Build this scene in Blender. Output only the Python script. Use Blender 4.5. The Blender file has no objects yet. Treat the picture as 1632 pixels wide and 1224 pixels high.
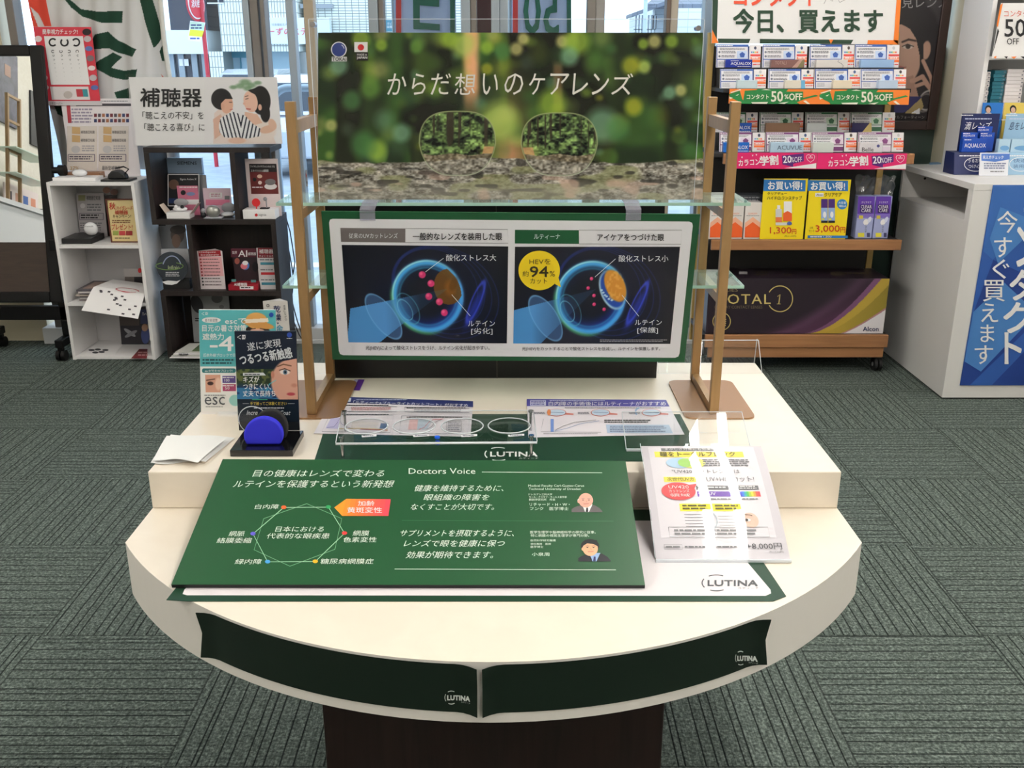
import bpy, math, random
import numpy as np
from mathutils import Vector
SC = bpy.context.scene
COL = SC.collection
# ------------------------------------------------------------------ camera
F, TH, CZ = 1539.0, math.radians(18.74), 1.455
CT, ST = math.cos(TH), math.sin(TH)
cam_d = bpy.data.cameras.new('camera')
cam_d.sensor_fit = 'HORIZONTAL'; cam_d.sensor_width = 36.0; cam_d.lens = 36.0 * F / 1632.0
cam_d.clip_start = 0.05; cam_d.clip_end = 400
cam = bpy.data.objects.new('camera', cam_d); COL.objects.link(cam)
cam.location = (0, 0, CZ); cam.rotation_euler = (math.pi / 2 - TH, 0, 0)
SC.camera = cam
# ------------------------------------------------------------------ sky, exposure
w = bpy.data.worlds.new('sky'); SC.world = w; w.use_nodes = True
wn = w.node_tree.nodes; wn.clear()
wo = wn.new('ShaderNodeOutputWorld'); wb = wn.new('ShaderNodeBackground')
wb.inputs[0].default_value = (0.72, 0.86, 1.0, 1); wb.inputs[1].default_value = 2.6
w.node_tree.links.new(wb.outputs[0], wo.inputs[0])
SC.view_settings.view_transform = 'Standard'; SC.view_settings.look = 'None'
SC.view_settings.exposure = 0.06; SC.view_settings.gamma = 1.0; SC.view_settings.use_curve_mapping = False
LAMP = 41.0
try:
    SC.cycles.use_denoising = True; SC.cycles.transparent_max_bounces = 32
    SC.cycles.max_bounces = 10; SC.cycles.sample_clamp_indirect = 6.0; SC.cycles.caustics_reflective = False; SC.cycles.caustics_refractive = False
except Exception:
    pass

# ------------------------------------------------------------------ helpers
def ray(px, py):
    x = (px - 816) / F; u = -(py - 612) / F
    return Vector((x, CT + u * ST, -ST + u * CT))
O = Vector((0, 0, CZ))
def aY(px, py, Y): d = ray(px, py); return O + d * (Y / d.y)
def pj(p):
    q = Vector(p) - O; zc = q.y * CT - q.z * ST; return (816 + F * q.x / zc, 612 - F * (q.y * ST + q.z * CT) / zc)
def aZ(px, py, Z): d = ray(px, py); return O + d * ((Z - CZ) / d.z)
def lin(c):
    c = c / 255.0
    return c / 12.92 if c <= 0.04045 else ((c + 0.055) / 1.055) ** 2.4
_M = {}
def nodes(name):
    m = bpy.data.materials.new(name); m.use_nodes = True
    nt = m.node_tree
    return m, nt, nt.nodes['Principled BSDF']
def M(name, rgb, rough=0.5, metal=0.0, spec=0.5, coat=0.0, emit=0.0):
    if name in _M: return _M[name]
    m, nt, b = nodes(name)
    c = tuple(lin(x) for x in rgb) + (1,)
    b.inputs['Base Color'].default_value = c; b.inputs['Roughness'].default_value = rough
    b.inputs['Metallic'].default_value = metal; b.inputs['Specular IOR Level'].default_value = spec
    if coat: b.inputs['Coat Weight'].default_value = coat; b.inputs['Coat Roughness'].default_value = 0.03
    if emit: b.inputs['Emission Color'].default_value = c; b.inputs['Emission Strength'].default_value = emit
    _M[name] = m
    return m
def K(r, g, b, rough=0.45, spec=0.35): return M('print_%d_%d_%d' % (r, g, b), (r, g, b), rough, 0, spec)
def grain(name, c0, c1, sc=(4, 4, 60), rough=0.45, spec=0.4, dist=1.0, detail=6):
    m, nt, b = nodes(name); N, L = nt.nodes, nt.links
    tc = N.new('ShaderNodeTexCoord'); mp = N.new('ShaderNodeMapping'); mp.inputs['Scale'].default_value = sc
    no = N.new('ShaderNodeTexNoise'); no.inputs['Scale'].default_value = 1; no.inputs['Detail'].default_value = detail; no.inputs['Distortion'].default_value = dist
    r = N.new('ShaderNodeValToRGB')
    r.color_ramp.elements[0].color = tuple(lin(x) for x in c0) + (1,); r.color_ramp.elements[1].color = tuple(lin(x) for x in c1) + (1,)
    r.color_ramp.elements[0].position = 0.3; r.color_ramp.elements[1].position = 0.7
    L.new(tc.outputs['Object'], mp.inputs[0]); L.new(mp.outputs[0], no.inputs[0]); L.new(no.outputs[0], r.inputs[0]); L.new(r.outputs[0], b.inputs['Base Color'])
    b.inputs['Roughness'].default_value = rough; b.inputs['Specular IOR Level'].default_value = spec
    _M[name] = m
    return m
def clear(name, tint=(1, 1, 1), gloss=0.0, ior=1.22, rough=0.0, haze=0.0, hazec=(230, 235, 240)):
    m = bpy.data.materials.new(name); m.use_nodes = True; nt = m.node_tree; N, L = nt.nodes, nt.links; N.clear()
    out = N.new('ShaderNodeOutputMaterial'); mx = N.new('ShaderNodeMixShader'); tr = N.new('ShaderNodeBsdfTransparent'); gl = N.new('ShaderNodeBsdfGlossy')
    fr = N.new('ShaderNodeFresnel'); ge = N.new('ShaderNodeNewGeometry'); mr = N.new('ShaderNodeMapRange'); mr.inputs[3].default_value = ior; mr.inputs[4].default_value = 1 / ior; L.new(ge.outputs['Backfacing'], mr.inputs[0]); L.new(mr.outputs[0], fr.inputs[0]); ad = N.new('ShaderNodeMath'); ad.operation = 'ADD'; ad.inputs[1].default_value = gloss; ad.use_clamp = True
    tr.inputs[0].default_value = tuple(tint) + (1,); gl.inputs['Roughness'].default_value = rough
    L.new(fr.outputs[0], ad.inputs[0]); L.new(ad.outputs[0], mx.inputs[0]); L.new(tr.outputs[0], mx.inputs[1]); L.new(gl.outputs[0], mx.inputs[2])
    last = mx
    if haze:
        df = N.new('ShaderNodeBsdfDiffuse'); df.inputs[0].default_value = tuple(lin(x) for x in hazec) + (1,); m2 = N.new('ShaderNodeMixShader'); m2.inputs[0].default_value = haze
        L.new(mx.outputs[0], m2.inputs[1]); L.new(df.outputs[0], m2.inputs[2]); last = m2
    L.new(last.outputs[0], out.inputs[0])
    _M[name] = m
    return m

_T = {}
def text_geo(s, bold, sp):
    k = (s, bold, sp)
    if k not in _T:
        cu = bpy.data.curves.new('writing', 'FONT'); cu.body = s; cu.resolution_u = 2; cu.offset = bold; cu.space_character = sp
        ob = bpy.data.objects.new('writing', cu); COL.objects.link(ob)
        bpy.context.view_layer.update()
        me = ob.to_mesh()
        n = len(me.vertices); co = np.zeros(n * 3); me.vertices.foreach_get('co', co)
        _T[k] = (co.reshape(-1, 3)[:, :2].copy(), [tuple(p.vertices) for p in me.polygons])
        ob.to_mesh_clear(); bpy.data.objects.remove(ob); bpy.data.curves.remove(cu)
    return _T[k]

class Sheet:                      # a flat printed surface: photo coordinates -> the point on that surface
    def __init__(s, p, n, e=0.0004): s.p, s.n, s.e = Vector(p), Vector(n).normalized(), e
    def P(s, px, py, l=0):
        d = ray(px, py)
        return O + d * ((s.p - O).dot(s.n) / d.dot(s.n)) + s.n * (l * s.e)
def shY(Y, e=0.0006): return Sheet((0, Y, 0), (0, -1, 0), e)
def shZ(Z, e=0.0003): return Sheet((0, 0, Z), (0, 0, 1), e)
def shT(y0, z0, y1, z1, e=0.0004): return Sheet((0, y0, z0), (0, -(z1 - z0), (y1 - y0)), e)

class MB:
    def __init__(s): s.v, s.f, s.m, s.sm, s.mats = [], [], [], [], []
    def mi(s, mat):
        if mat not in s.mats: s.mats.append(mat)
        return s.mats.index(mat)
    def add(s, vs, fs, mat, smooth=False):
        b = len(s.v); s.v += [tuple(p) for p in vs]; i = s.mi(mat)
        for f in fs: s.f.append(tuple(k + b for k in f)); s.m.append(i); s.sm.append(smooth)
        return s
    def poly(s, pts, mat): return s.add(pts, [tuple(range(len(pts)))], mat)
    def box(s, a, b, mat):
        x0, x1 = sorted((a[0], b[0])); y0, y1 = sorted((a[1], b[1])); z0, z1 = sorted((a[2], b[2]))
        return s.add([(x0, y0, z0), (x1, y0, z0), (x1, y1, z0), (x0, y1, z0), (x0, y0, z1), (x1, y0, z1), (x1, y1, z1), (x0, y1, z1)],
                     [(3, 2, 1, 0), (4, 5, 6, 7), (0, 1, 5, 4), (1, 2, 6, 5), (2, 3, 7, 6), (3, 0, 4, 7)], mat)
    def prism(s, pts, vec, mat, smooth=False):
        n = len(pts); vec = Vector(vec); pts = [Vector(p) for p in pts]
        s.add(pts + [p + vec for p in pts], [tuple(range(n)), tuple(range(2 * n - 1, n - 1, -1))], mat)
        b = len(s.v) - 2 * n; i = s.mi(mat)
        for k in range(n):
            q = (k + 1) % n
            s.f.append((b + q, b + k, b + n + k, b + n + q)); s.m.append(i); s.sm.append(smooth)
        return s
    def cyl(s, p0, p1, r0, mat, r1=None, n=16, smooth=True, caps=True):
        p0, p1 = Vector(p0), Vector(p1); r1 = r0 if r1 is None else r1
        d = (p1 - p0).normalized(); a = d.orthogonal().normalized(); c = d.cross(a)
        ring = lambda p, r: [p + (a * math.cos(t) + c * math.sin(t)) * r for t in (2 * math.pi * k / n for k in range(n))]
        s.add(ring(p0, r0) + ring(p1, r1), [(k, (k + 1) % n, n + (k + 1) % n, n + k) for k in range(n)], mat, smooth)
        if caps: s.add(ring(p0, r0), [tuple(range(n - 1, -1, -1))], mat); s.add(ring(p1, r1), [tuple(range(n))], mat)
        return s
    def tube(s, path, r, mat, n=8):
        P = [Vector(p) for p in path]; vs = []
        up = Vector((0.13, 0.31, 0.94))
        for i, p in enumerate(P):
            d = (P[min(i + 1, len(P) - 1)] - P[max(i - 1, 0)]).normalized()
            a = d.cross(up).normalized(); c = d.cross(a)
            vs += [p + (a * math.cos(2 * math.pi * k / n) + c * math.sin(2 * math.pi * k / n)) * r for k in range(n)]
        fs = [(i * n + k, i * n + (k + 1) % n, (i + 1) * n + (k + 1) % n, (i + 1) * n + k) for i in range(len(P) - 1) for k in range(n)]
        fs += [tuple(range(n - 1, -1, -1)), tuple(range((len(P) - 1) * n, len(P) * n))]
        return s.add(vs, fs, mat, True)
    def ball(s, c, r, mat, n=12, sc=(1, 1, 1), zmin=-1.0):
        vs, fs = [], []
        for i in range(n + 1):
            t = math.pi * i / n; z = max(math.cos(t), zmin)
            for k in range(2 * n):
                a = math.pi * k / n
                vs.append((c[0] + r * sc[0] * math.sin(t) * math.cos(a), c[1] + r * sc[1] * math.sin(t) * math.sin(a), c[2] + r * sc[2] * z))
        for i in range(n):
            for k in range(2 * n): q = (k + 1) % (2 * n); fs.append((i * 2 * n + k, (i + 1) * 2 * n + k, (i + 1) * 2 * n + q, i * 2 * n + q))
        return s.add(vs, fs, mat, True)
    def grid(s, pts, mat, smooth=True):       # pts[row][col]
        nr, nc = len(pts), len(pts[0])
        return s.add([p for r in pts for p in r], [(i * nc + k, i * nc + k + 1, (i + 1) * nc + k + 1, (i + 1) * nc + k) for i in range(nr - 1) for k in range(nc - 1)], mat, smooth)
    # ---- printing on a sheet, in the sheet's photo coordinates
    def G(s, sh, pts, mat, l=1): return s.poly([sh.P(x, y, l) for x, y in pts], mat)
    def R(s, sh, x0, y0, x1, y1, mat, l=1): return s.G(sh, [(x0, y1), (x1, y1), (x1, y0), (x0, y0)], mat, l)
    def panel(s, sh, pts, t, mat): return s.prism([sh.P(x, y) for x, y in pts], -sh.n * t, mat)
    def E(s, sh, cx, cy, rx, ry, mat, l=1, rot=0, n=28):
        c, q = math.cos(rot), math.sin(rot)
        return s.G(sh, [(cx + rx * math.cos(t) * c - ry * math.sin(t) * q, cy + rx * math.cos(t) * q + ry * math.sin(t) * c) for t in (2 * math.pi * k / n for k in range(n))], mat, l)
    def L(s, sh, pts, wd, mat, l=1):
        n = len(pts); vs = []
        for i in range(n):
            a, b = pts[max(i - 1, 0)], pts[min(i + 1, n - 1)]
            dx, dy = b[0] - a[0], b[1] - a[1]; q = math.hypot(dx, dy) or 1
            ox, oy = -dy / q * wd / 2, dx / q * wd / 2
            vs += [sh.P(pts[i][0] + ox, pts[i][1] + oy, l), sh.P(pts[i][0] - ox, pts[i][1] - oy, l)]
        return s.add(vs, [(2 * i, 2 * i + 1, 2 * i + 3, 2 * i + 2) for i in range(n - 1)], mat)
    def arc(s, sh, cx, cy, rx, ry, a0, a1, wd, mat, l=1, n=20):
        return s.L(sh, [(cx + rx * math.cos(math.radians(a0 + (a1 - a0) * k / n)), cy - ry * math.sin(math.radians(a0 + (a1 - a0) * k / n))) for k in range(n + 1)], wd, mat, l)
    def frame(s, sh, x0, y0, x1, y1, wd, mat, l=1):
        return s.L(sh, [(x0, y0), (x1, y0)], wd, mat, l).L(sh, [(x1, y0), (x1, y1)], wd, mat, l).L(sh, [(x1, y1), (x0, y1)], wd, mat, l).L(sh, [(x0, y1), (x0, y0)], wd, mat, l)
    def T(s, sh, txt, x0, y0, x1, y1, mat, l=2, shear=0.0, bold=0.0, sp=1.0, rot=0.0, flip=False, quad=None):
        V, Fs = text_geo(txt, 0.0, sp)
        if not len(V): return s
        lo, hi = V.min(0), V.max(0); U = (V - lo) / np.maximum(hi - lo, 1e-6)
        if flip: U[:, 0] = 1 - U[:, 0]; Fs = [f[::-1] for f in Fs]
        cx, cy = (x0 + x1) / 2, (y0 + y1) / 2; c, q = math.cos(rot), math.sin(rot); H = y1 - y0
        k = 0.55 * bold * H                               # heavier strokes: the writing set again beside itself
        for i, (ox, oy) in enumerate(((0, 0),) if bold < .008 else ((-k, 0), (k, 0)) if bold < .016 else ((-k, -k), (k, -k), (-k, k), (k, k))):
            vs = []
            for u, v in U:
                if quad:
                    (ax, ay), (bx, by), (dx, dy), (ex, ey) = quad   # TL TR BR BL
                    X = (ax * (1 - u) + bx * u) * v + (ex * (1 - u) + dx * u) * (1 - v); Y = (ay * (1 - u) + by * u) * v + (ey * (1 - u) + dy * u) * (1 - v)
                else:
                    X = x0 + u * (x1 - x0) + shear * (v - 0.5) * H; Y = y1 - v * H
                    X, Y = cx + (X - cx) * c - (Y - cy) * q, cy + (X - cx) * q + (Y - cy) * c
                vs.append(sh.P(X + ox, Y + oy, l + .2 * i))
            s.add(vs, Fs, mat)
        return s
    def D(s, sh, x0, y0, x1, y1, rows, mat, l=2, seed=1, fill=0.9):   # rows of writing too small to read
        r = random.Random(seed); h = (y1 - y0) / rows
        for k in range(rows):
            x = x0; e = x1 - (x1 - x0) * r.random() * (1 - fill)
            while x < e:
                q = min(e, x + h * (0.5 + r.random() * 1.6)); s.R(sh, x, y0 + h * (k + 0.2), q, y0 + h * (k + 0.72), mat, l); x = q + h * 0.25
        return s
    def build(s, name, parent=None, loc=None, bevel=0.0, seg=2):
        if parent is not None: o0 = world_loc(parent)
        elif loc is not None: o0 = Vector(loc)
        else:
            A = np.array(s.v); o0 = Vector(((A[:, 0].min() + A[:, 0].max()) / 2, (A[:, 1].min() + A[:, 1].max()) / 2, A[:, 2].min()))
        me = bpy.data.meshes.new(name)
        me.from_pydata([(v[0] - o0.x, v[1] - o0.y, v[2] - o0.z) for v in s.v], [], s.f)
        for m in s.mats: me.materials.append(m)
        me.polygons.foreach_set('material_index', s.m); me.polygons.foreach_set('use_smooth', s.sm); me.update()
        ob = bpy.data.objects.new(name, me); COL.objects.link(ob)
        if parent is not None: ob.parent = parent
        else: ob.location = o0
        if bevel:
            md = ob.modifiers.new('bevel', 'BEVEL'); md.width = bevel; md.segments = seg; md.limit_method = 'ANGLE'; md.angle_limit = 0.7
        return ob
def world_loc(o):
    v = Vector((0, 0, 0))
    while o is not None: v = v + o.location; o = o.parent
    return v
def tag(o, label, cat, group=None, kind=None):
    o['label'] = label; o['category'] = cat
    if group: o['group'] = group
    if kind: o['kind'] = kind
    return o
def thing(name, label, cat, loc, group=None):
    o = bpy.data.objects.new(name, None); COL.objects.link(o); o.location = loc; o.empty_display_size = 0.05
    return tag(o, label, cat, group)
def struct(o): o['kind'] = 'structure'; return o
def part(o, label): o['label'] = label; return o
def dup(o, dx):
    c = o.copy(); COL.objects.link(c); c.location = o.location + Vector(dx)
    for ch in list(o.children):
        q = ch.copy(); COL.objects.link(q); q.parent = c
        for g in list(ch.children): h = g.copy(); COL.objects.link(h); h.parent = q
    return c
_pm = {}
def picmat(rough=0.4):
    if rough not in _pm:
        m, nt, b = nodes('printed_picture'); a = nt.nodes.new('ShaderNodeVertexColor'); a.layer_name = 'ink'
        nt.links.new(a.outputs[0], b.inputs['Base Color']); b.inputs['Roughness'].default_value = rough; b.inputs['Specular IOR Level'].default_value = 0.35
        _pm[rough] = m
    return _pm[rough]
class CV:                         # a small raster of printing ink, computed here, carried by a mesh grid
    def __init__(s, x0, y0, x1, y1, res, bg):
        s.nx, s.ny = int((x1 - x0) * res) + 2, int((y1 - y0) * res) + 2
        s.xs, s.ys = np.linspace(x0, x1, s.nx), np.linspace(y0, y1, s.ny)
        s.X, s.Y = np.meshgrid(s.xs, s.ys); s.C = np.empty(s.X.shape + (3,)); s.C[:] = bg
    def mix(s, a, col):
        a = np.clip(a, 0, 1)[..., None]; s.C = s.C * (1 - a) + np.asarray(col, float) * a
        return s
    def blob(s, cx, cy, rx, ry, col, soft=0.15, al=1.0, rot=0.0):
        c, q = math.cos(rot), math.sin(rot); dx, dy = s.X - cx, s.Y - cy
        d = np.hypot((dx * c + dy * q) / rx, (-dx * q + dy * c) / ry)
        return s.mix(np.clip((1 - d) / max(soft, 1e-3) + 0.5, 0, 1) * al, col)
    def ring(s, cx, cy, rx, ry, wd, col, al=1.0, rot=0.0):
        c, q = math.cos(rot), math.sin(rot); dx, dy = s.X - cx, s.Y - cy
        d = np.hypot((dx * c + dy * q) / rx, (-dx * q + dy * c) / ry) - 1
        return s.mix(np.exp(-(d / wd) ** 2) * al, col)
    def inside(s, pts):
        r = np.zeros(s.X.shape, bool); n = len(pts)
        for i in range(n):
            (x0, y0), (x1, y1) = pts[i], pts[(i + 1) % n]
            if y0 == y1: continue
            r ^= ((y0 > s.Y) != (y1 > s.Y)) & (s.X < (x1 - x0) * (s.Y - y0) / (y1 - y0) + x0)
        return r
    def poly(s, pts, col, al=1.0): return s.mix(s.inside(pts) * al, col)
    def line(s, pts, wd, col, al=1.0):
        for (x0, y0), (x1, y1) in zip(pts[:-1], pts[1:]):
            L2 = (x1 - x0) ** 2 + (y1 - y0) ** 2 or 1
            t = np.clip(((s.X - x0) * (x1 - x0) + (s.Y - y0) * (y1 - y0)) / L2, 0, 1)
            d = np.hypot(s.X - x0 - t * (x1 - x0), s.Y - y0 - t * (y1 - y0)); s.mix(np.clip(wd / 2 - d + 0.5, 0, 1) * al, col)
        return s
    def noise(s, sx, sy, seed):
        r = np.random.RandomState(seed); G = r.rand(256, 256)
        u, v = s.X / sx + 57.3, s.Y / sy + 91.7
        i, k = np.floor(u).astype(int), np.floor(v).astype(int); fu, fv = u - i, v - k
        fu, fv = fu * fu * (3 - 2 * fu), fv * fv * (3 - 2 * fv); g = lambda a, b: G[a % 256, b % 256]
        return (g(i, k) * (1 - fu) + g(i + 1, k) * fu) * (1 - fv) + (g(i, k + 1) * (1 - fu) + g(i + 1, k + 1) * fu) * fv
    def build(s, name, sh, parent, l=1, rough=0.4, warp=None):
        W = warp or (lambda x, y: (x, y))
        vs = [sh.P(*W(x, y), l) for y in s.ys for x in s.xs]; n = s.nx
        o0 = world_loc(parent)
        me = bpy.data.meshes.new(name)
        me.from_pydata([tuple(v - o0) for v in vs], [], [(i * n + k + n, i * n + k + n + 1, i * n + k + 1, i * n + k) for i in range(s.ny - 1) for k in range(n - 1)])
        c = np.clip(s.C.reshape(-1, 3) / 255.0, 0, 1); c = np.where(c <= 0.04045, c / 12.92, ((c + 0.055) / 1.055) ** 2.4)
        at = me.color_attributes.new('ink', 'FLOAT_COLOR', 'POINT')
        at.data.foreach_set('color', np.concatenate([c, np.ones((len(c), 1))], 1).astype(np.float32).ravel())
        me.materials.append(picmat(rough)); me.update()
        ob = bpy.data.objects.new(name, me); COL.objects.link(ob); ob.parent = parent
        return ob
def qwarp(x0, y0, x1, y1, q):      # rectangle -> quad TL TR BR BL
    def f(x, y):
        u, v = (x - x0) / (x1 - x0), (y - y0) / (y1 - y0)
        return ((q[0][0] * (1 - u) + q[1][0] * u) * (1 - v) + (q[3][0] * (1 - u) + q[2][0] * u) * v,
                (q[0][1] * (1 - u) + q[1][1] * u) * (1 - v) + (q[3][1] * (1 - u) + q[2][1] * u) * v)
    return f
def board(name, label, cat, sh, quad, t, mat, group=None, pname='panel', bevel=0.0):
    w_ = [sh.P(x, y) for x, y in quad]; z = min(p.z for p in w_)
    r = thing(name, label, cat, (sum(p.x for p in w_) / len(w_), sum(p.y for p in w_) / len(w_), z), group)
    MB().panel(sh, quad, t, mat).build(pname, r, bevel=bevel)
    return r
WHITE = K(238, 236, 236); INK = K(30, 30, 34); GREY = K(120, 120, 124); RED = K(200, 40, 45)
def rr(x0, y0, x1, y1, r, n=5):
    out = []
    for cx, cy, a in ((x1 - r, y0 + r, -90), (x1 - r, y1 - r, 0), (x0 + r, y1 - r, 90), (x0 + r, y0 + r, 180)):
        out += [(cx + r * math.cos(math.radians(a + 90 * k / n)), cy + r * math.sin(math.radians(a + 90 * k / n))) for k in range(n + 1)]
    return out[::-1]
# ------------------------------------------------------------------ the room
CEIL = 2.75; XL, XR, YB, YW = -3.6, 4.3, -4.0, 5.02
def carpet():
    m, nt, b = nodes('carpet_tiles'); N, L = nt.nodes, nt.links
    def mth(op, a, c=None, clamp=False):
        q = N.new('ShaderNodeMath'); q.operation = op; q.use_clamp = clamp
        for i, v in enumerate((a, c)):
            if v is None: continue
            if isinstance(v, (int, float)): q.inputs[i].default_value = v
            else: L.new(v, q.inputs[i])
        return q.outputs[0]
    tc = N.new('ShaderNodeTexCoord'); sp = N.new('ShaderNodeSeparateXYZ'); L.new(tc.outputs['Object'], sp.inputs[0])
    x, y = sp.outputs[0], sp.outputs[1]
    gx, gy = mth('DIVIDE', mth('ADD', x, 0.75), 0.5), mth('DIVIDE', mth('SUBTRACT', y, 1.7125), 0.5)
    ix, iy = mth('FLOOR', gx), mth('FLOOR', gy)
    par = mth('FLOORED_MODULO', mth('ADD', ix, iy), 2.0)            # 0: ribs run away from the window side, 1: across
    u = mth('ADD', mth('MULTIPLY', gx, mth('SUBTRACT', 1.0, par)), mth('MULTIPLY', gy, par))
    t = mth('ADD', mth('MULTIPLY', gy, mth('SUBTRACT', 1.0, par)), mth('MULTIPLY', gx, par))
    v = mth('MULTIPLY', u, 17.0)
    wn_ = N.new('ShaderNodeTexWhiteNoise'); wn_.noise_dimensions = '2D'
    cx = N.new('ShaderNodeCombineXYZ'); L.new(mth('FLOOR', v), cx.inputs[0]); L.new(mth('ADD', mth('MULTIPLY', ix, 3.7), mth('MULTIPLY', iy, 1.3)), cx.inputs[1]); L.new(cx.outputs[0], wn_.inputs['Vector'])
    f = mth('SUBTRACT', mth('FRACT', v), mth('ADD', 0.15, mth('MULTIPLY', wn_.outputs['Value'], 0.7)))
    d = mth('ABSOLUTE', f)
    no = N.new('ShaderNodeTexNoise'); no.inputs['Scale'].default_value = 1; no.inputs['Detail'].default_value = 3
    cv = N.new('ShaderNodeCombineXYZ'); L.new(mth('MULTIPLY', t, 9.0), cv.inputs[0]); L.new(mth('MULTIPLY', u, 130.0), cv.inputs[1]); L.new(mth('ADD', ix, mth('MULTIPLY', iy, 7.0)), cv.inputs[2]); L.new(cv.outputs[0], no.inputs['Vector'])
    groove = mth('MULTIPLY', mth('SUBTRACT', 1.0, mth('DIVIDE', d, 0.095), True), mth('ADD', 0.6, no.outputs[0]), True)
    ex, ey = mth('ABSOLUTE', mth('SUBTRACT', mth('FRACT', gx), 0.5)), mth('ABSOLUTE', mth('SUBTRACT', mth('FRACT', gy), 0.5))
    seam = mth('GREATER_THAN', mth('MAXIMUM', ex, ey), 0.4955)
    fib = N.new('ShaderNodeTexNoise'); fib.inputs['Scale'].default_value = 120; fib.inputs['Detail'].default_value = 4; fib.inputs['Roughness'].default_value = 0.75; L.new(tc.outputs['Object'], fib.inputs['Vector'])
    fr = N.new('ShaderNodeValToRGB'); e = fr.color_ramp.elements
    e[0].position, e[1].position = 0.34, 0.66
    e[0].color = (lin(30), lin(37), lin(35), 1); e[1].color = (lin(130), lin(141), lin(134), 1)
    md = fr.color_ramp.elements.new(0.5); md.color = (lin(78), lin(87), lin(82), 1)
    L.new(mth('ADD', mth('MULTIPLY', fib.outputs[0], 0.75), mth('MULTIPLY', no.outputs[0], 0.25)), fr.inputs[0])
    mx = N.new('ShaderNodeMixRGB'); mx.inputs[2].default_value = (lin(13), lin(17), lin(17), 1)
    L.new(mth('MAXIMUM', groove, mth('MULTIPLY', seam, 0.6)), mx.inputs[0]); L.new(fr.outputs[0], mx.inputs[1]); L.new(mx.outputs[0], b.inputs['Base Color'])
    b.inputs['Roughness'].default_value = 0.95; b.inputs['Specular IOR Level'].default_value = 0.1
    bp = N.new('ShaderNodeBump'); bp.inputs['Strength'].default_value = 0.5; bp.inputs['Distance'].default_value = 0.004
    L.new(mth('SUBTRACT', mth('MULTIPLY', fib.outputs[0], 0.6), groove), bp.inputs['Height']); L.new(bp.outputs[0], b.inputs['Normal'])
    return m
wallm = grain('wall_paper', (214, 208, 196), (222, 217, 206), (30, 30, 30), 0.8, 0.2)
ceilm = M('ceiling_board', (228, 228, 226), 0.9)
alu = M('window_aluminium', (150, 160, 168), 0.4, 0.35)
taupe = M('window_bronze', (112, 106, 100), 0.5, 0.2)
cream = M('cream_column_paint', (208, 200, 176), 0.6)
struct(MB().poly([(XL, YB, 0), (XR, YB, 0), (XR, YW + .05, 0), (XL, YW + .05, 0)], carpet()).build('floor', loc=(0, 0, 0)))
struct(MB().box((XL, YB, CEIL), (XR, YW + .1, CEIL + .1), ceilm).build('ceiling'))
struct(MB().box((XL - .1, YB, 0), (XL, YW + .1, CEIL), wallm).build('wall_left'))
struct(MB().box((XR, YB, 0), (XR + .1, YW + .1, CEIL), wallm).build('wall_right'))
struct(MB().box((XL - .1, YB - .1, 0), (XR + .1, YB, CEIL), wallm).build('wall_rear'))
struct(MB().box((XL, YW, 0), (-2.5, YW + .1, CEIL), cream).build('wall_front_left'))
struct(MB().box((2.13, 4.86, 0), (2.29, YW + .1, CEIL), cream).build('column_front_right', bevel=.004))
struct(MB().box((2.29, YW, 0), (XR, YW + .1, CEIL), wallm).build('wall_front_right'))
tint = M('tinted_panel', (62, 78, 72), 0.25)
struct(MB().box((1.1, YW, 0), (2.13, YW + .06, 1.5), tint).build('wall_front_panel'))
pane = clear('window_glass', (0.93, 0.97, 1.0), 0.02)
struct(MB().box((-2.5, YW - .06, 0), (1.1, YW + .1, .085), M('sill_white', (214, 216, 218), .5)).build('trim_sill'))
struct(MB().box((-2.5, YW, CEIL - .12), (2.13, YW + .1, CEIL), alu).build('trim_head'))
# mullions: (photo column left, right, material, depth)
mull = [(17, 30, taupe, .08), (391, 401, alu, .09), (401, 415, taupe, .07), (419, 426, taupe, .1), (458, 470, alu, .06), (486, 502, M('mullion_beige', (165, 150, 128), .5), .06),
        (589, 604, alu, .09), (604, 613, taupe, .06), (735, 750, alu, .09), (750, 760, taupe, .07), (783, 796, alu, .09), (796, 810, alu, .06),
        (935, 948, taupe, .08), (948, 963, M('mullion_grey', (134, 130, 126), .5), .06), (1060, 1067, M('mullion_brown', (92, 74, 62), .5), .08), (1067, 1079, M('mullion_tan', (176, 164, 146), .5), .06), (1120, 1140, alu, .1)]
edges = []
for i, (a, b, mt, dp) in enumerate(mull):
    xa, xb = aY(a, 30, YW).x, aY(b, 30, YW).x
    struct(MB().box((xa, YW - dp / 2, .085), (xb, YW + .05, CEIL - .12), mt).build('trim_mullion_%d' % (i + 1), bevel=.004)); edges.append((xa, xb))
edges.append((1.1, 1.1)); wnum = 0
for (a, b), (c, d) in zip(edges[:-1], edges[1:]):
    if c - b > .03:
        wnum += 1; struct(MB().box((b, YW + .015, .085), (c, YW + .021, CEIL - .12), pane).build('window_%d' % wnum))
struct(MB().box((edges[-2][1], YW + .015, 1.5), (2.13, YW + .021, CEIL - .12), pane).build('window_%d' % (wnum + 1)))
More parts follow.
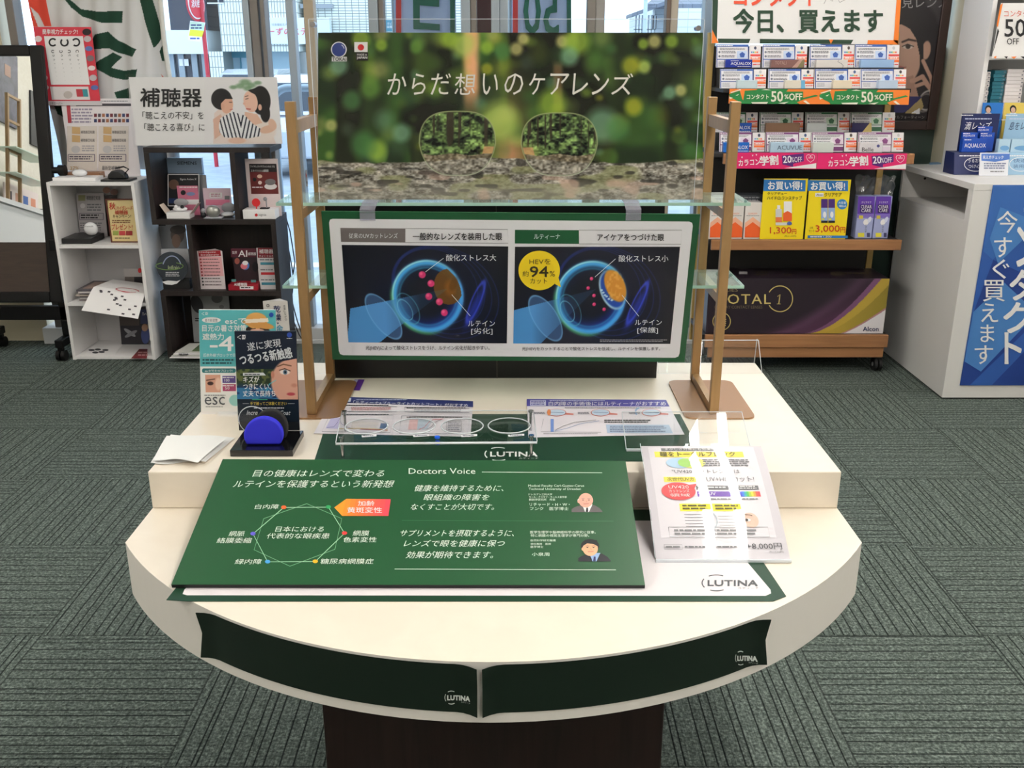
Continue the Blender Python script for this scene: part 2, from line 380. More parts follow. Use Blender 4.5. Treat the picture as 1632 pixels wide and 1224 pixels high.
# fluorescent fixtures on the ceiling
tubem = M('lamp_tube', (255, 250, 242), .5, emit=LAMP); fixm = M('lamp_housing', (235, 235, 235), .5)
def fixture(x, y, label):
    r = thing('ceiling_light', label, 'ceiling light', (x, y, CEIL - .09), 'twin fluorescent ceiling lights')
    MB().prism([(x - .12, y - .63, CEIL), (x + .12, y - .63, CEIL), (x + .05, y - .63, CEIL - .05), (x - .05, y - .63, CEIL - .05)][::-1], (0, 1.26, 0), fixm).build('housing', r)
    for q in (-.057, .057): MB().cyl((x + q, y - .6, CEIL - .075), (x + q, y + .6, CEIL - .075), .019, tubem, n=10).build('fluorescent_tube', r)
    for q in (-.057, .057): MB().box((x + q - .012, y - .62, CEIL - .09), (x + q + .012, y - .6, CEIL - .03), fixm).box((x + q - .012, y + .6, CEIL - .09), (x + q + .012, y + .62, CEIL - .03), fixm).build('lamp_holder', r)
rows = [(-2.4, (-2.6, -.4, 1.3, 3.0), 'over the left side'), (.765, (-1.35, -.08, 1.19, 2.46, 3.73), 'in the row over the table'), (3.1, (-2.4, .2, 1.9, 3.6), 'over the right side')]
for x, ys, wd in rows:
    for k, y in enumerate(ys): fixture(x, y, 'twin tube fluorescent ceiling light %s, %s from the shop rear' % (wd, ('first', 'second', 'third', 'fourth', 'fifth')[k]))

# ------------------------------------------------------------------ outside the window
GZ = -.35
asph = grain('asphalt', (150, 160, 172), (172, 182, 192), (3, 3, 3), .9, .2)
struct(MB().poly([(-60, YW + .1, GZ), (60, YW + .1, GZ), (60, 90, GZ), (-60, 90, GZ)], asph).build('road_ground', loc=(0, 0, GZ)))
struct(MB().box((-14, YW + .1, GZ), (14, 7.2, GZ + .2), grain('paving', (176, 184, 190), (196, 202, 206), (5, 5, 5), .9, .2)).build('pavement_ground'))
linem = M('road_paint', (226, 230, 234), .8)
for k, (ya, yb) in enumerate(((8.6, 8.8), (13.2, 13.4))): struct(MB().box((-14, ya, GZ), (14, yb, GZ + .004), linem).build('road_marking_%d' % (k + 1)))
def tiles(name, sc, rw, bw, c=(232, 236, 228), g=(128, 138, 136)):
    m, nt, b = nodes(name); N, L = nt.nodes, nt.links
    tc = N.new('ShaderNodeTexCoord'); mp = N.new('ShaderNodeMapping'); mp.inputs['Rotation'].default_value = (math.pi / 2, 0, 0)
    br = N.new('ShaderNodeTexBrick'); br.offset = 0; br.inputs['Scale'].default_value = sc; br.inputs['Brick Width'].default_value = bw; br.inputs['Row Height'].default_value = rw
    br.inputs['Mortar Size'].default_value = .012; br.inputs['Mortar Smooth'].default_value = 0.3
    for i, q in ((1, c), (2, tuple(x - 6 for x in c)), (3, g)): br.inputs[i].default_value = tuple(lin(x) for x in q) + (1,)
    L.new(tc.outputs['Object'], mp.inputs[0]); L.new(mp.outputs[0], br.inputs[0]); L.new(br.outputs[0], b.inputs['Base Color']); b.inputs['Roughness'].default_value = .5
    _M[name] = m
    return m
BY = 30.0
def bx(mb, x0, y0, x1, y1, Y, t, mat, zlo=None):
    a, b = aY(x0, y0, Y), aY(x1, y1, Y)
    return mb.box((a.x, Y, a.z), (b.x, Y + t, GZ if zlo == 'g' else b.z), mat)
bl = thing('tiled_building', 'pale tiled building across the road with a white shop sign', 'building', (-4.5, BY, GZ))
glassd = M('dark_glass', (44, 50, 66), .15); teal = M('teal_frame', (60, 140, 160), .5); wsh = M('shop_white', (225, 232, 240), .6)
bx(MB(), 332, -160, 478, 82, BY, 5, tiles('tall_tiles', 1.0, .30, .085)).build('tiled_wall', bl)
bx(MB(), 478, -160, 880, 200, BY + .4, 5, tiles('flat_tiles', 1.0, .075, .2), 'g').build('tiled_wall', bl)
bx(MB(), 332, 82, 366, 200, BY, 5, _M['tall_tiles'], 'g').build('corner_pier', bl)
bx(bx(MB(), 250, -160, 332, 48, BY + .6, 5, glassd), 250, 48, 332, 86, BY + .5, 5, wsh).build('glass_storey', bl)
e_ = bx(MB(), 250, 86, 332, 200, BY + .9, 4, glassd, 'g')
for q in (276, 292, 313, 329): bx(e_, q, 86, q + 2.5, 200, BY + .8, .1, alu, 'g')
e_.build('entrance_doors', bl)
n_ = MB(); shn = shY(BY + .78)
bx(n_, 285, 94, 292, 105, BY + .79, .01, WHITE); bx(n_, 293, 94, 301, 105, BY + .79, .01, WHITE); n_.build('door_notice', bl)
bx(bx(MB(), 346, -30, 356, 4, BY - .03, .05, glassd), 330.0, 4, 356, 6, BY - .04, .05, wsh).build('window', bl)
s_ = bx(MB(), 366, 82, 478, 200, BY + 1.0, 2, M('shop_glass', (170, 200, 214), .2), 'g')
for x0, y0, x1, y1 in ((366, 83, 395, 92), (352, 83, 355, 130), (382, 92, 386, 130)): bx(s_, x0 , y0, x1, y1, BY + .9, .08, teal)
s_.build('shop_window', bl)
sg = bx(MB(), 425, 28, 527, 70, BY - .1, .3, M('sign_white', (222, 232, 242), .5)); shs = shY(BY - .12, .004)
sg.T(shs, 'ーずのステ', 427, 44, 490, 56, K(220, 60, 80), bold=.01); sg.T(shs, '社会福祉法人わ', 433, 37, 462, 41, GREY)
sg.build('sign_board', bl)
bx(MB(), 478, 6, 530, 13, BY + .2, .3, M('ledge_grey', (150, 156, 162), .6)).build('ledge', bl)
t_ = bx(MB(), 613, 32, 637, 50, BY + .2, .1, K(70, 130, 150)); t_.T(shY(BY + .19, .004), '子ども', 617, 36, 628, 40, WHITE); t_.T(shY(BY + .19, .004), '図書館', 617, 41, 629, 45, WHITE); t_.build('name_plate', bl)
# red hydrant sign post
hy = thing('hydrant_sign', 'red round hydrant sign with small notice on a red post outside', 'street sign', (aY(335, 60, 17).x, 17, GZ))
redp = M('post_red', (190, 40, 60), .5)
ptop = aY(319, -8, 17); MB().cyl((ptop.x, 17, GZ), (ptop.x, 17, ptop.z + .2), .035, redp).build('post', hy)
h_ = MB(); c_ = aY(311, 6, 16.9); cc = Vector((c_.x, 16.9, c_.z)); sd_ = Vector((.97, -.25, 0)).normalized()
for r_, k, m_ in ((.27, 0, redp), (.235, .012, WHITE), (.215, .02, K(205, 40, 60))): h_.cyl(cc + sd_ * k, cc + sd_ * (k + .012), r_, m_, n=40)
hs2 = Sheet(cc + sd_ * .034, sd_, .002); h_.T(hs2, '消火栓', 305, -2, 318, 12, WHITE, bold=.01); h_.build('disc', hy)
b_ = MB(); sh_ = shY(16.95); b_.panel(sh_, [(303, 33), (327, 36), (320, 67), (299, 64)], .01, WHITE); b_.G(sh_, [(303, 34), (326, 37), (325, 49), (303, 47)], K(190, 215, 190)); b_.G(sh_, [(303, 47), (325, 49), (322, 59), (301, 57)], K(225, 215, 60)); b_.D(sh_, 304, 38, 322, 47, 2, K(50, 60, 110)); b_.D(sh_, 303, 59, 318, 64, 1, K(70, 90, 170)); b_.build('notice', hy)
# cars
def car(x, y, rot, colour, label):
    r = thing('parked_car', label, 'car', (x, y, GZ)); body = M('car_paint_%d' % colour[0], colour, .25, .5, coat=.6); gl = M('car_glass', (50, 60, 72), .08); tyre = M('tyre', (24, 24, 26), .8)
    def tf(pts):
        c, q = math.cos(rot), math.sin(rot); return [(x + a * c - b * q, y + a * q + b * c, GZ + z) for a, b, z in pts]
    def loft(prof, w0, w1, z0, z1):
        mb = MB(); sides = []
        for sgn in (-1, 1): sides.append(tf([(a, sgn * (w0 + (w1 - w0) * max(0, min(1, (z - z0) / (z1 - z0)))), z) for a, z in prof]))
        n = len(prof); mb.add(sides[0] + sides[1], [tuple(range(n)), tuple(range(2 * n - 1, n - 1, -1))] + [(i, n + i, n + (i + 1) % n, (i + 1) % n) for i in range(n)], body); return mb
    loft([(-1.75, .3), (-1.8, .75), (-1.65, .95), (1.0, .95), (1.65, .82), (1.8, .6), (1.75, .25)], .85, .8, .3, .95).build('body', r, bevel=.04)
    cb = loft([(-1.7, .95), (-1.45, 1.45), (-1.1, 1.53), (.1, 1.53), (.35, 1.48), (1.0, .95)], .78, .6, .95, 1.53).build('cabin', r, bevel=.03)
    g = MB()
    for sgn in (-1, 1): g.poly(tf([(-1.45, sgn * .765, 1.02), (-1.3, sgn * .66, 1.42), (.1, sgn * .645, 1.44), (.75, sgn * .765, 1.02)][::sgn]), gl)
    g.poly(tf([(-1.69, -.66, 1.03), (-1.69, .66, 1.03), (-1.5, .56, 1.42), (-1.5, -.56, 1.42)]), gl).poly(tf([(.92, .68, 1.03), (.92, -.68, 1.03), (.43, -.55, 1.44), (.43, .55, 1.44)]), gl)
    g.build('window_glass', r)
    for a in (-1.1, 1.15):
        for sgn in (-1, 1):
            p = tf([(a, sgn * .86, .3), (a, sgn * .68, .3)]); MB().cyl(p[0], p[1], .3, tyre, n=24).build('wheel', r)
    lm = MB()
    for sgn in (-1, 1): q = tf([(-1.83, sgn * .6, .8)]); lm.ball(q[0], .12, K(180, 40, 40), 6)
    lm.build('tail_lamp', r); return r
car(aY(424, 150, 24).x, 24, math.pi / 2, (168, 176, 188), 'silver car parked facing away across the road, beyond the red post')
car(aY(520, 150, 17).x, 17, math.pi / 2, (206, 212, 222), 'white car parked across the road beyond the metal stand')
# pipe barrier just outside
g_ = aY(445, 290, 6.3); g2 = aY(497, 140, 6.3); pth = [(g_.x, 6.3, GZ + .2)]
for k in range(9): a = math.pi - math.pi / 2 * k / 8; pth.append((g_.x + .1 + .1 * math.cos(a), 6.3, g2.z - .1 + .1 * math.sin(a)))
for k in range(9): a = math.pi / 2 - math.pi / 2 * k / 8; pth.append((g_.x + .62 + .1 * math.cos(a), 6.3, g2.z - .1 + .1 * math.sin(a)))
pth.append((g_.x + .72, 6.3, GZ + .2))
tag(MB().tube(pth, .024, M('galvanised', (160, 176, 190), .4, .5), 12).build('pipe_barrier'), 'bent grey pipe barrier standing outside the glass near the metal stand', 'barrier')
# house on the right
hs = thing('house', 'two storey house with grey tiled roof beyond the window', 'house', (aY(1080, 60, 28).x, 28, GZ))
siding = tiles('siding', 1.0, .18, 6.0, (226, 232, 236), (190, 200, 206)); rf = tiles('roof_tiles', 1.0, .2, .25, (110, 118, 132), (80, 88, 100))
bx(MB(), 1044, 14, 1140, 120, 28, 6, siding, 'g').build('wall', hs); bx(MB(), 1078, 13, 1140, 120, 26.5, 1.5, siding, 'g').build('front_wall', hs)
q0, q1, q2 = aY(1030, 14, 27.4), aY(1150, 14, 27.4), aY(1062, -14, 31)
MB().prism([(q0.x, 27.4, q0.z), (q1.x, 27.4, q0.z), (q1.x, 31, q2.z), (q2.x, 31, q2.z)], (0, 0, .12), rf).build('roof', hs)
q0, q1 = aY(1003, 29, 27.6), aY(1060, 8, 27.6)
MB().prism([(q0.x, 27.0, q0.z), (q1.x, 27.0, q1.z), (q1.x, 28.4, q1.z), (q0.x, 28.4, q0.z)], (0, 0, .1), rf).build('porch_roof', hs)
rl = MB()
for q in range(1013, 1045, 5): bx(rl, q, 24, q + .9, 60, 27.5, .03, alu)
bx(rl, 1010, 46, 1044, 48, 27.5, .03, alu).build('railing', hs)
bx(bx(MB(), 1039, 24, 1047, 48, 27.9, .08, wsh), 1040, 25, 1046, 47, 27.85, .06, glassd).build('window', hs)
u_ = aY(1028, 30, 22); tag(MB().cyl((u_.x, 22, GZ), (u_.x, 22, 5.5), .045, M('pole_pale', (190, 204, 226), .5), n=16).build('lamp_post'), 'pale slender pole standing in front of the tiled-roof house', 'pole')
# shop banners outside, their writing seen from the back
bwh = M('banner_cloth', (196, 208, 236), .8); bgr = M('banner_green', (24, 104, 80), .8); brd = M('banner_red', (212, 58, 56), .8)
def nobori(x0, x1, label, draw):
    sh = shY(5.55); p0, p1 = sh.P(x0, 57), sh.P(x1, -60)
    r = thing('shop_banner', label, 'banner', ((p0.x + p1.x) / 2, 5.55, GZ + .2), 'tall banners outside the glass')
    c = MB(); n = 10
    c.grid([[(p0.x + (p1.x - p0.x) * k / n, 5.55 + .006 * math.sin(k * 1.3), z) for k in range(n + 1)] for z in (.75, 1.2, 1.6, 2.0, 2.4)], bwh); c.build('cloth', r)
    d = MB(); s2 = Sheet((0, 5.54, 0), (0, -1, 0), .002); d.R(s2, x0, 400, x0 + 8.5, -60, brd, 0); draw(d, s2); d.build('print', r)
    MB().cyl((p0.x - .01, 5.57, GZ + .2), (p0.x - .01, 5.57, 2.6), .012, alu).cyl((p0.x - .05, 5.57, 2.42), (p1.x, 5.57, 2.42), .008, alu).build('pole', r)
    MB().box((p0.x - .16, 5.42, GZ + .2), (p0.x + .14, 5.72, GZ + .3), M('base_block', (70, 74, 80), .6)).build('base', r)
def d1(d, s):
    d.G(s, [(658, -12), (669, -12), (669, 9), (669, 36), (701, 38.5), (701, 48.5), (680, 47), (659, 46.5)][::-1], bgr, 1); d.G(s, [(658, -4), (700, -4), (700, 11), (669, 8.5)][::-1], bgr, 2); d.G(s, [(717, -60), (725, -60), (725, 140), (718, 140)][::-1], bgr, 1)
def d2(d, s):
    d.T(s, '50', 835, -20, 890, 55, bgr, 1, flip=True, bold=.02); d.G(s, [(903, -60), (910, -60), (911, 140), (904, 140)][::-1], bgr, 1)
nobori(631, 725, 'white banner outside with large green angular letter and red edge', d1)
nobori(817, 911, 'white banner outside with green mirrored number fifty and red edge', d2)
dr = MB(); shd = shY(5.3); dr.panel(shd, [(760, 420), (783, 420), (783, -60), (760, -60)], .02, M('maroon_cloth', (66, 16, 22), .8)); dr.box((shd.P(760, 0).x - .01, 5.28, GZ + .2), (shd.P(783, 0).x + .01, 5.36, .5), M('base_block', (70, 74, 80))); tag(dr.build('maroon_board'), 'dark maroon upright board outside between two aluminium mullions', 'board')
# ------------------------------------------------------------------ the display table
TX = -.03; ZL, ZR = .705, .775
lam = grain('cream_laminate', (234, 223, 207), (238, 228, 212), (12, 12, 12), .38, .45); lams = M('laminate_edge', (226, 222, 216), .5)
darkwood = grain('dark_walnut', (26, 17, 15), (40, 27, 24), (50, 50, 3), .5, .3)
AR = .713; AC = 1.792
tb = thing('display_table', 'low cream display table with rounded front on a dark brown pedestal', 'table', (TX, 1.6, 0))
def tabtop():
    h = math.asin(.6 / AR); out = [(TX + .6, 2.16), (TX - .6, 2.16)]
    for k in range(49): a = -h + 2 * h * k / 48; out.append((TX + AR * math.sin(a), AC - AR * math.cos(a)))
    return out
pts = tabtop(); mb = MB(); n = len(pts)
mb.poly([(x, y, ZL) for x, y in pts], lam).poly([(x, y, ZL - .095) for x, y in pts][::-1], lams)
for k in range(n):
    a, b = pts[k], pts[(k + 1) % n]; mb.add([(a[0], a[1], ZL - .095), (b[0], b[1], ZL - .095), (b[0], b[1], ZL), (a[0], a[1], ZL)], [(0, 1, 2, 3)], lams, 2 <= k < n - 1)
mb.build('tabletop', tb)
MB().box((TX - .275, 1.3, .04), (TX + .275, 2.0, ZL - .0955), darkwood).build('pedestal', tb, bevel=.004)
MB().box((TX - .26, 1.33, 0), (TX + .26, 1.98, .04), M('plinth_black', (26, 24, 24), .6)).build('plinth', tb)
rz = MB().box((TX - .6, 1.532, ZL + .0003), (TX + .6, 2.16, ZR), lam); tag(rz.build('riser_block', bevel=.002), 'long cream riser block set across the back of the display table', 'riser')

dgreen = K(15, 54, 34, .5); blackg = K(8, 25, 16, .5)
def lutina(mb, sh, x0, y0, x1, y1, mat, l=2):
    W, H = x1 - x0, y1 - y0; cx, cy, rx, ry = x0 + .26 * W, y0 + .5 * H, .25 * W, .47 * H; t = H * .055
    for a0, a1 in ((150, 214), (62, 122), (244, 300)): mb.arc(sh, cx, cy, rx, ry, a0, a1, t if not 140 < a0 < 160 else W * .02, mat, l)
    mb.T(sh, 'LUTINA', x0 + .11 * W, y0 + .35 * H, x1 - .02 * W, y0 + .68 * H, mat, l, bold=.10, sp=1.05)
    mb.T(sh, 'ルティーナ', x0 + .64 * W, y0 + .76 * H, x1, y0 + .86 * H, mat, l)
# green strips on the curved front edge
class Edge:
    def __init__(s): s.e = .0004
    def P(s, px, py, l=0, z=None, a=None):
        if a is None:
            d = ray(px, py); ox, oy = O.x - TX, O.y - AC
            A, B, C = d.x ** 2 + d.y ** 2, 2 * (ox * d.x + oy * d.y), ox * ox + oy * oy - AR * AR
            t = (-B - math.sqrt(max(B * B - 4 * A * C, 0))) / (2 * A); p = O + d * t; a = math.atan2(p.x - TX, AC - p.y); z = p.z
        q0, q1 = s.rng; u = min(a - q0, q1 - a) * AR
        r = AR + .0015 + l * s.e + .011 * max(0, 1 - u / .03) ** 2 * (.35 + .65 * abs((z - .665) / .037))
        return Vector((TX + r * math.sin(a), AC - r * math.cos(a), z))
def strip(px0, px1, label, lg):
    E_ = Edge(); E_.rng = (-9, 9); f = lambda x, y: (lambda p: math.atan2(p.x - TX, AC - p.y))(E_.P(x, y)); a0, a1 = f(px0[0], px0[1]), f(px1[0], px1[1]); E_.rng = (a0, a1)
    mb = MB(); rows_ = [.7015 - .0745 * k / 6 for k in range(7)]; cols = [a0 + (a1 - a0) * k / 44 for k in range(45)]
    g = [[E_.P(0, 0, 0, z, a) for a in cols] for z in rows_]; gb = [[E_.P(0, 0, -2, z, a) for a in cols] for z in rows_]
    mb.grid(g[::-1], blackg).grid(gb, blackg); lutina(mb, E_, *lg, K(214, 220, 216))
    tag(mb.build('edge_strip'), label, 'sign strip', 'green strips on the table edge')
strip((327, 1006), (761, 1090), 'dark green strip with small white logo on curved table edge, left half', (709, 1099, 750, 1121))
strip((769, 1090), (1215, 1023), 'dark green strip with small white logo on curved table edge, right half', (1170, 1036, 1203, 1059))
# lower mat
def mat_thing(label, z, outer, inner, curl=None):
    sh = shZ(z, .0003); mb = MB(); mb.prism([sh.P(x, y) for x, y in outer], (0, 0, -.0008), dgreen)
    if inner: mb.G(sh, inner, K(230, 223, 226))
    return mb, sh
yb = 818
mb, sh = mat_thing('', ZL + .0012, [(1030, yb - 6), (1160, yb - 6), (1253, 950), (1232, 958), (300, 958), (265, 956), (380, yb - 6)][::-1], [(x, y) for x, y in [(392, yb + 12), (1135, yb + 12), (1228, 940), (1229, 946), (1220, 950), (298, 949), (291, 947), (294, 940)]][::-1])
lutina(mb, sh, 1118, 916, 1209, 943, K(70, 72, 76))
tag(mb.build('counter_mat'), 'white counter mat with dark green border, lying under the tilted green board', 'mat')
mb, sh = mat_thing('', ZR + .0012, [(523, 660), (1084, 660), (1100, 690), (1103, 728), (1096, 735), (501, 734), (512, 700)][::-1], None)
lutina(mb, sh, 772, 713, 858, 735, WHITE)
tag(mb.build('counter_mat'), 'plain dark green mat lying on the riser under the leaflets', 'mat')

# ---- big tilted green board
gb_ = shT(1.258, .7125, 1.552, .790, .0005); gcol = K(25, 74, 42, .42, .4)
bd = board('tilted_board', 'wide green information board with white italic writing, tilted against the riser', 'sign board', gb_, [(355, 732), (997, 735), (1028, 933), (273, 932)][::-1], .006, K(22, 22, 24))
mb = MB(); mb.G(gb_, [(355, 732), (997, 735), (1028, 933), (273, 932)][::-1], gcol); mb.build('face_print', bd)
t, hd, dv, cdt = MB(), MB(), MB(), MB(); cr = K(226, 236, 224); sh = gb_
for s_, a, b, c, d, sr, bo in (('目の健康はレンズで変わる', 404.6, 749.4, 613, 760.6, .45, .004), ('ルテインを保護するという新発想', 373, 766, 627.6, 777.8, .45, .004),
    ('白内障', 407, 804.4, 444.3, 812, .35, 0), ('網脈', 365.4, 847, 390, 855.5, .35, 0), ('絡膜委縮', 346.3, 857.7, 401, 866.3, .35, 0), ('緑内障', 375.2, 891.6, 416.9, 900, .35, 0),
    ('糖尿病網膜症', 511.2, 891, 595.3, 899.7, .2, 0), ('網膜', 562.7, 846.2, 588.4, 854.8, .2, 0), ('色素変性', 547.3, 856.5, 600.2, 865, .2, 0), ('日本における', 439.7, 839.6, 516.6, 848.2, .35, 0), ('代表的な眼疾患', 425.4, 850.4, 525.4, 859.2, .35, 0),
    ('Doctors Voice', 651.4, 747, 757.7, 756, 0, 0), ('健康を維持するために、', 661.2, 773.5, 804, 783.8, .4, .003), ('眼組織の障害を', 676.6, 788.2, 780, 798.2, .4, .003), ('なくすことが大切です。', 655.3, 803.4, 788.6, 813.6, .4, .003),
    ('サプリメントを摂取するように、', 638, 845.1, 820.7, 855.8, .4, .003), ('レンズで眼を健康に保つ', 645, 861.3, 804.5, 872, .4, .003), ('効果が期待できます。', 648.3, 879.3, 787.3, 890.6, .4, .003),
    ('Medical Faculty Carl-Gustav-Carus', 842, 773, 930.9, 777.6, 0, .004), ('Technical University of Dresden', 842.6, 778.2, 925.7, 782.6, 0, .004), ('ドレスデン工科大学', 842.6, 787, 880, 790.2, 0, 0), ('カール・グスタフ・カールス医学部', 843, 791.2, 903, 794.6, 0, 0), ('解剖学研究所　所長', 843, 795.2, 885, 798.8, 0, 0),
    ('リチャード・H・W・', 844, 802.3, 908, 807.5, 0, 0), ('フンク　医学博士', 844.6, 808.6, 906, 814, 0, 0), ('医学生理学や脳神経科学の研究に従事。', 845, 846.6, 949.4, 851.2, 0, .002), ('特に網膜の視覚生理学が専門分野。', 845.7, 852, 939, 856.4, 0, .002),
    ('自然科学研究機構', 845.7, 860.2, 885.6, 863.8, 0, 0), ('特任教授　医師', 845.7, 866, 878, 869.4, 0, 0), ('医学博士', 845.7, 870.5, 866, 874, 0, 0), ('小泉周', 847.7, 881.3, 875.5, 886.8, 0, 0)):
    (hd if b < 780 and a < 640 else dv if a > 640 and a < 840 or s_.startswith('サプ') else cdt if a >= 840 else t).T(sh, s_, a, b, c, d, cr, 2, shear=sr, bold=bo)
for p, wd in (([(768, 753), (959.7, 754.2)], .8), ([(629, 907.6), (981.5, 909)], .9)): t.L(sh, p, wd, cr, 2)
t.L(sh, [(640.6, 830), (977.7, 831.4)], .5, K(70, 118, 84), 2)
for q_, n_ in ((t, 'diagram_lettering'), (hd, 'headline_lettering'), (dv, 'quote_lettering'), (cdt, 'credit_lettering')): q_.build(n_, bd)
dg = MB(); hx = [(452.4, 809.5), (523.5, 809), (549.2, 850.6), (502.6, 895.7), (426.7, 896.2), (403.4, 851.6)]
dg.L(sh, hx + hx[:1], 1.1, K(170, 214, 180), 2); h2 = [(489, 803.3), (544.8, 827.1), (533.8, 876.1), (462.2, 903), (405, 876.9), (420.5, 827.1)]; dg.L(sh, h2 + h2[:1], .8, K(128, 178, 140), 1.6)
for (x, y), c in zip(hx, ((226, 96, 48), (50, 150, 90), (214, 60, 62), (238, 172, 40), (70, 150, 210), (92, 84, 190))): dg.E(sh, x, y, 4.2, 2.9, K(*c), 3, n=20)
ax = [(532.8, 809.5), (551.7, 796), (622.7, 796.5), (619, 823), (545.5, 823)]
dg.G(sh, ax, K(244, 150, 48), 2)
for k in range(9):
    f0, f1 = k / 9, (k + 1) / 9; xa, xb = 551.7 + 71 * f0, 551.7 + 71 * f1; sl = lambda f: 545.5 + 73.5 * f
    dg.G(sh, [(xa, 796 + .5 * f0), (sl(f0), 823), (sl(f1), 823), (xb, 796 + .5 * f1)], K(int(244 - 10 * f0), int(140 - 74 * f0), int(50 + 44 * f0)), 2.5)
dg.T(sh, '加齢', 570.5, 799.7, 597, 807.8, WHITE, 4, bold=.02); dg.T(sh, '黄斑変性', 553.6, 810, 608.8, 818.9, WHITE, 4, bold=.02)
dg.build('diagram', bd)
def portrait(x0, y0, x1, y1, old):
    m = MB(); W, H = x1 - x0, y1 - y0; g = lambda u, v: (x0 + W * u, y0 + H * v)
    suit, skin = (K(92, 86, 88), K(226, 168, 150)) if old else (K(28, 28, 36), K(226, 172, 136))
    m.G(sh, [g(*q) for q in ((0, 1), (0, .84), (.1, .74), (.34, .62), (.55, .72), (.72, .62), (.9, .78), (1, .95), (1, 1))], suit, 2)
    m.G(sh, [g(*q) for q in ((.34, .62), (.44, 1), (.56, 1), (.68, .6))], WHITE if old else K(150, 180, 220), 2.5); m.G(sh, [g(*q) for q in ((.48, .78), (.45, 1), (.54, 1), (.53, .78))], INK if old else K(40, 44, 96), 3)
    cx, cy = g(.46, .4) if old else g(.37, .36)
    if old: m.E(sh, *g(.24, .42), W * .05, H * .12, K(200, 200, 200), 2.4)
    else: m.E(sh, cx - .01 * W, cy - .08 * H, W * .285, H * .34, K(24, 22, 26), 2.6)
    m.E(sh, cx, cy + (0 if old else .04 * H), W * .235, H * .37 if old else H * .35, skin, 3); m.E(sh, cx - W * .23, cy + .06 * H, W * .04, H * .08, skin, 2.8)
    if not old: m.G(sh, [(cx - .25 * W, cy - .05 * H), (cx - .1 * W, cy - .2 * H), (cx + .1 * W, cy - .17 * H), (cx + .25 * W, cy - .04 * H), (cx + .2 * W, cy - .36 * H), (cx - .16 * W, cy - .38 * H)][::-1], K(24, 22, 26), 3.5)
    for q in (-.09, .1): m.E(sh, cx + q * W, cy + .0 * H, W * .03, H * .02, INK, 4); m.L(sh, [(cx + (q - .05) * W, cy - .065 * H), (cx + q * W, cy - .08 * H), (cx + (q + .05) * W, cy - .065 * H)], .45, GREY if old else INK, 4)
    m.L(sh, [(cx + .01 * W, cy + .03 * H), (cx + .03 * W, cy + .12 * H)], .6, K(190, 120, 105), 4); m.L(sh, [(cx - .08 * W, cy + .2 * H), (cx + .1 * W, cy + .19 * H)], .8, K(170, 80, 80), 4)
    m.build('portrait', bd)
portrait(911, 786, 960, 817, True); portrait(921.6, 862, 973.3, 895.5, False)

# ------------------------------------------------------------------ metal and glass display rack
brz = grain('bronze_metal', (150, 118, 78), (164, 130, 88), (60, 60, 8), .4, .5); _M['bronze_metal'].node_tree.nodes['Principled BSDF'].inputs['Metallic'].default_value = .35
brzb = M('bronze_plate', (146, 108, 72), .4, .3)
glass = clear('shelf_glass', (.90, .97, .94), .02, haze=.10, hazec=(196, 220, 206)); gedge = M('glass_edge', (168, 206, 190), .2)
rk = thing('display_rack', 'bronze metal display rack with two clear glass shelves standing on the riser', 'rack', (0, 1.9, ZR))
PW = .018; Y0, Y1 = 1.812, 2.024; ZP = ZR + .004
for sx, nm in ((-.4, 'left'), (.403, 'right')):
    b = MB(); q = .135 if sx > 0 else .125; xa, xb = (sx - .125, sx + .06) if sx < 0 else (sx - .06, sx + .08)
    b.prism([(x, y, ZR + .0003) for x, y in rr(xa, 1.785, xb, 2.02, .02)][::-1], (0, 0, .0035), brzb); b.build('base_plate', rk)
    for y in (Y0, Y1): MB().box((sx - PW / 2, y - .008, ZP), (sx + PW / 2, y + .008, 1.378), brz).build('post', rk, bevel=.001)
    for z0, z1 in ((ZP, ZP + .016), (1.003, 1.021), (1.165, 1.183), (1.322, 1.345)): MB().box((sx - .007, Y0 + .0082, z0), (sx + .007, Y1 - .0082, z1), brz).build('rung', rk)
GS = []
for z in (1.0215, 1.1835):
    yf = 1.864
    g = MB().box((-.452, yf, z), (.457, Y1 - .009, z + .006), glass); g.build('glass_shelf', rk)
    MB().box((-.452, yf - .0006, z), (.457, yf - .0001, z + .006), gedge).box((-.4527, yf, z), (-.4521, Y1 - .009, z + .006), gedge).box((.4571, yf, z), (.4577, Y1 - .009, z + .006), gedge).build('shelf_edge', rk)
# black backdrop board
bk = thing('backdrop_panel', 'black upright panel of two halves standing behind the eye diagram board', 'panel', (-.035, 2.06, ZR))
blk = K(18, 18, 20, .4)
MB().box((-.394, 2.045, ZR + .0003), (-.0345, 2.065, 1.16), blk).build('panel_half', bk); MB().box((-.0325, 2.045, ZR + .0003), (.322, 2.065, 1.16), blk).build('panel_half', bk); MB().box((-.0344, 2.043, ZR + .0003), (-.0326, 2.062, 1.16), K(60, 52, 48)).build('seam_strip', bk)

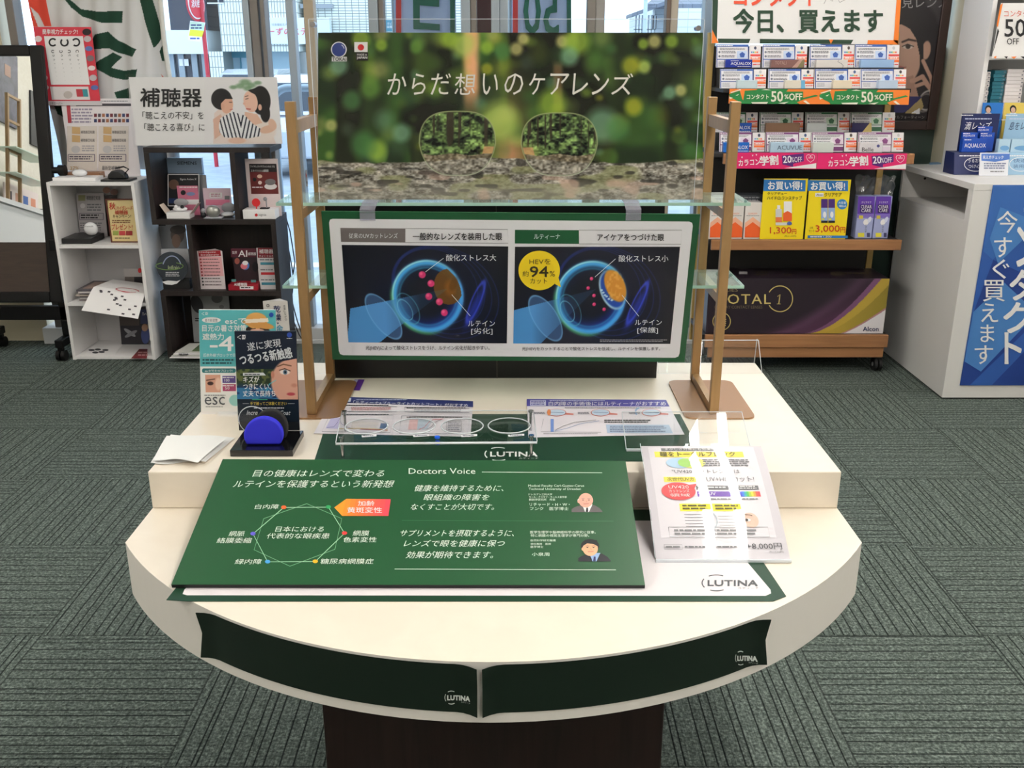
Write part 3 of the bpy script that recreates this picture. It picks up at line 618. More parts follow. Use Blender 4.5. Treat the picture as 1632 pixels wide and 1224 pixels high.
# ---- forest picture in its acrylic holder on the upper shelf
acr = clear('acrylic', (.985, .99, .99), .002); acre = M('acrylic_edge', (214, 220, 226), .25)
FY = 1.905; fs = shY(FY, .0006); zb = 1.1897
fp = thing('forest_poster', 'wide forest poster with two spectacle lenses and white writing above the shelf', 'poster', (0, FY, zb))
fq = [(507, 52.5), (1120, 57), (1107, 323), (521, 323)]
fq[2] = (1107, 322); fq[3] = (521, 322)
zt = fs.P(507, 52).z; xl, xr = -.352, .352
MB().box((xl, FY, zb), (xr, FY + .004, zt), WHITE).build('panel', fp)
c = CV(507, 52, 1120, 324, 1.35, (30, 46, 28)); X, Yc = c.X, c.Y; rs = np.random.RandomState(7)
n1, n2, n3 = c.noise(70, 60, 1), c.noise(28, 30, 2), c.noise(40, 160, 3)
c.mix(np.clip((n1 - .42) * 3, 0, .75), (62, 96, 44)); c.mix(np.clip((n3 - .55) * 4, 0, .8), (26, 24, 20)); c.mix(np.clip((n2 - .6) * 2.2, 0, .5), (96, 128, 52))
c.mix(np.clip(1 - np.abs(X - 815) / 50, 0, 1) * np.clip((Yc - 100) / 100, 0, 1) * .7, (150, 150, 80)); c.mix(np.clip(1 - np.abs(X - 816) / 34, 0, 1) * np.clip((Yc - 205) / 40, 0, 1) * .85, (170, 120, 92))
for x, wd, a in ((570, 14, .8), (648, 12, .7), (705, 26, .85), (900, 40, .75), (985, 20, .7), (1060, 40, .6), (600, 20, .6), (860, 14, .5)): c.mix(np.exp(-((X - x - 4 * np.sin(Yc / 60)) / wd) ** 2) * a * np.clip((250 - Yc) / 60, 0, 1), (24, 26, 20))
c.mix(np.exp(-(np.abs(X - 751) / 13) ** 4) * np.clip((190 - Yc) / 50, 0, 1), (198, 148, 112)); c.mix(np.exp(-((X - 889) / 8) ** 4) * np.clip((185 - Yc) / 20, 0, 1) * np.clip((Yc - 95) / 10, 0, 1) * .7, (120, 92, 66))
pal = [(134, 160, 60), (92, 128, 58), (160, 176, 92), (70, 112, 66), (110, 146, 120), (176, 170, 112), (60, 98, 50), (150, 150, 44)]
for k in range(120):
    x, y = rs.uniform(507, 1120), rs.uniform(52, 250); r_ = rs.uniform(5, 17)
    c.blob(x, y, r_, r_ * rs.uniform(.8, 1.2), pal[rs.randint(8)], 1.1, rs.uniform(.12, .5))
for x, y, r_, q in ((575, 62, 14, 0), (608, 72, 9, 0), (738, 72, 18, 2), (717, 62, 14, 0), (800, 82, 13, 3), (823, 78, 10, 5), (834, 62, 9, 5), (896, 66, 10, 5), (1043, 66, 10, 5), (1070, 66, 10, 0), (1025, 70, 8, 0), (1085, 144, 9, 5), (1066, 148, 10, 4), (1027, 107, 10, 2), (920, 66, 20, 0), (908, 90, 14, 4), (540, 105, 14, 4), (590, 140, 16, 1), (560, 160, 15, 3), (528, 200, 9, 5), (600, 240, 16, 0), (578, 230, 20, 3), (640, 212, 14, 4), (795, 195, 30, 2), (880, 165, 22, 0), (960, 200, 26, 4), (985, 205, 18, 3), (1010, 170, 14, 7), (1005, 105, 14, 7), (776, 76, 10, 0), (776, 110, 9, 7), (663, 75, 10, 1)): c.blob(x, y, r_, r_ * 1.05, pal[q], .75, .7)
# log and ground
edge = 256 + 4 * np.sin((X - 507) / 60) - 3 * c.noise(14, 14, 8); lg = np.clip((Yc - edge) / 2.5, 0, 1)
L1, L2, L3 = c.noise(16, 4, 11), c.noise(6, 3, 12), c.noise(50, 14, 13)
base = np.stack([100 + 70 * (L1 - .4), 92 + 62 * (L1 - .4), 80 + 54 * (L1 - .4)], -1) + (L2[..., None] - .5) * 64 + (c.noise(2.6, 1.5, 17)[..., None] - .5) * 52
c.C = c.C * (1 - lg[..., None]) + base * lg[..., None]
c.mix(lg * np.clip((L3 - .6) * 5, 0, .6), (120, 124, 50)); c.mix(lg * np.clip((c.noise(22, 7, 14) - .66) * 6, 0, .75), (44, 40, 36)); c.mix(lg * np.clip((c.noise(34, 10, 15) - .68) * 6, 0, .7) * np.clip((Yc - 270) / 20, 0, 1), (176, 116, 88)); c.mix(lg * np.clip((Yc - 285) / 40, 0, .45), (150, 140, 120))
# sharp view inside the lenses
def lens_in(cx, cy, rx, ry, flip):
    u, v = (X - cx) / rx, (Yc - cy) / ry; uu = u / np.where(v > 0, 1 - .16 * v, 1 + .02 * v)
    ins = (np.abs(uu) ** 3.0 + np.abs(v) ** 2.6) < 1; s_ = -1 if flip else 1
    f = np.empty(c.C.shape); f[:] = (44, 56, 34)
    a, b, d = c.noise(9, 6, 31 + flip), c.noise(3.2, 2.4, 33 + flip), c.noise(3, 60, 35 + flip)
    f += ((a - .45) * 130)[..., None] * np.array([.85, 1.0, .55]) + ((b - .5) * 90)[..., None] * np.array([.85, 1, .65])
    tr = np.clip((d - .62) * 8, 0, .9) * (Yc < cy + 5); f = f * (1 - tr[..., None]) + np.array([40, 34, 26]) * tr[..., None]
    lt = np.clip((u * s_ - .45) * 3, 0, .8) * np.clip((v + .1) * 2, 0, 1); f = f * (1 - lt[..., None]) + np.array([150, 160, 84]) * lt[..., None]
    pth_ = ((u * s_ > .72 - .2 * v) & (v > .1)); f[pth_] = f[pth_] * .3 + np.array([160, 112, 84]) * .7
    gr = v > .34 + .03 * np.sin(X / 9); bb = np.stack([112 + 70 * (L2 - .5), 102 + 64 * (L2 - .5), 86 + 56 * (L2 - .5)], -1) + (b[..., None] - .5) * 60; f[gr] = bb[gr]
    f[~gr] = f[~gr] * 1.1 + 8; c.C[ins] = f[ins]
    rr_ = (np.abs(uu) ** 3.0 + np.abs(v) ** 2.6); c.mix(np.exp(-((rr_ - 1) / .05) ** 2), (150, 156, 116)); c.mix(np.exp(-((rr_ - .97) / .03) ** 2) * .5, (60, 70, 46))
lens_in(729, 228.5, 60.5, 51, 0); lens_in(891.3, 230, 60.3, 50, 1)
x0f, x1f = fs.P(507, 52).x, fs.P(1120, 57).x
fs0 = fs
class FSheet:                      # fills the rectangular print: corners of the photo quad meet the corners of the print
    e = .0006
    def P(s, x, y, l=0):
        p = fs0.P(x, y); return Vector((p.x, FY - l * .0006, min(max(p.z, zb), zt)))
ff = FSheet()
c.C = np.clip((c.C - 20) * 1.3 + 12, 4, 250); g_ = c.C.mean(-1, keepdims=True); k_ = (lg * .55)[..., None]; c.C = np.clip((c.C * (1 - k_) + g_ * k_) * (1 + .22 * lg[..., None]), 0, 250); c.build('picture', ff, fp, 1, .25)
t = MB(); wt = K(238, 232, 224)
xs = [(618, 648), (657, 679), (687, 718), (725, 758), (769, 794), (804, 834), (843, 868), (876, 906), (913, 937), (944, 970), (975, 1008)]
for (a, b), ch in zip(xs, 'からだ想いのケアレンズ'): t.T(fs, ch, a, 117, b, 151, wt, 3, bold=0.004, shear=.08)
t.E(fs, 540.3, 79, 12.6, 12.6, WHITE, 3); t.E(fs, 540.3, 79, 11, 11, K(46, 62, 130), 4); t.arc(fs, 540.3, 79, 8.6, 8.6, 10, 60, 1, WHITE, 5); t.R(fs, 529, 90.5, 553, 98, WHITE, 3); t.T(fs, 'TOKAI', 530, 91.5, 552, 97, INK, 4, bold=.03)
t.R(fs, 565, 67, 586, 83, WHITE, 3); t.E(fs, 575.4, 75.5, 5, 5, K(205, 40, 44), 4); t.R(fs, 567.5, 83.6, 587, 96.5, K(26, 20, 20), 3); t.T(fs, 'MADE in', 569.5, 85.6, 585, 88.6, WHITE, 4); t.T(fs, 'JAPAN', 569, 90, 585.5, 94.8, WHITE, 4, bold=.02)
t.build('lettering', fp)
ah = thing('acrylic_holder', 'clear acrylic holder around the wide forest poster on the upper glass shelf', 'sign holder', (0, FY, zb))
a0, a1 = aY(493, 31, FY), aY(1121, 36, FY)
MB().box((a0.x, FY - .0065, zb), (a1.x, FY - .004, a0.z), acr).build('front_plate', ah); MB().box((a0.x, FY + .007, zb), (a1.x, FY + .0095, a0.z), acr).build('back_plate', ah)
MB().box((a0.x, FY - .0065, a0.z + .0002), (a1.x, FY - .004, a0.z + .001), acre).box((a0.x - .001, FY - .0065, zb), (a0.x - .0002, FY - .004, a0.z), acre).box((a1.x + .0002, FY - .0065, zb), (a1.x + .001, FY - .004, a0.z), acre).build('plate_edge', ah)
for px in (498.5, 1113):
    p = aY(px, 39 if px < 600 else 45, FY - .007); MB().cyl((p.x, FY - .0095, p.z), (p.x, FY + .012, p.z), .005, M('chrome', (190, 190, 195), .15, 1)).build('screw', ah)

# ---- eye diagram board hanging from the shelf
p0, p1 = aY(814, 339.5, 1.822), aY(811, 575, 1.882)
es = shT(p0.y, p0.z, p1.y, p1.z, .0004)
if es.n.y > 0: es.n = -es.n
eq = [(512, 337), (1116, 342), (1091, 577), (530, 573)]
eb = board('eye_diagram_board', 'green bordered board comparing two blue eye diagrams, clipped under the upper shelf', 'sign board', es, eq[::-1], .004, K(24, 78, 48, .4))
f = MB(); f.G(es, [(530, 348.6), (1098, 353), (1103, 355), (1104, 360), (1083, 563), (1081, 568), (1076, 570), (547, 566), (542, 564), (540, 559), (524.6, 355), (526, 350)][::-1], K(226, 226, 232, .35))
hg = K(104, 98, 98)
f.G(es, [(542.5, 363), (646, 364), (646, 386.4), (543.7, 385.3)][::-1], hg, 2); f.L(es, [(646, 364), (809.3, 365.5), (810, 387.4), (646, 386.4)], .7, GREY, 2)
f.G(es, [(820.8, 366), (922.6, 366.6), (922.8, 388.6), (820.5, 387.8)][::-1], K(22, 80, 48), 2); f.L(es, [(922.6, 366.6), (1086.6, 366.6), (1085, 389), (922.8, 388.6)], .7, GREY, 2)
f.build('face_print', eb)
def eye(x0, y0, x1, y1, q, good):
    c = CV(x0, y0, x1, y1, 1.25, (14, 16, 26)); X, Y = c.X, c.Y; cx, cy = (680, 472) if not good else (945.5, 474.4); r_ = 58
    c.mix(np.exp(-(((X - cx) / 105) ** 2 + ((Y - cy) / 85) ** 2)) * .5, (14, 22, 66))
    for k in range(4): c.ring(cx + 14 + 5 * k, cy - 16 + 3 * k, 70 + 7 * k, 58 + 4 * k, .012, (40, 70, 170), .35, .5)
    for k in range(3): c.blob(cx + 82 - 5 * k, cy + 8 + 10 * k, 7, 27, (28, 44, 140), 1.0, .5, .45)
    c.ring(cx + 78, cy + 8, 7, 34, .18, (60, 80, 220), .7, .4)
    d = np.hypot(X - cx, Y - cy) / r_
    c.mix((d < 1) * 1.0, (16, 20, 34)); c.mix(np.clip((d - .5) / .45, 0, 1) * (d < 1.0) * np.clip(.45 + .6 * ((X - cx) + (Y - cy)) / 80, .15, 1), (24, 50, 170))
    c.mix(np.exp(-((d - .93) / .085) ** 2) * .98, (70, 168, 236)); c.mix(np.exp(-((d - .99) / .03) ** 2) * np.clip(.55 - (X - cx - (Y - cy) * -.6) / 90, .15, 1), (150, 226, 246)); c.mix(np.exp(-((d - .80) / .03) ** 2) * .35, (60, 190, 230))
    c.mix(np.exp(-((d - 1.03) / .05) ** 2) * np.clip((-(X - cx) + (Y - cy) - 30) / 60, 0, .5), (90, 190, 100))
    if good:
        c.blob(cx + 34, cy - 12, 19, 33, (190, 230, 250), .12, .9, -.45); c.blob(cx + 35, cy - 13, 17.5, 31, (30, 70, 160), .15, 1, -.45); c.blob(cx + 39, cy - 19, 15.5, 28, (206, 140, 52), .15, 1, -.5)
        c.mix(c.inside([(cx + 20, cy - 45), (cx + 60, cy - 40), (cx + 62, cy + 12), (cx + 30, cy + 8)]) * (np.hypot(X - cx - 39, (Y - cy + 19) * .6) < 14) * np.clip((c.noise(3.5, 3.5, 5) - .5) * 2, 0, .5), (236, 182, 96))
        for a, b in ((18, 0), (21, 4), (24, 8), (27, 10), (31, 14), (36, 16)): c.blob(cx + a - 1, cy + b - 12, 2.2, 1.6, (200, 226, 240), .5, .9)
    else:
        c.mix((np.hypot((X - cx - 34) / 24, (Y - cy + 16) / 29) < 1) * (d < .95) * .9, (104, 68, 24)); c.blob(cx + 37, cy - 14, 9, 13, (140, 92, 30), .8, .7); c.blob(cx + 42, cy - 20, 6, 12, (84, 52, 18), .6, .6, .4)
    ap, bl_, tl = (cx + 33, cy - 13), (cx - 81, cy + 73.5), (cx - 128, cy + 20.5)
    if good: ap = (cx + 8, cy - 14)
    bm = c.inside([ap, bl_, (bl_[0] - 60, bl_[1] + 20), (tl[0] - 10, cy + 80), tl]); far = np.clip((ap[0] - X) / 130, 0, 1)
    c.mix(bm * (.18 + .8 * np.clip((far - .35) * 2.2, 0, 1)), (74, 142, 206))
    c.blob(cx - 74, cy + 33, 19, 42, (92, 150, 214), .08, .45, -.62); c.ring(cx - 74, cy + 33, 19, 42, .04, (120, 180, 230), .7, -.62)
    c.ring(cx - 33, cy + 20, 15, 27, .04, (90, 170, 190), .6, -.5); c.ring(cx - 38, cy + 22, 10, 18, .05, (130, 200, 226), .7, -.5)
    for x, y in (((671.7, 437), (685.6, 451), (681.4, 472), (698.6, 480.5), (706.4, 498)) if not good else ((944.7, 444), (940, 459), (950.4, 471), (951.5, 485), (968.7, 493))):
        k = 5.6 if not good else 2.8; c.blob(x, y, k, k, (206, 52, 112), .25); c.blob(x - k * .3, y - k * .3, k * .45, k * .45, (236, 110, 150), .8, .8)
    c.build('eye_picture', es, eb, 2, .3, qwarp(x0, y0, x1, y1, q))
eye(545, 390, 810, 547, [(544.7, 390), (810, 392.5), (807.8, 547), (555.5, 545.3)], False); eye(818, 393, 1085, 548, [(820.8, 393), (1083.8, 393), (1068.2, 547.8), (818, 547.2)], True)
t = MB(); wh = K(226, 230, 236)
for s_, a, b, c_, d, m_, bo in (('従来のUVカットレンズ', 556, 371, 634, 379.5, wh, 0), ('一般的なレンズを装用した眼', 658, 370.5, 800, 382.3, INK, .02), ('酸化ストレス大', 711, 405, 791, 415.6, wh, 0), ('ルテイン', 746, 510.5, 789, 519.7, wh, 0), ('[劣化]', 751, 522, 785, 533, wh, 0), ('光(HEV)によって酸化ストレスをうけ、ルテイン劣化が起きやすい。', 583, 550.3, 780.5, 558.5, INK, .01),
    ('ルティーナ', 851, 372.5, 892.5, 381, wh, .015), ('アイケアをつづけた眼', 952, 372.3, 1058, 383.5, INK, .02), ('酸化ストレス小', 986, 406.3, 1065, 416.7, wh, 0), ('ルテイン', 1011.6, 509, 1054.7, 517.7, wh, 0), ('[保護]', 1015.6, 521, 1048.5, 531.2, wh, 0), ('光(HEV)をカットすることで酸化ストレスを低減し、ルテインを保護します。', 832, 552.3, 1052, 559, INK, .01)):
    t.T(es, s_, a, b, c_, d, m_, 4, bold=bo)
for p in ([(707, 411), (678, 433)], [(720, 469), (749.5, 503)], [(981, 412), (948, 441)], [(991, 469.6), (1018, 503.5)]): t.L(es, p, .8, wh, 4)
t.D(es, 956, 540, 1065.5, 545, 2, K(150, 150, 156), 4, 3)
t.build('lettering', eb)
b_ = MB(); yl = K(238, 208, 36); b_.E(es, 859.3, 430.5, 33, 31.5, yl, 4, n=40); b_.G(es, [(884, 452), (894, 457), (890, 442)], yl, 4); kk = K(50, 44, 24)
for s_, a, b, c_, d, bo in (('HEVを', 843.7, 411.6, 877.6, 420.5, 0), ('約', 833, 431, 842.6, 440, 0), ('94', 844.5, 423.7, 873.6, 440.7, .03), ('%', 876, 431, 884.4, 440, 0), ('カット', 845, 443, 872, 451.5, 0)): b_.T(es, s_, a, b, c_, d, kk, 6, bold=bo)
b_.build('speech_bubble', eb)
for px in (585, 1010):
    x = aY(px, 335, 1.82).x; zs = 1.1897
    m = MB(); cl = clear('clip_plastic', (.9, .9, .95), .05, haze=.25, hazec=(200, 200, 215))
    yk = 1.8405; hw = .0145; ye = es.P(px, 345, 1).y - .0012; yd = es.P(px, 351, 1).y - .0012; zd = es.P(px, 351).z
    m.add([(x - hw, 1.892, zs + .0005), (x + hw, 1.892, zs + .0005), (x + hw, 1.8625, zs + .0005), (x - hw, 1.8625, zs + .0005), (x - hw, ye, 1.182), (x + hw, ye, 1.182), (x - hw, yd, zd), (x + hw, yd, zd)], [(0, 1, 2, 3), (3, 2, 5, 4), (4, 5, 7, 6)], cl)
    ob = m.build('sign_clip'); tag(ob, 'clear plastic sign clip on the shelf edge, %s of the two' % ('left' if px < 800 else 'right'), 'clip', 'clips holding the eye board'); md = ob.modifiers.new('thick', 'SOLIDIFY'); md.thickness = .0012
# ------------------------------------------------------------------ small things on the riser
paper = K(232, 226, 232, .4)
def leaflet(label, quad, draw, z=ZR + .0016):
    sh = shZ(z + .0004, .0003); mb = MB(); mb.prism([sh.P(x, y) for x, y in quad[::-1]], (0, 0, -.0004), paper); draw(mb, sh)
    return tag(mb.build('leaflet'), label, 'leaflet', 'leaflets lying on the riser')
def lf1(m, s):
    nv = K(44, 52, 104); m.G(s, [(532, 632), (754, 639.5), (754, 649), (528.5, 641.5)][::-1], nv); m.G(s, [(533.5, 633.8), (560, 634.7), (558.5, 641), (531.5, 640.2)][::-1], K(214, 220, 234), 2)
    m.T(s, '「ルティーナ+ブルーライトカットコート」がおすすめ', 0, 0, 1, 1, WHITE, 2, bold=.015, quad=[(564, 638.5), (746, 644), (745.5, 649), (562, 644.2)]); m.D(s, 568, 636, 650, 639, 1, K(160, 166, 190), 2)
    for q in ([(530, 645), (632, 648.5), (632, 657), (528, 656)], [(645, 649), (748, 651.5), (748, 658), (645, 657)], [(526.5, 660), (627, 662), (622, 690), (513, 688)], [(640, 663), (748.5, 665), (745, 692), (636, 691)]): m.L(s, q + q[:1], .6, K(120, 120, 130), 2)
    m.D(s, 535, 645.5, 628, 648, 1, INK, 3, 2); m.D(s, 648, 649.5, 745, 652, 1, INK, 3, 3); m.D(s, 560, 649, 625, 656, 3, K(190, 130, 130), 3, 4); m.D(s, 660, 652.5, 740, 657.5, 2, K(150, 150, 158), 3, 5)
    m.D(s, 530, 660, 627, 663, 1, K(70, 70, 80), 3, 6); m.D(s, 648, 664, 740, 667, 1, INK, 3, 7)
    m.G(s, [(528, 666), (543, 666.5), (539, 684), (519, 683)][::-1], K(196, 190, 226), 2); m.L(s, [(521, 682), (532, 681), (538, 674), (541, 667), (544, 676), (552, 681), (560, 683)], .6, K(90, 90, 150), 3)
    m.G(s, [(562, 672), (604, 673), (601, 684), (559, 683)][::-1], K(222, 214, 212), 2); m.L(s, [(540, 684), (575, 683), (600, 684.5), (618, 686)], .8, K(200, 170, 70), 3); m.L(s, [(575, 684.8), (618, 686.5)], .8, K(190, 90, 80), 4); m.G(s, [(607, 675), (619, 675.5), (617, 684), (605, 683.5)][::-1], K(60, 90, 130), 3)
    m.G(s, [(653, 669), (666, 669), (664, 685), (650, 685)][::-1], K(234, 190, 190), 2); m.G(s, [(667, 669), (690, 669.5), (680, 685), (665, 685)][::-1], K(190, 206, 220), 2); m.L(s, [(668, 685), (676, 682), (683, 674), (690, 669.5), (706, 668.5)], .8, K(190, 70, 70), 3); m.L(s, [(680, 685), (687, 681), (694, 673), (704, 669)], .7, GREY, 3)
    m.frame(s, 712, 671, 735, 688, .6, GREY, 3); m.D(s, 714, 672, 734, 687, 5, K(150, 150, 158), 3, 8)
def lf2(m, s):
    pv = K(78, 74, 148); m.G(s, [(839.6, 636), (1061.4, 637.3), (1067, 648), (839.6, 647.5)][::-1], pv); m.R(s, 845, 638.5, 870, 647, K(214, 214, 234), 2); m.D(s, 846, 639, 869, 646.5, 3, pv, 3)
    m.T(s, '白内障の手術後にはルティーナがおすすめ', 874.4, 640.6, 1061, 647.3, WHITE, 3, bold=.015); m.D(s, 876, 638, 965, 640.2, 1, K(190, 190, 220), 3)
    for cx, cy in ((887, 658), (957, 658), (1038, 658)):
        m.E(s, cx, cy, 15.5, 6, K(206, 120, 110), 2); m.E(s, cx, cy, 14.2, 5.2, K(196, 214, 232), 3); m.G(s, [(cx + 13, cy), (cx + 27, cy + 1.6), (cx + 27, cy + 3.4), (cx + 12, cy + 3.2)][::-1], K(214, 130, 120), 2); m.L(s, [(cx - 11, cy), (cx + 12, cy + .4)], .5, K(90, 120, 160), 4); m.D(s, cx - 36, cy - 1, cx - 18, cy + 3, 2, K(120, 120, 130), 3, int(cx))
    m.E(s, 875, 658, 3, 5, K(222, 140, 90), 4); m.arc(s, 1019, 657, 6, 6, 90, 230, 2.5, K(150, 180, 214), 4)
    m.L(s, [(866, 668), (862, 688.5), (958, 689.5)], .6, GREY, 2); m.R(s, 877.5, 668.5, 882.5, 688.7, K(120, 150, 214), 3); m.L(s, [(884, 687), (897, 680), (915, 674), (950, 670)], .6, GREY, 4); m.L(s, [(884, 688), (905, 683), (925, 676), (955, 671.5)], .6, K(130, 150, 190), 4)
    m.D(s, 963, 669, 1040, 675, 2, INK, 3, 11); m.G(s, [(965.5, 677), (1066, 677.5), (1072.5, 691), (968, 690.5)][::-1], K(186, 204, 226), 2); m.D(s, 972, 679, 1062, 689.5, 4, K(110, 120, 150), 3, 12); m.D(s, 866, 691, 955, 692.6, 1, GREY, 3, 13); m.D(s, 900, 649.5, 1055, 651.5, 1, GREY, 3, 14)
leaflet('white leaflet with navy heading and small charts, lying under the clear lens stand', [(532, 632), (754, 639.5), (750, 696), (500, 690.5)], lf1)
leaflet('white leaflet with violet heading and three eye sketches on the riser', [(839.6, 636), (1061.4, 637.3), (1091, 692.5), (842, 697)], lf2)
# purple leaflet behind the left stand
pl = shZ(ZR + .0012, .0003); m = MB(); m.panel(pl, [(566, 604.5), (581, 604.8), (573, 622), (548, 621)][::-1], .0004, K(84, 40, 130)); m.G(pl, [(566, 605), (571, 605), (562, 622), (549, 621)][::-1], K(180, 176, 206)); tag(m.build('leaflet'), 'violet and white leaflet peeking out behind the left metal stand', 'leaflet')

# ---- clear lens stand
ls = thing('lens_stand', 'clear acrylic stand on four posts holding four round sample lenses', 'lens stand', (-.04, 1.66, ZR + .002))
chrome = _M['chrome']; zt_ = .814
qa = [aZ(545, 655, zt_), aZ(850, 654, zt_), aZ(856, 703, zt_), aZ(535, 705, zt_)]
lens4 = [(584, 680, 33.6, 20), (660, 679.6, 33.4, 20), (736.6, 679.6, 33.4, 20), (811.5, 679, 33.4, 20)]
sl = shZ(zt_, .0003)
pm_ = MB().prism([q for q in qa][::-1], (0, 0, -.005), acr)
pm_.build('plate', ls)
rim = MB(); rim.tube([qa[3] + Vector((0, -.0006, -.0025)), qa[2] + Vector((0, -.0006, -.0025))], .0024, acre, 6).tube([qa[0], qa[1]], .0008, acre, 6).tube([qa[0], qa[3]], .0009, acre, 6).tube([qa[1], qa[2]], .0009, acre, 6); rim.build('plate_edge', ls)
for k, (cx, cy, rx, ry) in enumerate(lens4):
    c0 = sl.P(cx, cy); r_ = (sl.P(cx + rx, cy) - sl.P(cx - rx, cy)).x / 2; g = clear('lens_dark', (.60, .66, .62), .004) if k == 3 else clear('lens_clear', (.97, .98, .98), .004)
    mb = MB(); rows_ = []
    for i in range(7):
        q = r_ * i / 6; rows_.append([(c0.x + q * math.cos(2 * math.pi * j / 36), c0.y + q * math.sin(2 * math.pi * j / 36), zt_ + .0015 + .003 * (1 - (i / 6) ** 2)) for j in range(37)])
    mb.grid(rows_, g); ob = mb.build('lens', ls)
    ln = MB(); ln.tube([(c0.x + r_ * math.cos(2 * math.pi * j / 36), c0.y + r_ * math.sin(2 * math.pi * j / 36), zt_ + .001) for j in range(37)], .0013, acre, 6); ln.build('lens_rim', ob)
    st = MB(); s2 = shZ(zt_ + .0022, .0003); st.G(s2, [(cx - 2 if k else cx - 8, cy + 14.2), (cx + 24 if k else cx + 16, cy + 12.4), (cx + 24 if k else cx + 16, cy + 15.6), (cx - 1 if k else cx - 7, cy + 17.2)][::-1], K(236, 234, 236)); st.D(s2, cx + 1 if k else cx - 5, cy + 13.8, cx + 21 if k else cx + 13, cy + 16, 1, K(90, 90, 110), 2, k); st.build('sticker', ob)
for px, py in ((549, 658), (846, 657), (544.5, 698), (847, 696.5)):
    p = aZ(px, py, zt_); MB().cyl((p.x, p.y, ZR + .002), (p.x, p.y, zt_ + .001), .0028, chrome, n=12).cyl((p.x, p.y, zt_ + .0003), (p.x, p.y, zt_ + .004), .0048, chrome, n=16).build('post', ls)
p = aZ(697, 698, zt_); MB().cyl((p.x, p.y, zt_), (p.x, p.y, zt_ + .003), .0048, K(26, 90, 214), n=16).cyl((p.x, p.y, zt_ - .012), (p.x, p.y, zt_ - .005), .004, K(20, 60, 170), n=12).build('blue_pin', ls)

# ---- empty acrylic slope on the right
asl = thing('acrylic_card_stand', 'empty clear acrylic card stand reflecting the ceiling tubes, beside the right metal stand', 'card stand', (.3, 1.7, ZR))
ps = [aZ(998, 717, ZR + .003), aZ(1179, 717, ZR + .003)]
yA = ps[0].y; tl = math.radians(25); ln_ = .095; yB_, zB_ = yA + ln_ * math.cos(tl), ZR + .004 + ln_ * math.sin(tl)
bx0, bx1 = ps[0].x, ps[1].x + .02
gls = clear('acrylic_glossy', (.985, .99, .99), .015)
MB().prism([(bx0, yA, ZR + .004), (bx1, yA, ZR + .004), (bx1, yB_, zB_), (bx0, yB_, zB_)], (0, .0006, -.002), gls).build('slope_plate', asl)
MB().prism([(bx0, yB_ + .0008, zB_), (bx1, yB_ + .0008, zB_), (bx1, yB_ + .004, ZR + .0004), (bx0, yB_ + .004, ZR + .0004)], (0, .002, 0), acr).build('rear_plate', asl)
MB().box((bx0, yA - .0045, ZR + .002), (bx1, yA - .0005, ZR + .006), acre).tube([(bx0, yB_, zB_ + .0005), (bx1, yB_, zB_ + .0005)], .0008, acre, 6).tube([(bx0, yA, ZR + .004), (bx0, yB_, zB_)], .0008, acre, 6).tube([(bx1, yA, ZR + .004), (bx1, yB_, zB_)], .0008, acre, 6).build('plate_edge', asl)

# ---- curved flyer running from the riser down to the lower table
class Bent:
    e = .0004
    prof = [(1.343, .7095)]
    for _k in range(48): _t = math.radians(32 - 15 * (_k + .5) / 48); prof.append((prof[-1][0] + .243 / 48 * math.cos(_t), prof[-1][1] + .243 / 48 * math.sin(_t)))
    Ls = [0]
    for (a, b), (c, d) in zip(prof[:-1], prof[1:]): Ls.append(Ls[-1] + math.hypot(c - a, d - b))
    x0, x1 = .2257, .4355
    def at(s, u, v, l=0):            # u across 0..1, v from top 0..1
        q = (1 - v) * s.Ls[-1]; k = max(i for i in range(len(s.Ls)) if s.Ls[i] <= q + 1e-9); k = min(k, len(s.prof) - 2); f = (q - s.Ls[k]) / (s.Ls[k + 1] - s.Ls[k])
        (a, b), (c, d) = s.prof[k], s.prof[k + 1]; ny, nz = -(d - b), (c - a); h = math.hypot(ny, nz)
        return Vector((s.x0 + (s.x1 - s.x0) * u, a + (c - a) * f + ny / h * l * s.e, b + (d - b) * f + nz / h * l * s.e))
    def P(s, px, py, l=0): return s.at(px / 1000, py / 1400, l)
bt = Bent(); fl = thing('price_flyer', 'white flyer with red bubble and rainbow bar, bent from riser down to lower table', 'flyer', (.33, 1.45, ZL))
glossp = M('laminated_paper', (200, 194, 202), .3, 0, .5, coat=.6); glossw = M('laminated_white', (216, 210, 217), .3, 0, .5, coat=.6)
m = MB(); g = [[bt.at(u / 8, v / 40, 0) for u in range(9)] for v in range(41)]; m.grid([r[::1] for r in g][::-1], glossp, True)
gw = [[bt.at(.055 + .875 * u / 8, .015 + .825 * v / 36, 1) for u in range(9)] for v in range(37)]; m.grid(gw[::-1], glossw, True); ob = m.build('sheet', fl); 
t = MB(); yw = K(240, 224, 90)
def BR(x0, y0, x1, y1, mat, l=2):
    n = max(1, int((y1 - y0) / 35)); t.grid([[bt.P(x0, y0 + (y1 - y0) * k / n, l), bt.P(x1, y0 + (y1 - y0) * k / n, l)] for k in range(n, -1, -1)], mat)
BR(160, 40, 640, 80, K(112, 112, 116)); t.T(bt, 'まぶしさ対策にも効果的', 190, 44, 610, 76, WHITE, 4); BR(100, 92, 830, 175, yw); t.T(bt, '瞳をトータルブロック', 145, 96, 760, 168, K(84, 78, 40), 4, bold=.02)
t.E(bt, 285, 260, 105, 75, K(176, 206, 232), 3); t.E(bt, 395, 260, 105, 75, K(236, 236, 120), 3.4); t.E(bt, 338, 260, 62, 62, K(160, 206, 110), 4)
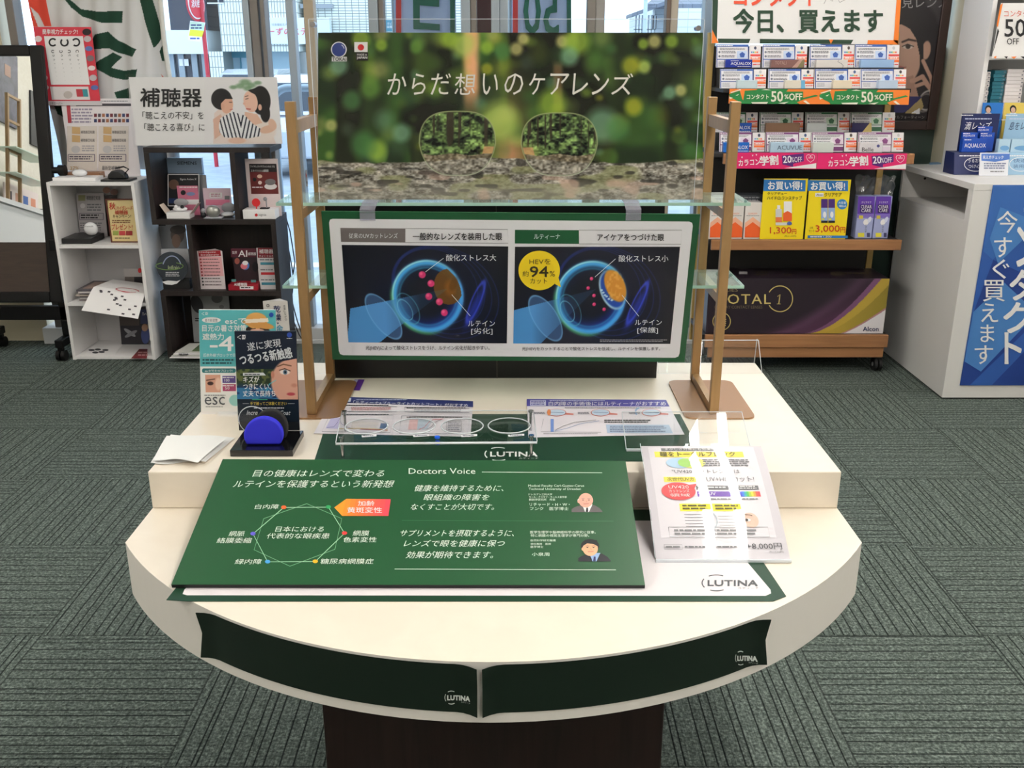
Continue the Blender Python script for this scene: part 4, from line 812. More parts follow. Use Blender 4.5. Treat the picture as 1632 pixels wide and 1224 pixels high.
t.D(bt, 480, 205, 860, 310, 4, K(110, 110, 116), 4, 21); t.T(bt, '"UV420カットレンズ"は', 215, 352, 760, 408, K(80, 80, 86), 4); BR(140, 450, 470, 520, yw); t.T(bt, '次世代UVカット', 165, 460, 460, 510, K(90, 84, 40), 4); t.T(bt, 'UV+HEVカット!', 480, 448, 860, 520, K(90, 90, 96), 4)
t.E(bt, 240, 640, 135, 110, K(212, 70, 74), 4, n=40); t.G(bt, [(330, 560), (395, 545), (365, 620)][::-1], K(212, 70, 74), 4)
for s_, y in (('UV420', 572), ('カットレンズ', 622), ('領域', 674)): t.T(bt, s_, 165, y, 325, y + 40, WHITE, 6)
BR(385, 565, 650, 620, K(110, 110, 114)); BR(660, 565, 880, 620, K(110, 110, 114)); t.D(bt, 410, 578, 640, 608, 1, WHITE, 4, 22); t.D(bt, 680, 570, 870, 615, 2, WHITE, 4, 23)
BR(385, 640, 640, 705, K(110, 70, 170)); t.T(bt, 'UV', 470, 655, 530, 692, WHITE, 4); BR(640, 640, 720, 705, K(100, 80, 190)); t.T(bt, 'HEV', 650, 655, 705, 692, WHITE, 4)
for k, c_ in enumerate(((70, 80, 200), (60, 120, 220), (60, 170, 170), (90, 190, 90), (170, 200, 70), (232, 210, 70), (236, 160, 60), (226, 90, 70), (214, 70, 80))): BR(720 + 18 * k, 640, 738.5 + 18 * k, 705, K(*c_))
t.D(bt, 480, 725, 880, 750, 1, GREY, 4, 24)
for x0, x1 in ((230, 470), (485, 705)): BR(x0, 790, x1, 880, K(242, 230, 70)); t.D(bt, x0 + 20, 800, x1 - 20, 870, 2, K(90, 84, 40), 4, x0)
for k in range(5): BR(255, 915 + 34 * k, 400, 921 + 34 * k, GREY); BR(515, 935 + 34 * k, 660, 940 + 34 * k, K(170, 170, 174))
t.arc(bt, 430, 985, 70, 110, 70, -70, 9, K(170, 180, 190), 4); t.E(bt, 760, 985, 60, 85, K(226, 190, 172), 3); t.E(bt, 735, 985, 26, 17, WHITE, 4); t.E(bt, 728, 985, 12, 15, K(70, 56, 50), 5); t.arc(bt, 740, 960, 50, 34, 40, 160, 8, K(110, 84, 66), 5)
q = [(120, 1062), (880, 1062), (880, 1170), (120, 1170)]; t.L(bt, q + q[:1], 4, GREY, 3); t.D(bt, 160, 1080, 840, 1155, 2, K(130, 130, 134), 4, 26)
q = [(70, 1250), (205, 1250), (205, 1300), (70, 1300)]; t.L(bt, q + q[:1], 3, GREY, 3); t.D(bt, 82, 1262, 195, 1290, 1, GREY, 4, 27); t.D(bt, 225, 1262, 680, 1290, 1, K(100, 100, 104), 4, 28)
t.T(bt, '+8,000円', 690, 1235, 955, 1305, K(70, 70, 74), 4); t.T(bt, '(税込8,800円)', 850, 1318, 960, 1340, GREY, 4); t.build('lettering', fl)
MB().box((bt.x0 - .001, 1.338, ZL + .0015), (bt.x1 + .001, 1.3425, ZL + .0055), acre).build('acrylic_edge', fl)
ag = [[bt.at(-.01 + 1.02 * u / 4, v / 40, 14) for u in range(5)] for v in range(41)]; a_ = MB().grid(ag[::-1], gls, True); a_.tube([bt.at(-.01, v / 40, 14) for v in range(41)], .0007, acre, 6).build('acrylic_cover', fl)

# ---- coating sample stand with dark poster
cs = thing('coating_sample_stand', 'dark poster stand with glossy black tray, beside the white cloth on the riser', 'display stand', (-.45, 1.64, ZR))
tr_ = M('tray_black', (12, 12, 14), .12, 0, .6); f0 = aZ(367, 728, ZR); f1 = aZ(467.5, 727, ZR); yb_ = 1.695
MB().box((f0.x, f0.y, ZR + .0003), (f1.x, yb_, ZR + .0125), tr_).build('tray', cs, bevel=.001)
ps_ = shY(1.693, .0004); pq = [(373.5, 528), (471.5, 528), (477.3, 686), (381, 686)]
MB().panel(ps_, pq[::-1], .004, K(20, 24, 30)).build('back_panel', cs)
c = CV(374, 528, 478, 672, 2.0, (26, 34, 48)); X, Yc = c.X, c.Y
def pw(x, y): v = (y - 528) / 144.0; return (374 + 5.5 * v + (x - 374) / 104 * (97.5 - .5 * v), y)
c.mix(((Yc > 588) & (Yc < 636)) * 1.0, (44, 58, 44)); c.mix(((Yc > 588) & (Yc < 636)) * np.clip((c.noise(4, 4, 2) - .5) * 4, 0, .9), (96, 104, 62)); c.mix(np.clip((Yc - 610) / 8, 0, 1) * (Yc < 636), (30, 54, 96)); c.mix(((Yc > 618) & (Yc < 636)) * np.clip((c.noise(14, 5, 3) - .5) * 4, 0, .6), (70, 150, 190))
c.blob(478, 609, 45, 40, (206, 156, 138), .08); c.mix((Yc > 636.5) * 1.0, (22, 32, 44)); c.poly([(374, 528), (480, 528), (480, 571), (374, 590)], (30, 36, 50))
c.mix((X - 434 + (Yc - 600) * .1 < 0) * (np.hypot((X - 478) / 45, (Yc - 609) / 40) < 1) * .6, (150, 96, 80)); c.blob(457, 593, 8.5, 4, (226, 214, 210), .3); c.blob(457.5, 593, 3.6, 3.8, (84, 106, 130), .3); c.blob(457.5, 593, 1.6, 1.8, (16, 18, 24), .4); c.line([(448, 590), (457, 587.5), (466, 591)], 1.4, (60, 40, 36)); c.line([(445, 584), (455, 580.5), (468, 583)], 1.8, (104, 74, 58)); c.blob(466, 628, 7, 2.6, (168, 70, 78), .4); c.blob(472, 614, 5, 3, (178, 120, 104), .8, .7)
c.blob(436, 597, 3, 6, (186, 126, 108), .4); c.mix((Yc > 636.5) * 1.0, (22, 32, 44)); c.line([(420, 631), (430, 612), (441, 606)], 1.4, (80, 200, 220), .7); c.line([(400, 636.5), (425, 636.5)], 1.2, (60, 180, 130))
c.build('poster_print', ps_, cs, 1, .2, pw)
t = MB(); sv = K(206, 210, 216)
t.T(ps_, '遂に実現', 394, 542.5, 448, 556, sv, 3, rot=-.13, bold=.01); t.T(ps_, 'つるつる新触感', 382, 559, 465.5, 576, sv, 3, rot=-.15, bold=.03, shear=-.1); t.L(ps_, [(384, 534), (378.5, 537), (384, 540)], .8, WHITE, 3); t.D(ps_, 386, 533, 392, 541, 3, WHITE, 3)
t.E(ps_, 461.5, 533.5, 4, 4, K(40, 70, 160), 3); t.D(ps_, 457, 538.4, 466, 540, 1, WHITE, 3)
for s_, a, b, c_, d in (('キズが', 388, 599.5, 413.6, 609), ('つきにくい、', 388, 610.8, 432, 620.5), ('丈夫で長持ち', 387.5, 622, 439, 631.5)): t.T(ps_, s_, a, b, c_, d, WHITE, 3, bold=.015)
t.G(ps_, [(387.5, 594), (420, 593.5), (424, 598), (387.5, 598.5)][::-1], sv, 3); t.D(ps_, 390, 594.8, 416, 598, 1, K(60, 66, 76), 4, 5)
t.T(ps_, '手で触ってご体験ください', 399, 640, 457, 645.5, K(216, 190, 80), 3); t.D(ps_, 405, 648.5, 457, 651.5, 1, sv, 3, 6); t.T(ps_, 'Incre', 394, 653.8, 411, 660.8, sv, 3, shear=.25, bold=.02); t.T(ps_, 'Coat', 446, 654, 463, 661, sv, 3, shear=.25, bold=.02); t.L(ps_, [(387, 643), (397, 643)], .5, sv, 3); t.L(ps_, [(459, 643), (470, 643)], .5, sv, 3)
t.build('lettering', cs)
def pad(pts, y, th, mat, name, label, cat, bev):
    s2 = shY(y); o = MB().prism([s2.P(a, b) for a, b in pts][::-1], (0, th, 0), mat, True); z = min(v[2] for v in o.v)
    o.v = [(v[0], v[1], v[2] - z + ZR + .0128) for v in o.v]; ob = o.build(name, bevel=bev, seg=4); return tag(ob, label, cat)
half = lambda cx, cy, rx, ry, b, n=22: [(cx + rx * math.cos(a), cy - ry * math.sin(a)) for a in (-.25 + (math.pi + .5) * k / n for k in range(n + 1))] + [(cx - rx * .86, b), (cx + rx * .86, b)]
pad(half(419.5, 696, 31.5, 29, 711), 1.622, .012, M('blue_suede', (34, 34, 196), .7), 'sample_pad', 'bright blue half-round sample pad standing on the glossy black tray', 'sample pad', .004)
pad(half(431, 687, 28, 31, 703), 1.652, .010, M('black_suede', (24, 24, 26), .8), 'sample_pad', 'black half-round sample pad behind the blue one on the tray', 'sample pad', .004)
s2 = shY(1.676); m = MB(); cpt = s2.P(402, 652); m.cyl((cpt.x, 1.675, cpt.z), (cpt.x, 1.677, cpt.z), .027, _M['lens_clear'], n=40); m.tube([(cpt.x + .027 * math.cos(a), 1.676, cpt.z + .027 * math.sin(a)) for a in (2 * math.pi * k / 36 for k in range(37))], .0008, acre, 6)
lo = min(v[2] for v in m.v); m.v = [(v[0], v[1], v[2] - lo + ZR + .0128) for v in m.v]; tag(m.build('round_lens'), 'clear round lens standing against the dark coating poster', 'lens')

# ---- turquoise sign behind it
e_s = shY(1.815, .0004); eq_ = [(316.8, 493.8), (439, 494.3), (446, 656), (320.4, 656)]
ec = board('sun_heat_sign', 'turquoise and white sign with a woman in straw hat, behind the dark poster', 'sign', e_s, eq_[::-1], .004, WHITE)
c = CV(317, 494, 443, 656, 1.6, (240, 240, 238)); X, Yc = c.X, c.Y
ew = lambda x, y: ((317 + (x - 317) / 126 * 122.3) + 4 * (y - 494) / 162, y)
c.mix((Yc < 584) * 1.0, (92, 178, 184)); c.blob(412, 545, 26, 30, (40, 30, 28), .05); c.blob(412, 543, 17, 22, (226, 178, 156), .08); c.blob(411, 511, 18, 13, (222, 166, 96), .1); c.blob(414, 517, 26, 6, (206, 150, 84), .15, 1, .18); c.poly([(393, 509), (430, 507), (431, 513), (393, 515)], (240, 226, 206)); c.line([(401, 524.5), (409, 523.5)], 1.3, (60, 40, 36)); c.line([(417, 523.5), (425, 525)], 1.3, (60, 40, 36))
c.poly([(325, 597), (350, 597), (350, 625), (325, 625)], (214, 160, 138)); c.blob(333, 611, 5, 3, (60, 40, 36), .3); c.line([(327, 606), (340, 604)], 1.6, (70, 50, 44)); c.blob(346, 612, 5, 10, (236, 200, 180), .4); c.poly([(353, 599), (375, 599), (375, 610), (353, 610)], (92, 74, 140)); c.poly([(353, 612), (375, 612), (375, 623), (353, 623)], (176, 70, 112)); c.blob(373, 638, 10, 9, (150, 206, 200), .1)
c.build('picture', e_s, ec, 1, .3, ew)
t = MB()
t.E(e_s, 337, 510, 15, 4.6, WHITE, 2); t.T(e_s, '夏の新習慣', 327, 507.6, 347, 512.6, GREY, 4); t.T(e_s, 'escで', 359, 507, 393, 516, WHITE, 3, bold=.02); t.T(e_s, '目元の暑さ対策', 322.5, 517.6, 393, 528, WHITE, 3, bold=.02); t.T(e_s, '遮熱力', 323, 531, 357, 541.5, WHITE, 3, bold=.02); t.T(e_s, '-4', 335, 536, 372, 559, WHITE, 3, bold=.03); t.T(e_s, '近赤外線ブロックで日', 324, 563, 375, 568.4, WHITE, 3); t.D(e_s, 323, 571, 374, 581, 2, K(40, 80, 86), 3, 31)
t.G(e_s, [(q[0], q[1]) for q in rr(322, 587, 376, 594, 3)][::-1], K(50, 120, 124), 2); t.T(e_s, 'escが光をWブロック!', 327, 588.3, 371, 592.8, WHITE, 4); t.T(e_s, '100', 358, 603.5, 366, 608, WHITE, 3); t.T(e_s, '50', 359, 616, 366, 620.5, WHITE, 3); t.D(e_s, 355, 600, 373, 603, 1, WHITE, 3); t.D(e_s, 355, 613, 373, 616, 1, WHITE, 3); t.T(e_s, 'esc', 326.5, 632, 358.5, 645, K(80, 84, 90), 3); t.D(e_s, 326, 628.5, 360, 631, 1, GREY, 3); t.D(e_s, 328, 647, 356, 649, 1, GREY, 3)
t.L(e_s, [(326, 497.5), (321.5, 499.5), (326, 502)], .7, WHITE, 3); t.D(e_s, 327.5, 497, 332, 502, 3, WHITE, 3); t.E(e_s, 432.5, 501.5, 3.6, 3.6, K(40, 80, 170), 3)
t.build('lettering', ec)
MB().panel(e_s, [(320.5, 656.2), (347, 656.2), (343, 662.5), (321, 662.5)][::-1], .004, WHITE).build('foot', ec)

# ---- white cloth
rnd = np.random.RandomState(3); m = MB(); sz = shZ(ZR + .004)
def cloth(q, zoff, seed, amp):
    g = []
    for j in range(15):
        r = []
        for i in range(21):
            u, v = i / 20, j / 14; x = (q[0][0] * (1 - u) + q[1][0] * u) * (1 - v) + (q[3][0] * (1 - u) + q[2][0] * u) * v; y = (q[0][1] * (1 - u) + q[1][1] * u) * (1 - v) + (q[3][1] * (1 - u) + q[2][1] * u) * v + 1.2 * math.sin(u * 7 + seed)
            p = sz.P(x, y); p.z = ZR + zoff + amp * (.5 + .5 * math.sin(u * 5 + v * 3 + seed)) * (.3 + .7 * v) ; r.append(p)
        g.append(r)
    return g[::-1]
clm = M('white_tissue', (236, 236, 234), .85)
m.grid(cloth([(272, 691), (374, 695), (328, 736), (240, 737)], .0015, 0, .004), clm).grid(cloth([(266, 697), (362, 700), (316, 741), (244, 735)], .0075, 1.3, .004), clm); ob = m.build('folded_cloth'); tag(ob, 'folded white cloth lying on the front left corner of the riser', 'cloth')

# ---- rear acrylic holders
def rear_holder(x0, x1, label):
    r = thing('acrylic_card_stand', label, 'card stand', ((x0 + x1) / 2, 2.08, ZR)); yf, yt, zt2 = 2.075, 2.128, .838
    MB().prism([(x0, yf, ZR + .0005), (x1, yf, ZR + .0005), (x1, yt, zt2), (x0, yt, zt2)], (0, .002, 0), acr).build('slope_plate', r)
    MB().prism([(x0, yt + .0024, zt2), (x1, yt + .0024, zt2), (x1, yt + .012, ZR + .0005), (x0, yt + .012, ZR + .0005)], (0, .002, 0), acr).build('rear_plate', r)
    MB().tube([(x0, yt, zt2 + .001), (x1, yt, zt2 + .001)], .0012, acre, 6).tube([(x1, yf, ZR + .002), (x1, yt, zt2)], .0008, acre, 6).tube([(x1, yt + .014, zt2), (x1, yt + .022, ZR + .002)], .0008, acre, 6).tube([(x0, yf, ZR + .002), (x0, yt, zt2)], .0008, acre, 6).build('plate_edge', r)
rear_holder(.33, .565, 'empty clear acrylic card stand at the rear right corner of the riser'); rear_holder(-.545, -.41, 'empty clear acrylic card stand at the rear left corner of the riser')
# ------------------------------------------------------------------ left side: mirror, cubby, bookcase
def card(name, label, cat, x0, x1, yt, Y, zb, mat, draw=None, t=.003, group=None, tilt=0.0):
    """an upright sheet at depth Y standing on zb; photo columns x0..x1, top at photo row yt"""
    zt = aY((x0 + x1) / 2, yt, Y).z; ym = (yt + pj((0, Y, zb))[1]) / 2; xa, xb = aY(x0, ym, Y).x, aY(x1, ym, Y).x
    zb += t * .35 if tilt else 0.0; sh = shT(Y, zb, Y + tilt, zt, .0007)
    m = MB().prism([(xa, Y, zb), (xb, Y, zb), (xb, Y + tilt, zt), (xa, Y + tilt, zt)], -sh.n * t, mat)
    if draw: draw(m, sh)
    return tag(m.build(name), label, cat, group)
wm = M('white_melamine', (234, 232, 232), .5); dk = grain('black_brown_board', (26, 20, 20), (38, 30, 28), (40, 40, 4), .5, .35)
# --- mirror
ms = shT(4.70, .316, 4.883, 1.506, .001); mn = ms.n
mr_ = thing('standing_mirror', 'tall black framed standing mirror on casters at the left edge', 'mirror', (-2.5, 4.78, 0))
fb = M('mirror_frame_black', (10, 10, 11), .45, 0, .25)
def mp(x, z, l=0): f = (z - .316) / 1.19; return Vector((x, 4.70 + .183 * f, z)) + mn * l
XA, XB = -2.752, -2.245; wv = .062; zt_m, zb_m = 1.507, .29; zg = .585
fr_ = MB()
for a, b, c, d in ((XA, XA + wv, zb_m, zt_m), (XB - wv, XB, zb_m, zt_m), (XA + wv, XB - wv, zt_m - .05, zt_m), (XA + wv, XB - wv, zb_m, zb_m + .055)): fr_.prism([mp(a, c), mp(b, c), mp(b, d), mp(a, d)], -mn * .03, fb)
fr_.build('frame', mr_, bevel=.006)
mirm = M('mirror_silver', (235, 240, 240), .0, 1.0)
MB().poly([mp(XA + wv, zg, -.008), mp(XB - wv, zg, -.008), mp(XB - wv, zt_m - .05, -.008), mp(XA + wv, zt_m - .05, -.008)], mirm).build('mirror_glass', mr_)
MB().prism([mp(XA + wv, zb_m + .055, -.004), mp(XB - wv, zb_m + .055, -.004), mp(XB - wv, zg, -.004), mp(XA + wv, zg, -.004)], -mn * .02, grain('brown_panel', (56, 46, 40), (66, 54, 46), (8, 8, 60), .6)).build('lower_panel', mr_)
MB().box((XA, 4.735, .19), (XB, 4.765, .262), fb).build('crossbar', mr_, bevel=.003)
for x in (-2.27, -2.70):
    MB().box((x - .018, 4.735, .19), (x + .018, 4.77, .60), fb).box((x - .02, 4.64, .07), (x + .02, 4.93, .11), fb).box((x - .018, 4.735, .11), (x + .018, 4.77, .19), fb).build('stand_foot', mr_, bevel=.004)
    for y in (4.66, 4.91):
        w_ = MB(); w_.cyl((x - .022, y, .0275), (x - .004, y, .0275), .027, fb, n=20).cyl((x + .004, y, .0275), (x + .022, y, .0275), .027, fb, n=20).box((x - .012, y - .012, .04), (x + .012, y + .012, .07), fb); w_.build('caster', mr_)
kp = mp(XB, .93, -.015); MB().cyl(kp, kp + Vector((.03, 0, 0)), .016, fb).cyl(kp + Vector((.03, 0, 0)), kp + Vector((.06, 0, 0)), .026, fb, n=20).build('knob', mr_)
# --- what the mirror shows: the fittings along the left wall
wc = thing('wall_counter', 'white counter along the left wall, seen in the standing mirror', 'counter', (-3.4, 2.4, 0)); MB().box((-3.595, 1.1, 1.0), (-3.2, 3.7, 1.03), wm).build('counter_top', wc); MB().box((-3.595, 1.12, 0), (-3.22, 3.68, .9997), wm).build('cabinet_body', wc)
ld = thing('display_ladder', 'brown metal ladder rack with glass shelves, seen in the standing mirror', 'rack', (-3.38, 2.94, 1.0305)); brm = M('ladder_brown', (146, 118, 84), .45, .2)
for y in (2.86, 3.02): MB().box((-3.40, y - .009, 1.0305), (-3.38, y + .009, 1.80), brm).build('post', ld)
for z in (1.0405, 1.25, 1.42, 1.62, 1.79): MB().box((-3.398, 2.8692, z - .008), (-3.382, 3.0108, z + .008), brm).build('rung', ld)
for z in (1.2585, 1.4285): MB().box((-3.47, 2.55, z), (-3.31, 3.06, z + .006), M('shelf_pale_green', (196, 214, 200), .3)).build('shelf', ld)
ap_ = thing('dark_wall_picture', 'dark painted-looking poster on the left wall, seen in the standing mirror', 'picture', (-3.595, 2.66, 1.7)); MB().box((-3.5995, 2.50, 1.68), (-3.58, 2.82, 2.2), grain('dark_picture', (18, 18, 26), (84, 84, 104), (9, 9, 9), .4)).build('panel', ap_)
MB().box((-3.5797, 2.60, 2.02), (-3.5787, 2.68, 2.10), K(150, 116, 100)).build('printed_face', ap_)
pp = MB().box((-3.5995, 2.06, 1.62), (-3.585, 2.30, 2.02), K(46, 46, 48)); tag(pp.build('dark_wall_panel'), 'plain dark panel on the left wall, seen in the standing mirror', 'panel')
pp = MB().box((-3.55, 2.30, 1.0305), (-3.54, 2.78, 1.25), K(220, 206, 204)); [pp.box((-3.5398, y, 1.06), (-3.539, y + .07, 1.2), K(*c_)) for y, c_ in ((2.34, (206, 140, 116)), (2.45, (70, 100, 160)), (2.56, (200, 150, 130)), (2.68, (60, 50, 60)))]; tag(pp.build('photo_panel'), 'pale photo panel standing on the wall counter, seen in the standing mirror', 'panel')
for k, (y, cc_, nm_) in enumerate(((2.40, (150, 24, 34), 'red'), (2.56, (170, 172, 178), 'silver'), (2.72, (40, 40, 44), 'black'))):
    gm = MB(); mt_ = M('spectacle_' + nm_, cc_, .3, .3)
    for q in (-.034, .034): gm.tube([(-3.27 + .0 * q, y + q + .027 * math.cos(a), 1.0525 + .021 * math.sin(a)) for a in (2 * math.pi * i / 20 for i in range(21))], .003, mt_, 6)
    gm.tube([(-3.27, y - .008, 1.057), (-3.268, y, 1.061), (-3.27, y + .008, 1.057)], .0025, mt_, 6).tube([(-3.27, y - .061, 1.06), (-3.36, y - .06, 1.058), (-3.40, y - .055, 1.034)], .0025, mt_, 6).tube([(-3.27, y + .061, 1.06), (-3.36, y + .06, 1.058), (-3.40, y + .055, 1.034)], .0025, mt_, 6)
    tag(gm.build('spectacles'), '%s spectacles lying on the wall counter, seen in the standing mirror' % nm_, 'glasses', 'spectacles on the wall counter')
# --- hanging flag cloth and eye chart
class Cloth:
    e = .0015
    def P(s, px, py, l=0):
        p = aY(px, py, 4.99); u = px - .09 * py
        return Vector((p.x, 4.99 + .012 * math.sin(u / 9.0) * min(1, max(0, (py + 40) / 200)) + .006 * math.sin(u / 4.3 + py / 60) - l * .0015, p.z))
cs_ = Cloth(); fg = thing('shop_flag', 'white cloth flag with big dark green strokes hanging in the left window', 'flag', (-2.15, 4.99, .9))
lft = lambda v: 34 + (98 - 34) * v; rgt = lambda v: 247 + (284 - 247) * v
S_ = 4.079; FX0, FX1, FY0, FY1 = 34.0, 284.0, -60.0, 270.0
def inv(x, y): v = (y - FY0) / (FY1 - FY0); return (FX0 + (FX1 - FX0) * (x - lft(v)) / (rgt(v) - lft(v)), y)
def fwd(x, y): v = (y - FY0) / (FY1 - FY0); return (lft(v) + (rgt(v) - lft(v)) * (x - FX0) / (FX1 - FX0), y)
c = CV(FX0, FY0, FX1, FY1, 1.1, (206, 205, 204))
for pts in (((410, -60), (455, 0), (530, 60), (640, 75), (795, 70), (790, 150), (660, 148), (540, 110), (460, 50), (400, -40)), ((890, -60), (975, -60), (1020, 100), (1058, 235), (1040, 290), (995, 310), (940, 130)), ((620, 225), (700, 205), (770, 265), (890, 320), (865, 370), (770, 345), (710, 315), (610, 320), (590, 270)),
            ((630, 405), (735, 340), (790, 370), (725, 440), (800, 460), (895, 450), (885, 510), (800, 520), (720, 500), (620, 440)), ((1025, 315), (1058, 290), (1085, 400), (1050, 395)), ((745, 600), (830, 572), (838, 640), (760, 640)), ((345, 690), (410, 690), (412, 760), (365, 745)), ((1010, 300), (1060, 235), (1070, 270), (990, 400), (985, 330))):
    c.poly([inv(x / S_, y / S_) for x, y in pts], (22, 58, 42) if pts[0][0] != 1010 else (206, 205, 204))
c.poly([inv(x / S_, y / S_) for x, y in ((165, -60), (290, -60), (332, 170), (220, 175))], (204, 70, 52)); c.poly([inv(x / S_, y / S_) for x, y in ((200, 40), (245, 90), (290, 175), (245, 175))], (206, 205, 204)); c.poly([inv(x, y) for x, y in ((255, 118), (262, 124), (258, 124))], (204, 70, 52))
c.build('printed_cloth', cs_, fg, 0, .85, fwd)
MB().tube([cs_.P(250, -60, 1), cs_.P(262, 60, 1), cs_.P(272, 130, 1), cs_.P(284, 262, 1)], .012, M('cord_white', (214, 212, 204), .8)).build('side_cord', fg)
es_ = shY(4.925, .0008)
ch = board('eye_chart_poster', 'red bordered eye test chart with rows of black rings, beside the standing mirror', 'poster', es_, [(53, 43), (145, 43), (160.5, 168), (71, 168)][::-1], .003, K(206, 56, 72))
m = MB(); q = lambda x, y: (x + (y - 43) * .145, y)
m.G(es_, [q(68, 57.6), q(130, 57.6), q(130, 135), q(68, 135)][::-1], WHITE); m.G(es_, [q(66, 138), q(127, 138), q(127, 159), q(66, 159)][::-1], K(230, 222, 222)); m.G(es_, [q(54, 161), q(145, 161), q(145, 168), q(54, 168)][::-1], K(210, 204, 206))
m.T(es_, '簡単視力チェック!', 68, 46.4, 124, 54.6, WHITE, 3, bold=.02)
for k, (a0, a1) in enumerate(((40, 320), (130, 410), (230, 510))): m.arc(es_, 84.6 + 18.4 * k, 67.4, 5.6, 5.6, a0, a1, 2.6, INK, 3)
for r_ in range(8):
    y = 82 + 6.9 * r_ * (.95 if r_ else 1); rad = (2.1, 1.3, 1.0, .7, .55, .45, .4, .3)[r_]
    for k in range(4): a0 = 40 + 90 * ((k + r_) % 4); m.arc(es_, 74 + 12.9 * k + (y - 43) * .145 + 5, y, rad, rad, a0, a0 + 280, rad * .45, GREY if r_ > 2 else INK, 3, 10)
for k in range(6):
    for x in (58.5, 137.0): m.E(es_, *q(x, 62 + 15.5 * k), 6, 4 if k % 2 else 5, (K(232, 214, 214), K(190, 180, 184), K(90, 110, 170), K(120, 104, 110))[(k + (x > 100)) % 4], 3, n=14)
m.E(es_, 138.5, 51, 7, 5.5, K(40, 30, 34), 3, n=14); m.G(es_, [q(107, 142), q(117, 142), q(117, 154), q(107, 154)][::-1], K(180, 60, 70), 3); m.G(es_, [q(117, 142), q(125, 142), q(125, 154), q(117, 154)][::-1], K(60, 140, 150), 3); m.E(es_, *q(93, 151), 7, 6, K(190, 180, 176), 3, n=14); m.T(es_, 'メガネスーパー', *q(58, 162.5), *q(82, 167), K(60, 30, 30), 3)
m.build('lettering', ch)
# --- white cubby
cb = thing('cubby_shelf', 'white three tier cubby shelf between the mirror and the dark bookcase', 'shelf', (-2.0135, 4.81, 0))
CX0, CX1, CY0, CY1 = -2.223, -1.804, 4.67, 4.955
for x in (CX0, CX1 - .016): MB().box((x, CY0, 0), (x + .016, CY1, .886), wm).build('side_panel', cb, bevel=.001)
for z in (0.003, .279, .568, .870): MB().box((CX0 + .0162, CY0, z), (CX1 - .0162, CY1, z + .016), wm).build('shelf_board', cb, bevel=.001)
MB().box((CX0 + .0162, CY1 - .006, .0195), (CX1 - .0162, CY1 - .001, .8695), M('cubby_back', (196, 194, 196), .7)).build('back_panel', cb)
Z3, Z2, Z1, Z0 = .8863, .5843, .2953, .0193
def info(m, s):
    q = lambda x, y: (x + (y - 157) * .09, y)
    m.G(s, [q(105, 158.5), q(142, 158.5), q(142, 163), q(105, 163)][::-1], K(196, 60, 66)); m.D(s, 145, 160, 205, 162.5, 1, GREY, 2, 3); m.G(s, [q(120, 165), q(208, 165), q(208, 169), q(120, 169)][::-1], K(70, 66, 72)); m.G(s, [q(105, 165), q(111, 165), q(111, 196), q(105, 196)][::-1], K(170, 60, 70))
    for k in range(9):
        for r_, y in enumerate((181, 189.5)): m.R(s, 150 + 6.4 * k, y, 154.5 + 6.4 * k, y + 5.5, (K(120, 50, 60), K(60, 70, 110), K(170, 110, 80), K(90, 80, 90))[(k * 3 + r_) % 4], 2)
    m.D(s, 114, 172, 148, 197, 5, K(160, 150, 170), 2, 4)
    for x in (107, 157):
        m.R(s, x, 201, x + 48, 272, K(224, 214, 206), 2)
        for y in (206, 219): m.G(s, [(x + 8, y - 4), (x + 21, y - 3), (x + 21, y + 8), (x + 8, y + 7)][::-1], K(206, 170, 120), 3); m.T(s, '補聴器豆知識', x + 22, y + 2, x + 44, y + 7, K(60, 56, 60), 3)
        m.E(s, x + 14, 238, 7, 6, K(200, 196, 196), 3); m.D(s, x + 24, 231, x + 44, 242, 3, K(170, 166, 170), 3, x); m.frame(s, x + 2, 246, x + 44, 257, .9, K(80, 70, 100), 3); m.D(s, x + 4, 248, x + 40, 255, 2, K(80, 70, 90), 4, x + 1)
    m.T(s, '最新型補聴器', 163, 264, 192, 271, K(60, 60, 70), 4); m.T(s, '37%', 112, 265, 126, 271, K(190, 150, 80), 4)
card('info_board', 'white information board with two leaflets on top of the cubby shelf', 'board', 105, 217, 157, 4.93, Z3, K(240, 233, 235), info)
def bxz(name, label, cat, x0, x1, Y, dep, zb, h, mat, bev=.001, group=None, extra=None):
    p0, p1 = aY(x0, pj((0, Y, zb))[1], Y), aY(x1, pj((0, Y, zb))[1], Y); m = MB().box((p0.x, Y, zb), (p1.x, Y + dep, zb + h), mat)
    if extra: extra(m, p0.x, p1.x)
    return tag(m.build(name, bevel=bev), label, cat, group)
bxz('paper_box', 'low wide white box on top of the cubby shelf, under the white charging case', 'box', 84, 152, 4.72, .10, Z3, .016, WHITE)
bxz('paper_box', 'brown and white flat packet behind the white box on the cubby top', 'box', 102, 160, 4.83, .06, Z3, .028, K(150, 110, 84))
p = aY(126, 278, 4.76); m = MB(); m.ball((p.x, 4.77, Z3 + .033), .036, M('gloss_white', (236, 236, 238), .2), 12, (1, .7, .48)); tag(m.build('charging_case'), 'small rounded white charging case on the low white box', 'case')
bt_ = thing('hearing_device_stand', 'black device resting on a flat black pad on the cubby top', 'device', (aY(188, 285, 4.74).x, 4.74, Z3))
p = aY(188, 284, 4.73); bkm = M('device_black', (20, 20, 22), .4)
MB().box((p.x - .07, 4.69, Z3), (p.x + .07, 4.79, Z3 + .010), bkm).build('pad', bt_, bevel=.002); mm = MB().prism([(p.x - .045, 4.71, Z3 + .0105), (p.x + .045, 4.71, Z3 + .0105), (p.x + .04, 4.71, Z3 + .03), (p.x + .015, 4.71, Z3 + .05), (p.x - .02, 4.71, Z3 + .05), (p.x - .04, 4.71, Z3 + .03)], (0, .05, 0), bkm); mm.build('device_body', bt_, bevel=.006)
